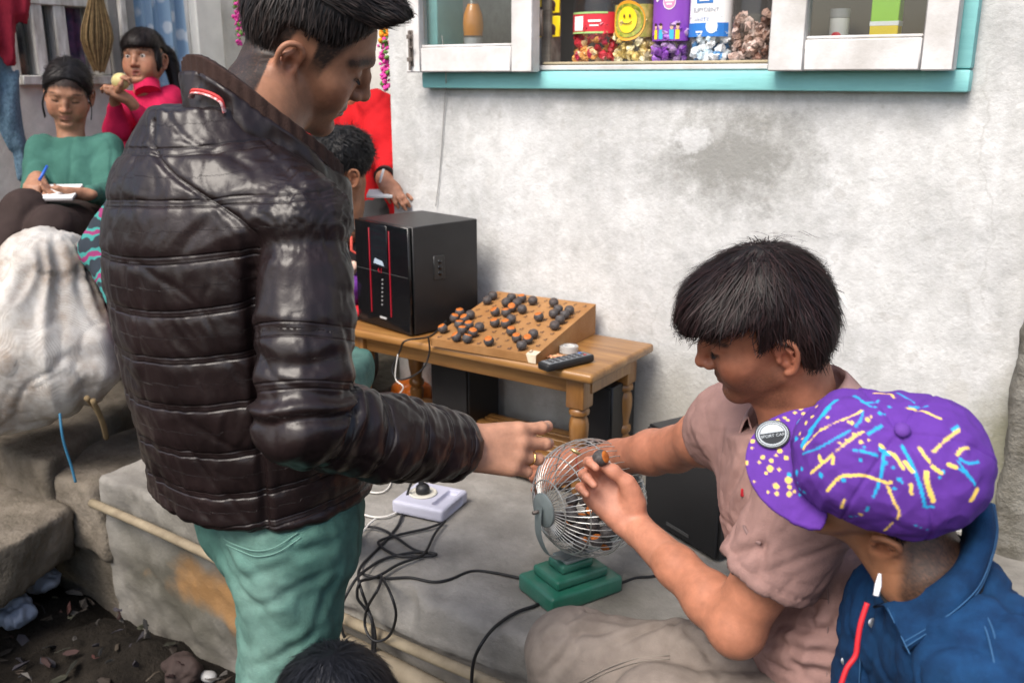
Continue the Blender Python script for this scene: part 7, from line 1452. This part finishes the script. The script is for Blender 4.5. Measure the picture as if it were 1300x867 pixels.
# ================================================================== child in front, only the crown of the head shows
def front_child():
    ho = P(432, 962, 1.12); HR = head_R(1.9, .35, .0); neck = ho-UP*.16-FW*.02
    t = thing('person', np.array([ho[0], ho[1], -.47]), 'person in front with short black hair, only the top of the head showing', 'person')
    H = Head(ho, HR, .95, .005, (.33, .17, .10), neck_to=neck, child=.5); hv, hq, hc = H.mesh(); mesh_obj('body', hv, hq, M_SKIN, t, True, {'col': hc})
    def shp(V): V.ell((0, -.006, .052), (.081, .107, .090)); V.plane((0, .05, .045), (0, .8, -1), .006); V.plane((0, 0, -.03), (0, 0, -1), .006)
    cr = np.array((.0, -.04, .15)); make_hair(H, shp, lambda p: (p-cr)/(np.linalg.norm(p-cr, axis=1)[:, None]+.01), 7000, 7, .0065, (.004, .0045, .0065), (.013, .014, .019), .0007, .0018, t, seed=12)
    V = Vol(neck-[.26, .26, .62], neck+[.26, .26, .08], .008); V.ell(neck-UP*.2, (.15, .12, .2)); V.ell(neck-UP*.42, (.17, .16, .17), k=.05); V.plane((0, 0, -.46), -UP); v, q = V.mesh(); mesh_obj('jumper', drape(v, q, .006), q, mat('navy_jumper', (.02, .025, .05), .9), t)
front_child()
# ================================================================== people in the background
def back_people():
    # ---- girl writing, green jumper
    H = Head(P(87, 123, 3.17), head_R(-1.32, .36, .12), .90, .0040, (.33, .165, .10), 'down', 0., 0., .8, neck_to=P(91, 176, 3.21), neck_r=(.042, .046), seed=31, lips=(.34, .13, .11), brow_t=.0028, hairline=lambda v: np.clip(sstep(.0, .030, v[:, 2]-np.interp(v[:, 1], [-.1, -.03, .02, .045, .06, .09], [-.06, -.05, -.02, .008, .036, .056])+.008*noise3(v*[90, 90, 30]))*(1.15+.2*noise3(v*400)), 0, .95)*(~((np.abs(v[:, 0]) > .0725) & (v[:, 1] > -.036) & (v[:, 1] < .004))))
    def hair(h, t):
        def shp(V):
            V.ell((0, -.010, .052), (.079, .105, .086)); V.ell((0, -.095, .060), (.04, .035, .04), k=.02); V.plane((0, .040, .046), (0, 1.3, -1), .020); V.box((0, .0, -.03), (.2, .035, .055), None, .01, .012, '-')
            V.box((0, .085, -.05), (.2, .062, .072), None, .01, .01, '-'); V.plane((0, -.05, -.045), (0, 0, -1), .01)
        make_hair(h, shp, lambda p: np.stack([np.sign(p[:, 0]+.012)*np.where(p[:, 1] > .02, 1.1, .3), np.where(p[:, 1] > .02, .15, -.6), -.55+0*p[:, 0]], 1), 3600, 8, .009, (.007, .006, .0065), (.022, .018, .018), .0011, .004, t, seed=4, h=.0055, frizz=.5)
        for dx, l in ((.073, 1.), (.070, .8), (-.070, .7)): MB().tube(spline([h.w((dx, .030, .03)), h.w((dx+.012*np.sign(dx), .038, -.02)), h.w((dx+.008*np.sign(dx), .030, -.05-.03*l))], 5), .0018, 5).build('loose_lock', mat('black_lock', (.010, .008, .008), .5), t, True, False)
    nk = P(92, 178, 3.22); front = -FW+RT*.1
    g_top = mat('green_jumper', (.060, .165, .132), .92, .2, col2=(.040, .118, .094), vscale=12, bump=.3, bscale=160); legm = mat('brown_leggings', (.034, .022, .020), .85, .25, vscale=16)
    hR = (RT*.15-UP*.35-FW*.85, -RT*.2-UP*.8, RT*.9, ((.7, .8, .5),)*4); hL = (-RT*.85-FW*.3+UP*.05, UP*.9, -FW*.8, ((.3, .4, .3),)*4)
    ch = P(96, 190, 3.16)
    figure('person in a green jumper sitting cross-legged and writing in a notebook', P(100, 300, 3.1)*[1, 1, 0]+[0, 0, .54], H, nk, P(55, 192, 3.18), P(50, 244, 3.16), P(47, 226, 2.96), P(136, 190, 3.22), P(146, 246, 3.18), P(110, 247, 2.97), P(104, 278, 3.25), P(32, 268, 2.90), P(-15, 352, 2.80), P(66, 290, 2.86), P(30, 400, 2.95), front, g_top, legm, .85, .043, (.115, .080), hR, hL, hair, .022, None, (.33, .165, .10), .0065, .90, .058, .005)
    nb = thing('notebook', P(74, 247, 2.93), 'open white notebook on the lap of the girl in green', 'notebook'); nR = np.stack([unit(RT+FW*.1), unit(FW*.9+UP*.35), np.cross(unit(RT+FW*.1), unit(FW*.9+UP*.35))], 1)
    MB().box(P(74, 244, 2.93), (.058, .045, .004), nR, .001).build('pages', mat('paper', (.75, .74, .72), .8), nb); MB().box(P(74, 246.5, 2.93), (.060, .047, .002), nR, .001).build('cover', mat('dark_cover', (.05, .04, .04), .6), nb)
    tag(MB().tube([P(50, 229, 2.90), P(60, 211, 2.93)], .0045, 8).build('pen', mat('blue_pen', (.02, .10, .45), .4), None, True), 'blue pen in the hand of the girl writing', 'pen')
    # ---- girl in pink eating fruit
    H = Head(P(184, 79, 3.52), head_R(-1.66, -.02, -.03), .88, .0040, (.33, .160, .095), 'open', .75, 0., 1., neck_to=P(186, 118, 3.55), neck_r=(.038, .042), seed=41, lips=(.36, .12, .11), brow_t=.0030, hairline=lambda v: np.clip(sstep(.0, .014, v[:, 2]-np.interp(v[:, 1], [-.1, -.03, .02, .045, .06, .09], [-.06, -.05, .0, .030, .048, .050])+.016*noise3(v*[140, 40, 20]))*1.1, 0, .95)*(~((np.abs(v[:, 0]) > .0725) & (v[:, 1] > -.036) & (v[:, 1] < .004))))
    def hair2(h, t):
        h.eyeballs(t, (-.05, 1, -.02))
        def shp(V):
            V.ell((0, -.008, .054), (.080, .105, .088)); V.ell((0, .058, .068), (.058, .042, .040), k=.02); V.plane((0, .07, .058), (0, .1, -1), .012)
            for sg in (-1, 1): V.ell((sg*.070, .022, .012), (.012, .018, .045), k=.01)
        def shp2(V): shp(V); V.ell((-.02, -.115, .045), (.035, .035, .035), k=.02); V.cone((-.05, -.12, .03), (-.085, -.10, -.12), .030, .022, .02)
        make_hair(h, shp2, lambda p: np.stack([-.6*(p[:, 1] < -.08)+0*p[:, 0], np.where(p[:, 1] > .0, .8, -.6), -.9+0*p[:, 0]], 1), 3000, 8, .009, (.009, .007, .007), (.032, .022, .020), .0011, .004, t, seed=6, h=.0055, frizz=.4, stop=lambda p, j: (p[:, 1] > .055) & (p[:, 2] < .046+.03*j[:, 0]))
    pk = mat('pink_jumper', (.60, .020, .085), .9, .2, col2=(.42, .012, .06), vscale=14, bump=.5, bscale=180)
    cu = ((.75, .9, .6),)*4; hR = (UP*.8+RT*.35-FW*.2, RT*.8-UP*.2, -FW*.8+RT*.1, cu); hL = (UP*.62-RT*.6-FW*.2, -RT*.5-UP*.3+FW*.2, -FW*.8, cu)
    t, g = figure('person in a bright pink jumper standing and biting a pale fruit', P(185, 300, 3.6)*[1, 1, 0]+[0, 0, .05], H, P(188, 116, 3.56), P(160, 130, 3.52), P(148, 165, 3.44), P(146, 124, 3.36), P(217, 124, 3.58), P(200, 172, 3.48), P(164, 128, 3.36), P(190, 225, 3.6), P(180, 300, 3.58), P(180, 370, 3.6), P(200, 300, 3.6), P(200, 370, 3.62), -FW, pk, mat('grey_leggings', (.06, .06, .07), .8), .78, .038, (.095, .068), hR, hL, hair2, .004, None, (.33, .16, .095), .0065, .72, .05)
    MB().tube([P(188, 118, 3.50)*1, P(186, 106, 3.51)], .047, 20).build('roll_neck', pk, t, True)
    tag(MB().ell(P(153, 104, 3.33), (.032, .030, .030), None, 18, 12).build('fruit', mat('pale_fruit', (.62, .55, .28), .5, col2=(.5, .42, .16), vscale=20), None, True), 'pale yellow fruit held to the mouth by the girl in pink', 'fruit')
    # ---- boy behind the jacket, printed black t-shirt
    H = Head(P(435, 217, 2.970), head_R(-2.75, .22, .25), .97, .0040, (.33, .155, .085), 'down', 0., .3, .3, neck_to=P(438, 290, 3.038), neck_r=(.05, .055), seed=51)
    def hair3(h, t):
        def shp(V): V.ell((0, -.008, .056), (.080, .105, .090)); V.ell((0, .05, .1), (.05, .05, .035), k=.02); V.plane((0, .055, .060), (0, .9, -1), .006); V.box((0, .03, -.05), (.2, .05, .075), None, .01, .008, '-'); V.plane((0, -.06, -.03), (0, 0, -1), .01)
        cr = np.array((.0, -.03, .15)); make_hair(h, shp, lambda p: (p-cr)/(np.linalg.norm(p-cr, axis=1)[:, None]+.01)+.7*np.stack([noise3(p*60), noise3(p*60+9), noise3(p*60+19)], 1), 2600, 6, .006, (.006, .006, .0065), (.018, .016, .016), .0011, .006, t, seed=16, h=.0055, frizz=.9, ridge=.005)
    tee = mat('black_tshirt', (.020, .018, .019), .9, .25, vscale=14)
    t, g = figure('person with black wavy hair in a printed black t-shirt behind the tall speaker', P(432, 430, 3.094)*[1, 1, 0], H, P(439, 288, 3.049), P(397, 310, 3.172), P(390, 380, 3.094), P(402, 420, 2.925), P(458, 312, 3.083), P(417, 380, 3.127), P(432, 425, 2.948), P(432, 455, 3.206), P(392, 470, 2.756), P(392, 560, 2.812), P(432, 480, 2.869), P(432, 565, 2.925), -FW*.8-RT*.5, tee, mat('dark_trousers', (.03, .03, .032), .85), 1., .045, (.13, .09), None, None, hair3, .0, None, (.33, .155, .085), .008, 0, .06)
    def chest(px, py): return P(px, py, 2.885)
    for pts, nm in (([(446, 300), (446, 318), (452, 322), (456, 316), (456, 299)], 'r'), ([(459, 322), (462, 300), (466, 322)], 'r')): MB().tube([chest(*p) for p in pts], .0045, 6).build('print_letter', mat('red_print', (.50, .06, .04), .7), g, True, False)
    fc_ = np.stack([RT, VU, -AX], 1); MB().ell(chest(449, 337), (.011, .014, .004), fc_, 14, 10).build('print_face', mat('print_skin2', (.62, .42, .34), .7), g, True); MB().ell(chest(446, 340)+AX*.003, (.018, .026, .004), fc_, 14, 10).build('print_hair', mat('print_hair_brown', (.05, .025, .02), .7), g, True); MB().tube([chest(457, 331), chest(464, 345)], .005, 6).build('print_arm', mat('print_skin2', (.62, .42, .34)), g, True)
    # purple and red cloth on the lap
    V = Vol(P(447, 370, 2.812)-.16, P(447, 370, 2.812)+.16, .006); V.ell(P(444, 362, 2.835), (.04, .05, .035)); v, q = V.mesh(); tag(mesh_obj('purple_shawl', AX*.09+drape(v, q, .016, (14, 14, 14)), q, mat('purple_cloth', (.15, .03, .28), .85, vscale=20)), 'bunched purple shawl beside the tall speaker', 'cloth')
    V = Vol(P(447, 395, 2.812)-.14, P(447, 395, 2.812)+.14, .006); V.ell(P(447, 392, 2.846), (.045, .05, .016)); v, q = V.mesh(); tag(mesh_obj('red_cloth', AX*.09+drape(v, q, .004), q, mat('red_cloth', (.45, .01, .02), .85, vscale=20)), 'folded red cloth under the purple shawl', 'cloth')
    # ---- person in the red jumper, writing
    H = Head(P(432, 75, 3.35), head_R(-1.2, .5, .0), .95, .0055, (.30, .14, .08), 'down', neck_to=P(440, 125, 3.4), seed=61)
    def hair4(h, t):
        def shp(V): V.ell((0, -.008, .056), (.080, .105, .090)); V.plane((0, .055, .060), (0, .9, -1), .006); V.box((0, .03, -.05), (.2, .05, .075), None, .01, .008, '-')
        make_hair(h, shp, lambda p: np.stack([0*p[:, 0], .3+0*p[:, 0], -1+0*p[:, 0]], 1), 900, 6, .007, (.008, .007, .007), (.02, .017, .016), .0012, .003, t, seed=17, h=.005)
    red = mat('red_jumper', (.52, .010, .014), .9, .25, col2=(.36, .006, .010), vscale=9, bump=.35, bscale=150)
    hL = (RT*.35-FW*.75-UP*.35, -UP*.7+RT*.4, RT*.8, ((.6, .7, .5),)*4)
    t, g = figure('person in a red jumper writing beside the corner of the shop', P(455, 400, 3.4)*[1, 1, 0]+[0, 0, .04], H, P(440, 122, 3.42), P(396, 150, 3.45), P(400, 215, 3.4), P(430, 245, 3.3), P(478, 138, 3.36), P(502, 205, 3.30), P(487, 226, 3.13), P(445, 265, 3.45), P(440, 340, 3.3), P(440, 420, 3.3), P(470, 340, 3.35), P(470, 420, 3.35), -FW*.9+RT*.1, red, mat('dark_trousers', (.03, .03, .032)), 1., .055, (.14, .10), None, hL, hair4, .02, None, (.32, .15, .09), .008, .84, .065, .006)
    w_ = lerp(P(502, 205, 3.30), P(487, 226, 3.13), .86); MB().tube([w_+AX*.0, w_+unit(P(487, 226, 3.13)-P(502, 205, 3.30))*.018], .036, 16).build('watch', mat('black_watch', (.012, .012, .013), .4), t, True)
    tag(MB().box(P(483, 246, 3.08), (.042, .034, .004), np.stack([RT, unit(FW+UP*.2), np.cross(RT, unit(FW+UP*.2))], 1), .001).build('paper_pad', mat('paper', (.75, .74, .72), .8), None, True), 'white paper pad under the hand of the person in red', 'paper pad')
    tag(MB().tube([P(487, 215, 3.06), P(482, 232, 3.05)], .004, 8).build('pen', mat('white_pen', (.75, .75, .75), .4), None, True), 'white pen in the hand of the person in red', 'pen')
    # ---- person in a patterned teal jumper, mostly hidden by the leather jacket
    m = bpy.data.materials.new('patterned_knit'); m.use_nodes = True; nt, b, N, L = nodes_of(m); tc = N('ShaderNodeTexCoord'); wv = N('ShaderNodeTexWave'); wv.bands_direction = 'Z'; wv.inputs['Scale'].default_value = 5.5; wv.inputs['Distortion'].default_value = 5; wv.inputs['Detail'].default_value = 2; wv.inputs['Detail Scale'].default_value = 3; L(tc.outputs['Object'], wv.inputs['Vector']); r = N('ShaderNodeValToRGB'); e = r.color_ramp.elements; e[0].position = .28; e[0].color = (.012, .02, .03, 1); e[1].position = .36; e[1].color = (.03, .20, .185, 1); x = r.color_ramp.elements.new(.80); x.color = (.03, .22, .20, 1); x = r.color_ramp.elements.new(.86); x.color = (.20, .02, .10, 1); L(wv.outputs['Fac'], r.inputs['Fac']); L(r.outputs[0], b.inputs['Base Color']); b.inputs['Roughness'].default_value = .9
    H = Head(P(222, 240, 2.80), head_R(.2, .5, 0), .9, .0060, (.32, .16, .095), neck_to=P(200, 275, 2.82), seed=71)
    figure('person in a patterned teal and maroon jumper sitting behind the leather jacket', P(170, 420, 2.85)*[1, 1, 0], H, P(180, 255, 2.82), P(160, 268, 2.74), P(128, 318, 2.70), P(150, 385, 2.6), P(205, 268, 2.88), P(215, 330, 2.85), P(205, 390, 2.7), P(175, 395, 2.85), P(210, 420, 2.6), P(210, 500, 2.6), P(225, 415, 2.7), P(225, 500, 2.7), RT, m, mat('maroon_trousers', (.09, .02, .03), .85), .9, .050, (.12, .085), None, None, hair4, .01, None, (.32, .16, .095), .008, .95, .06)
back_people()
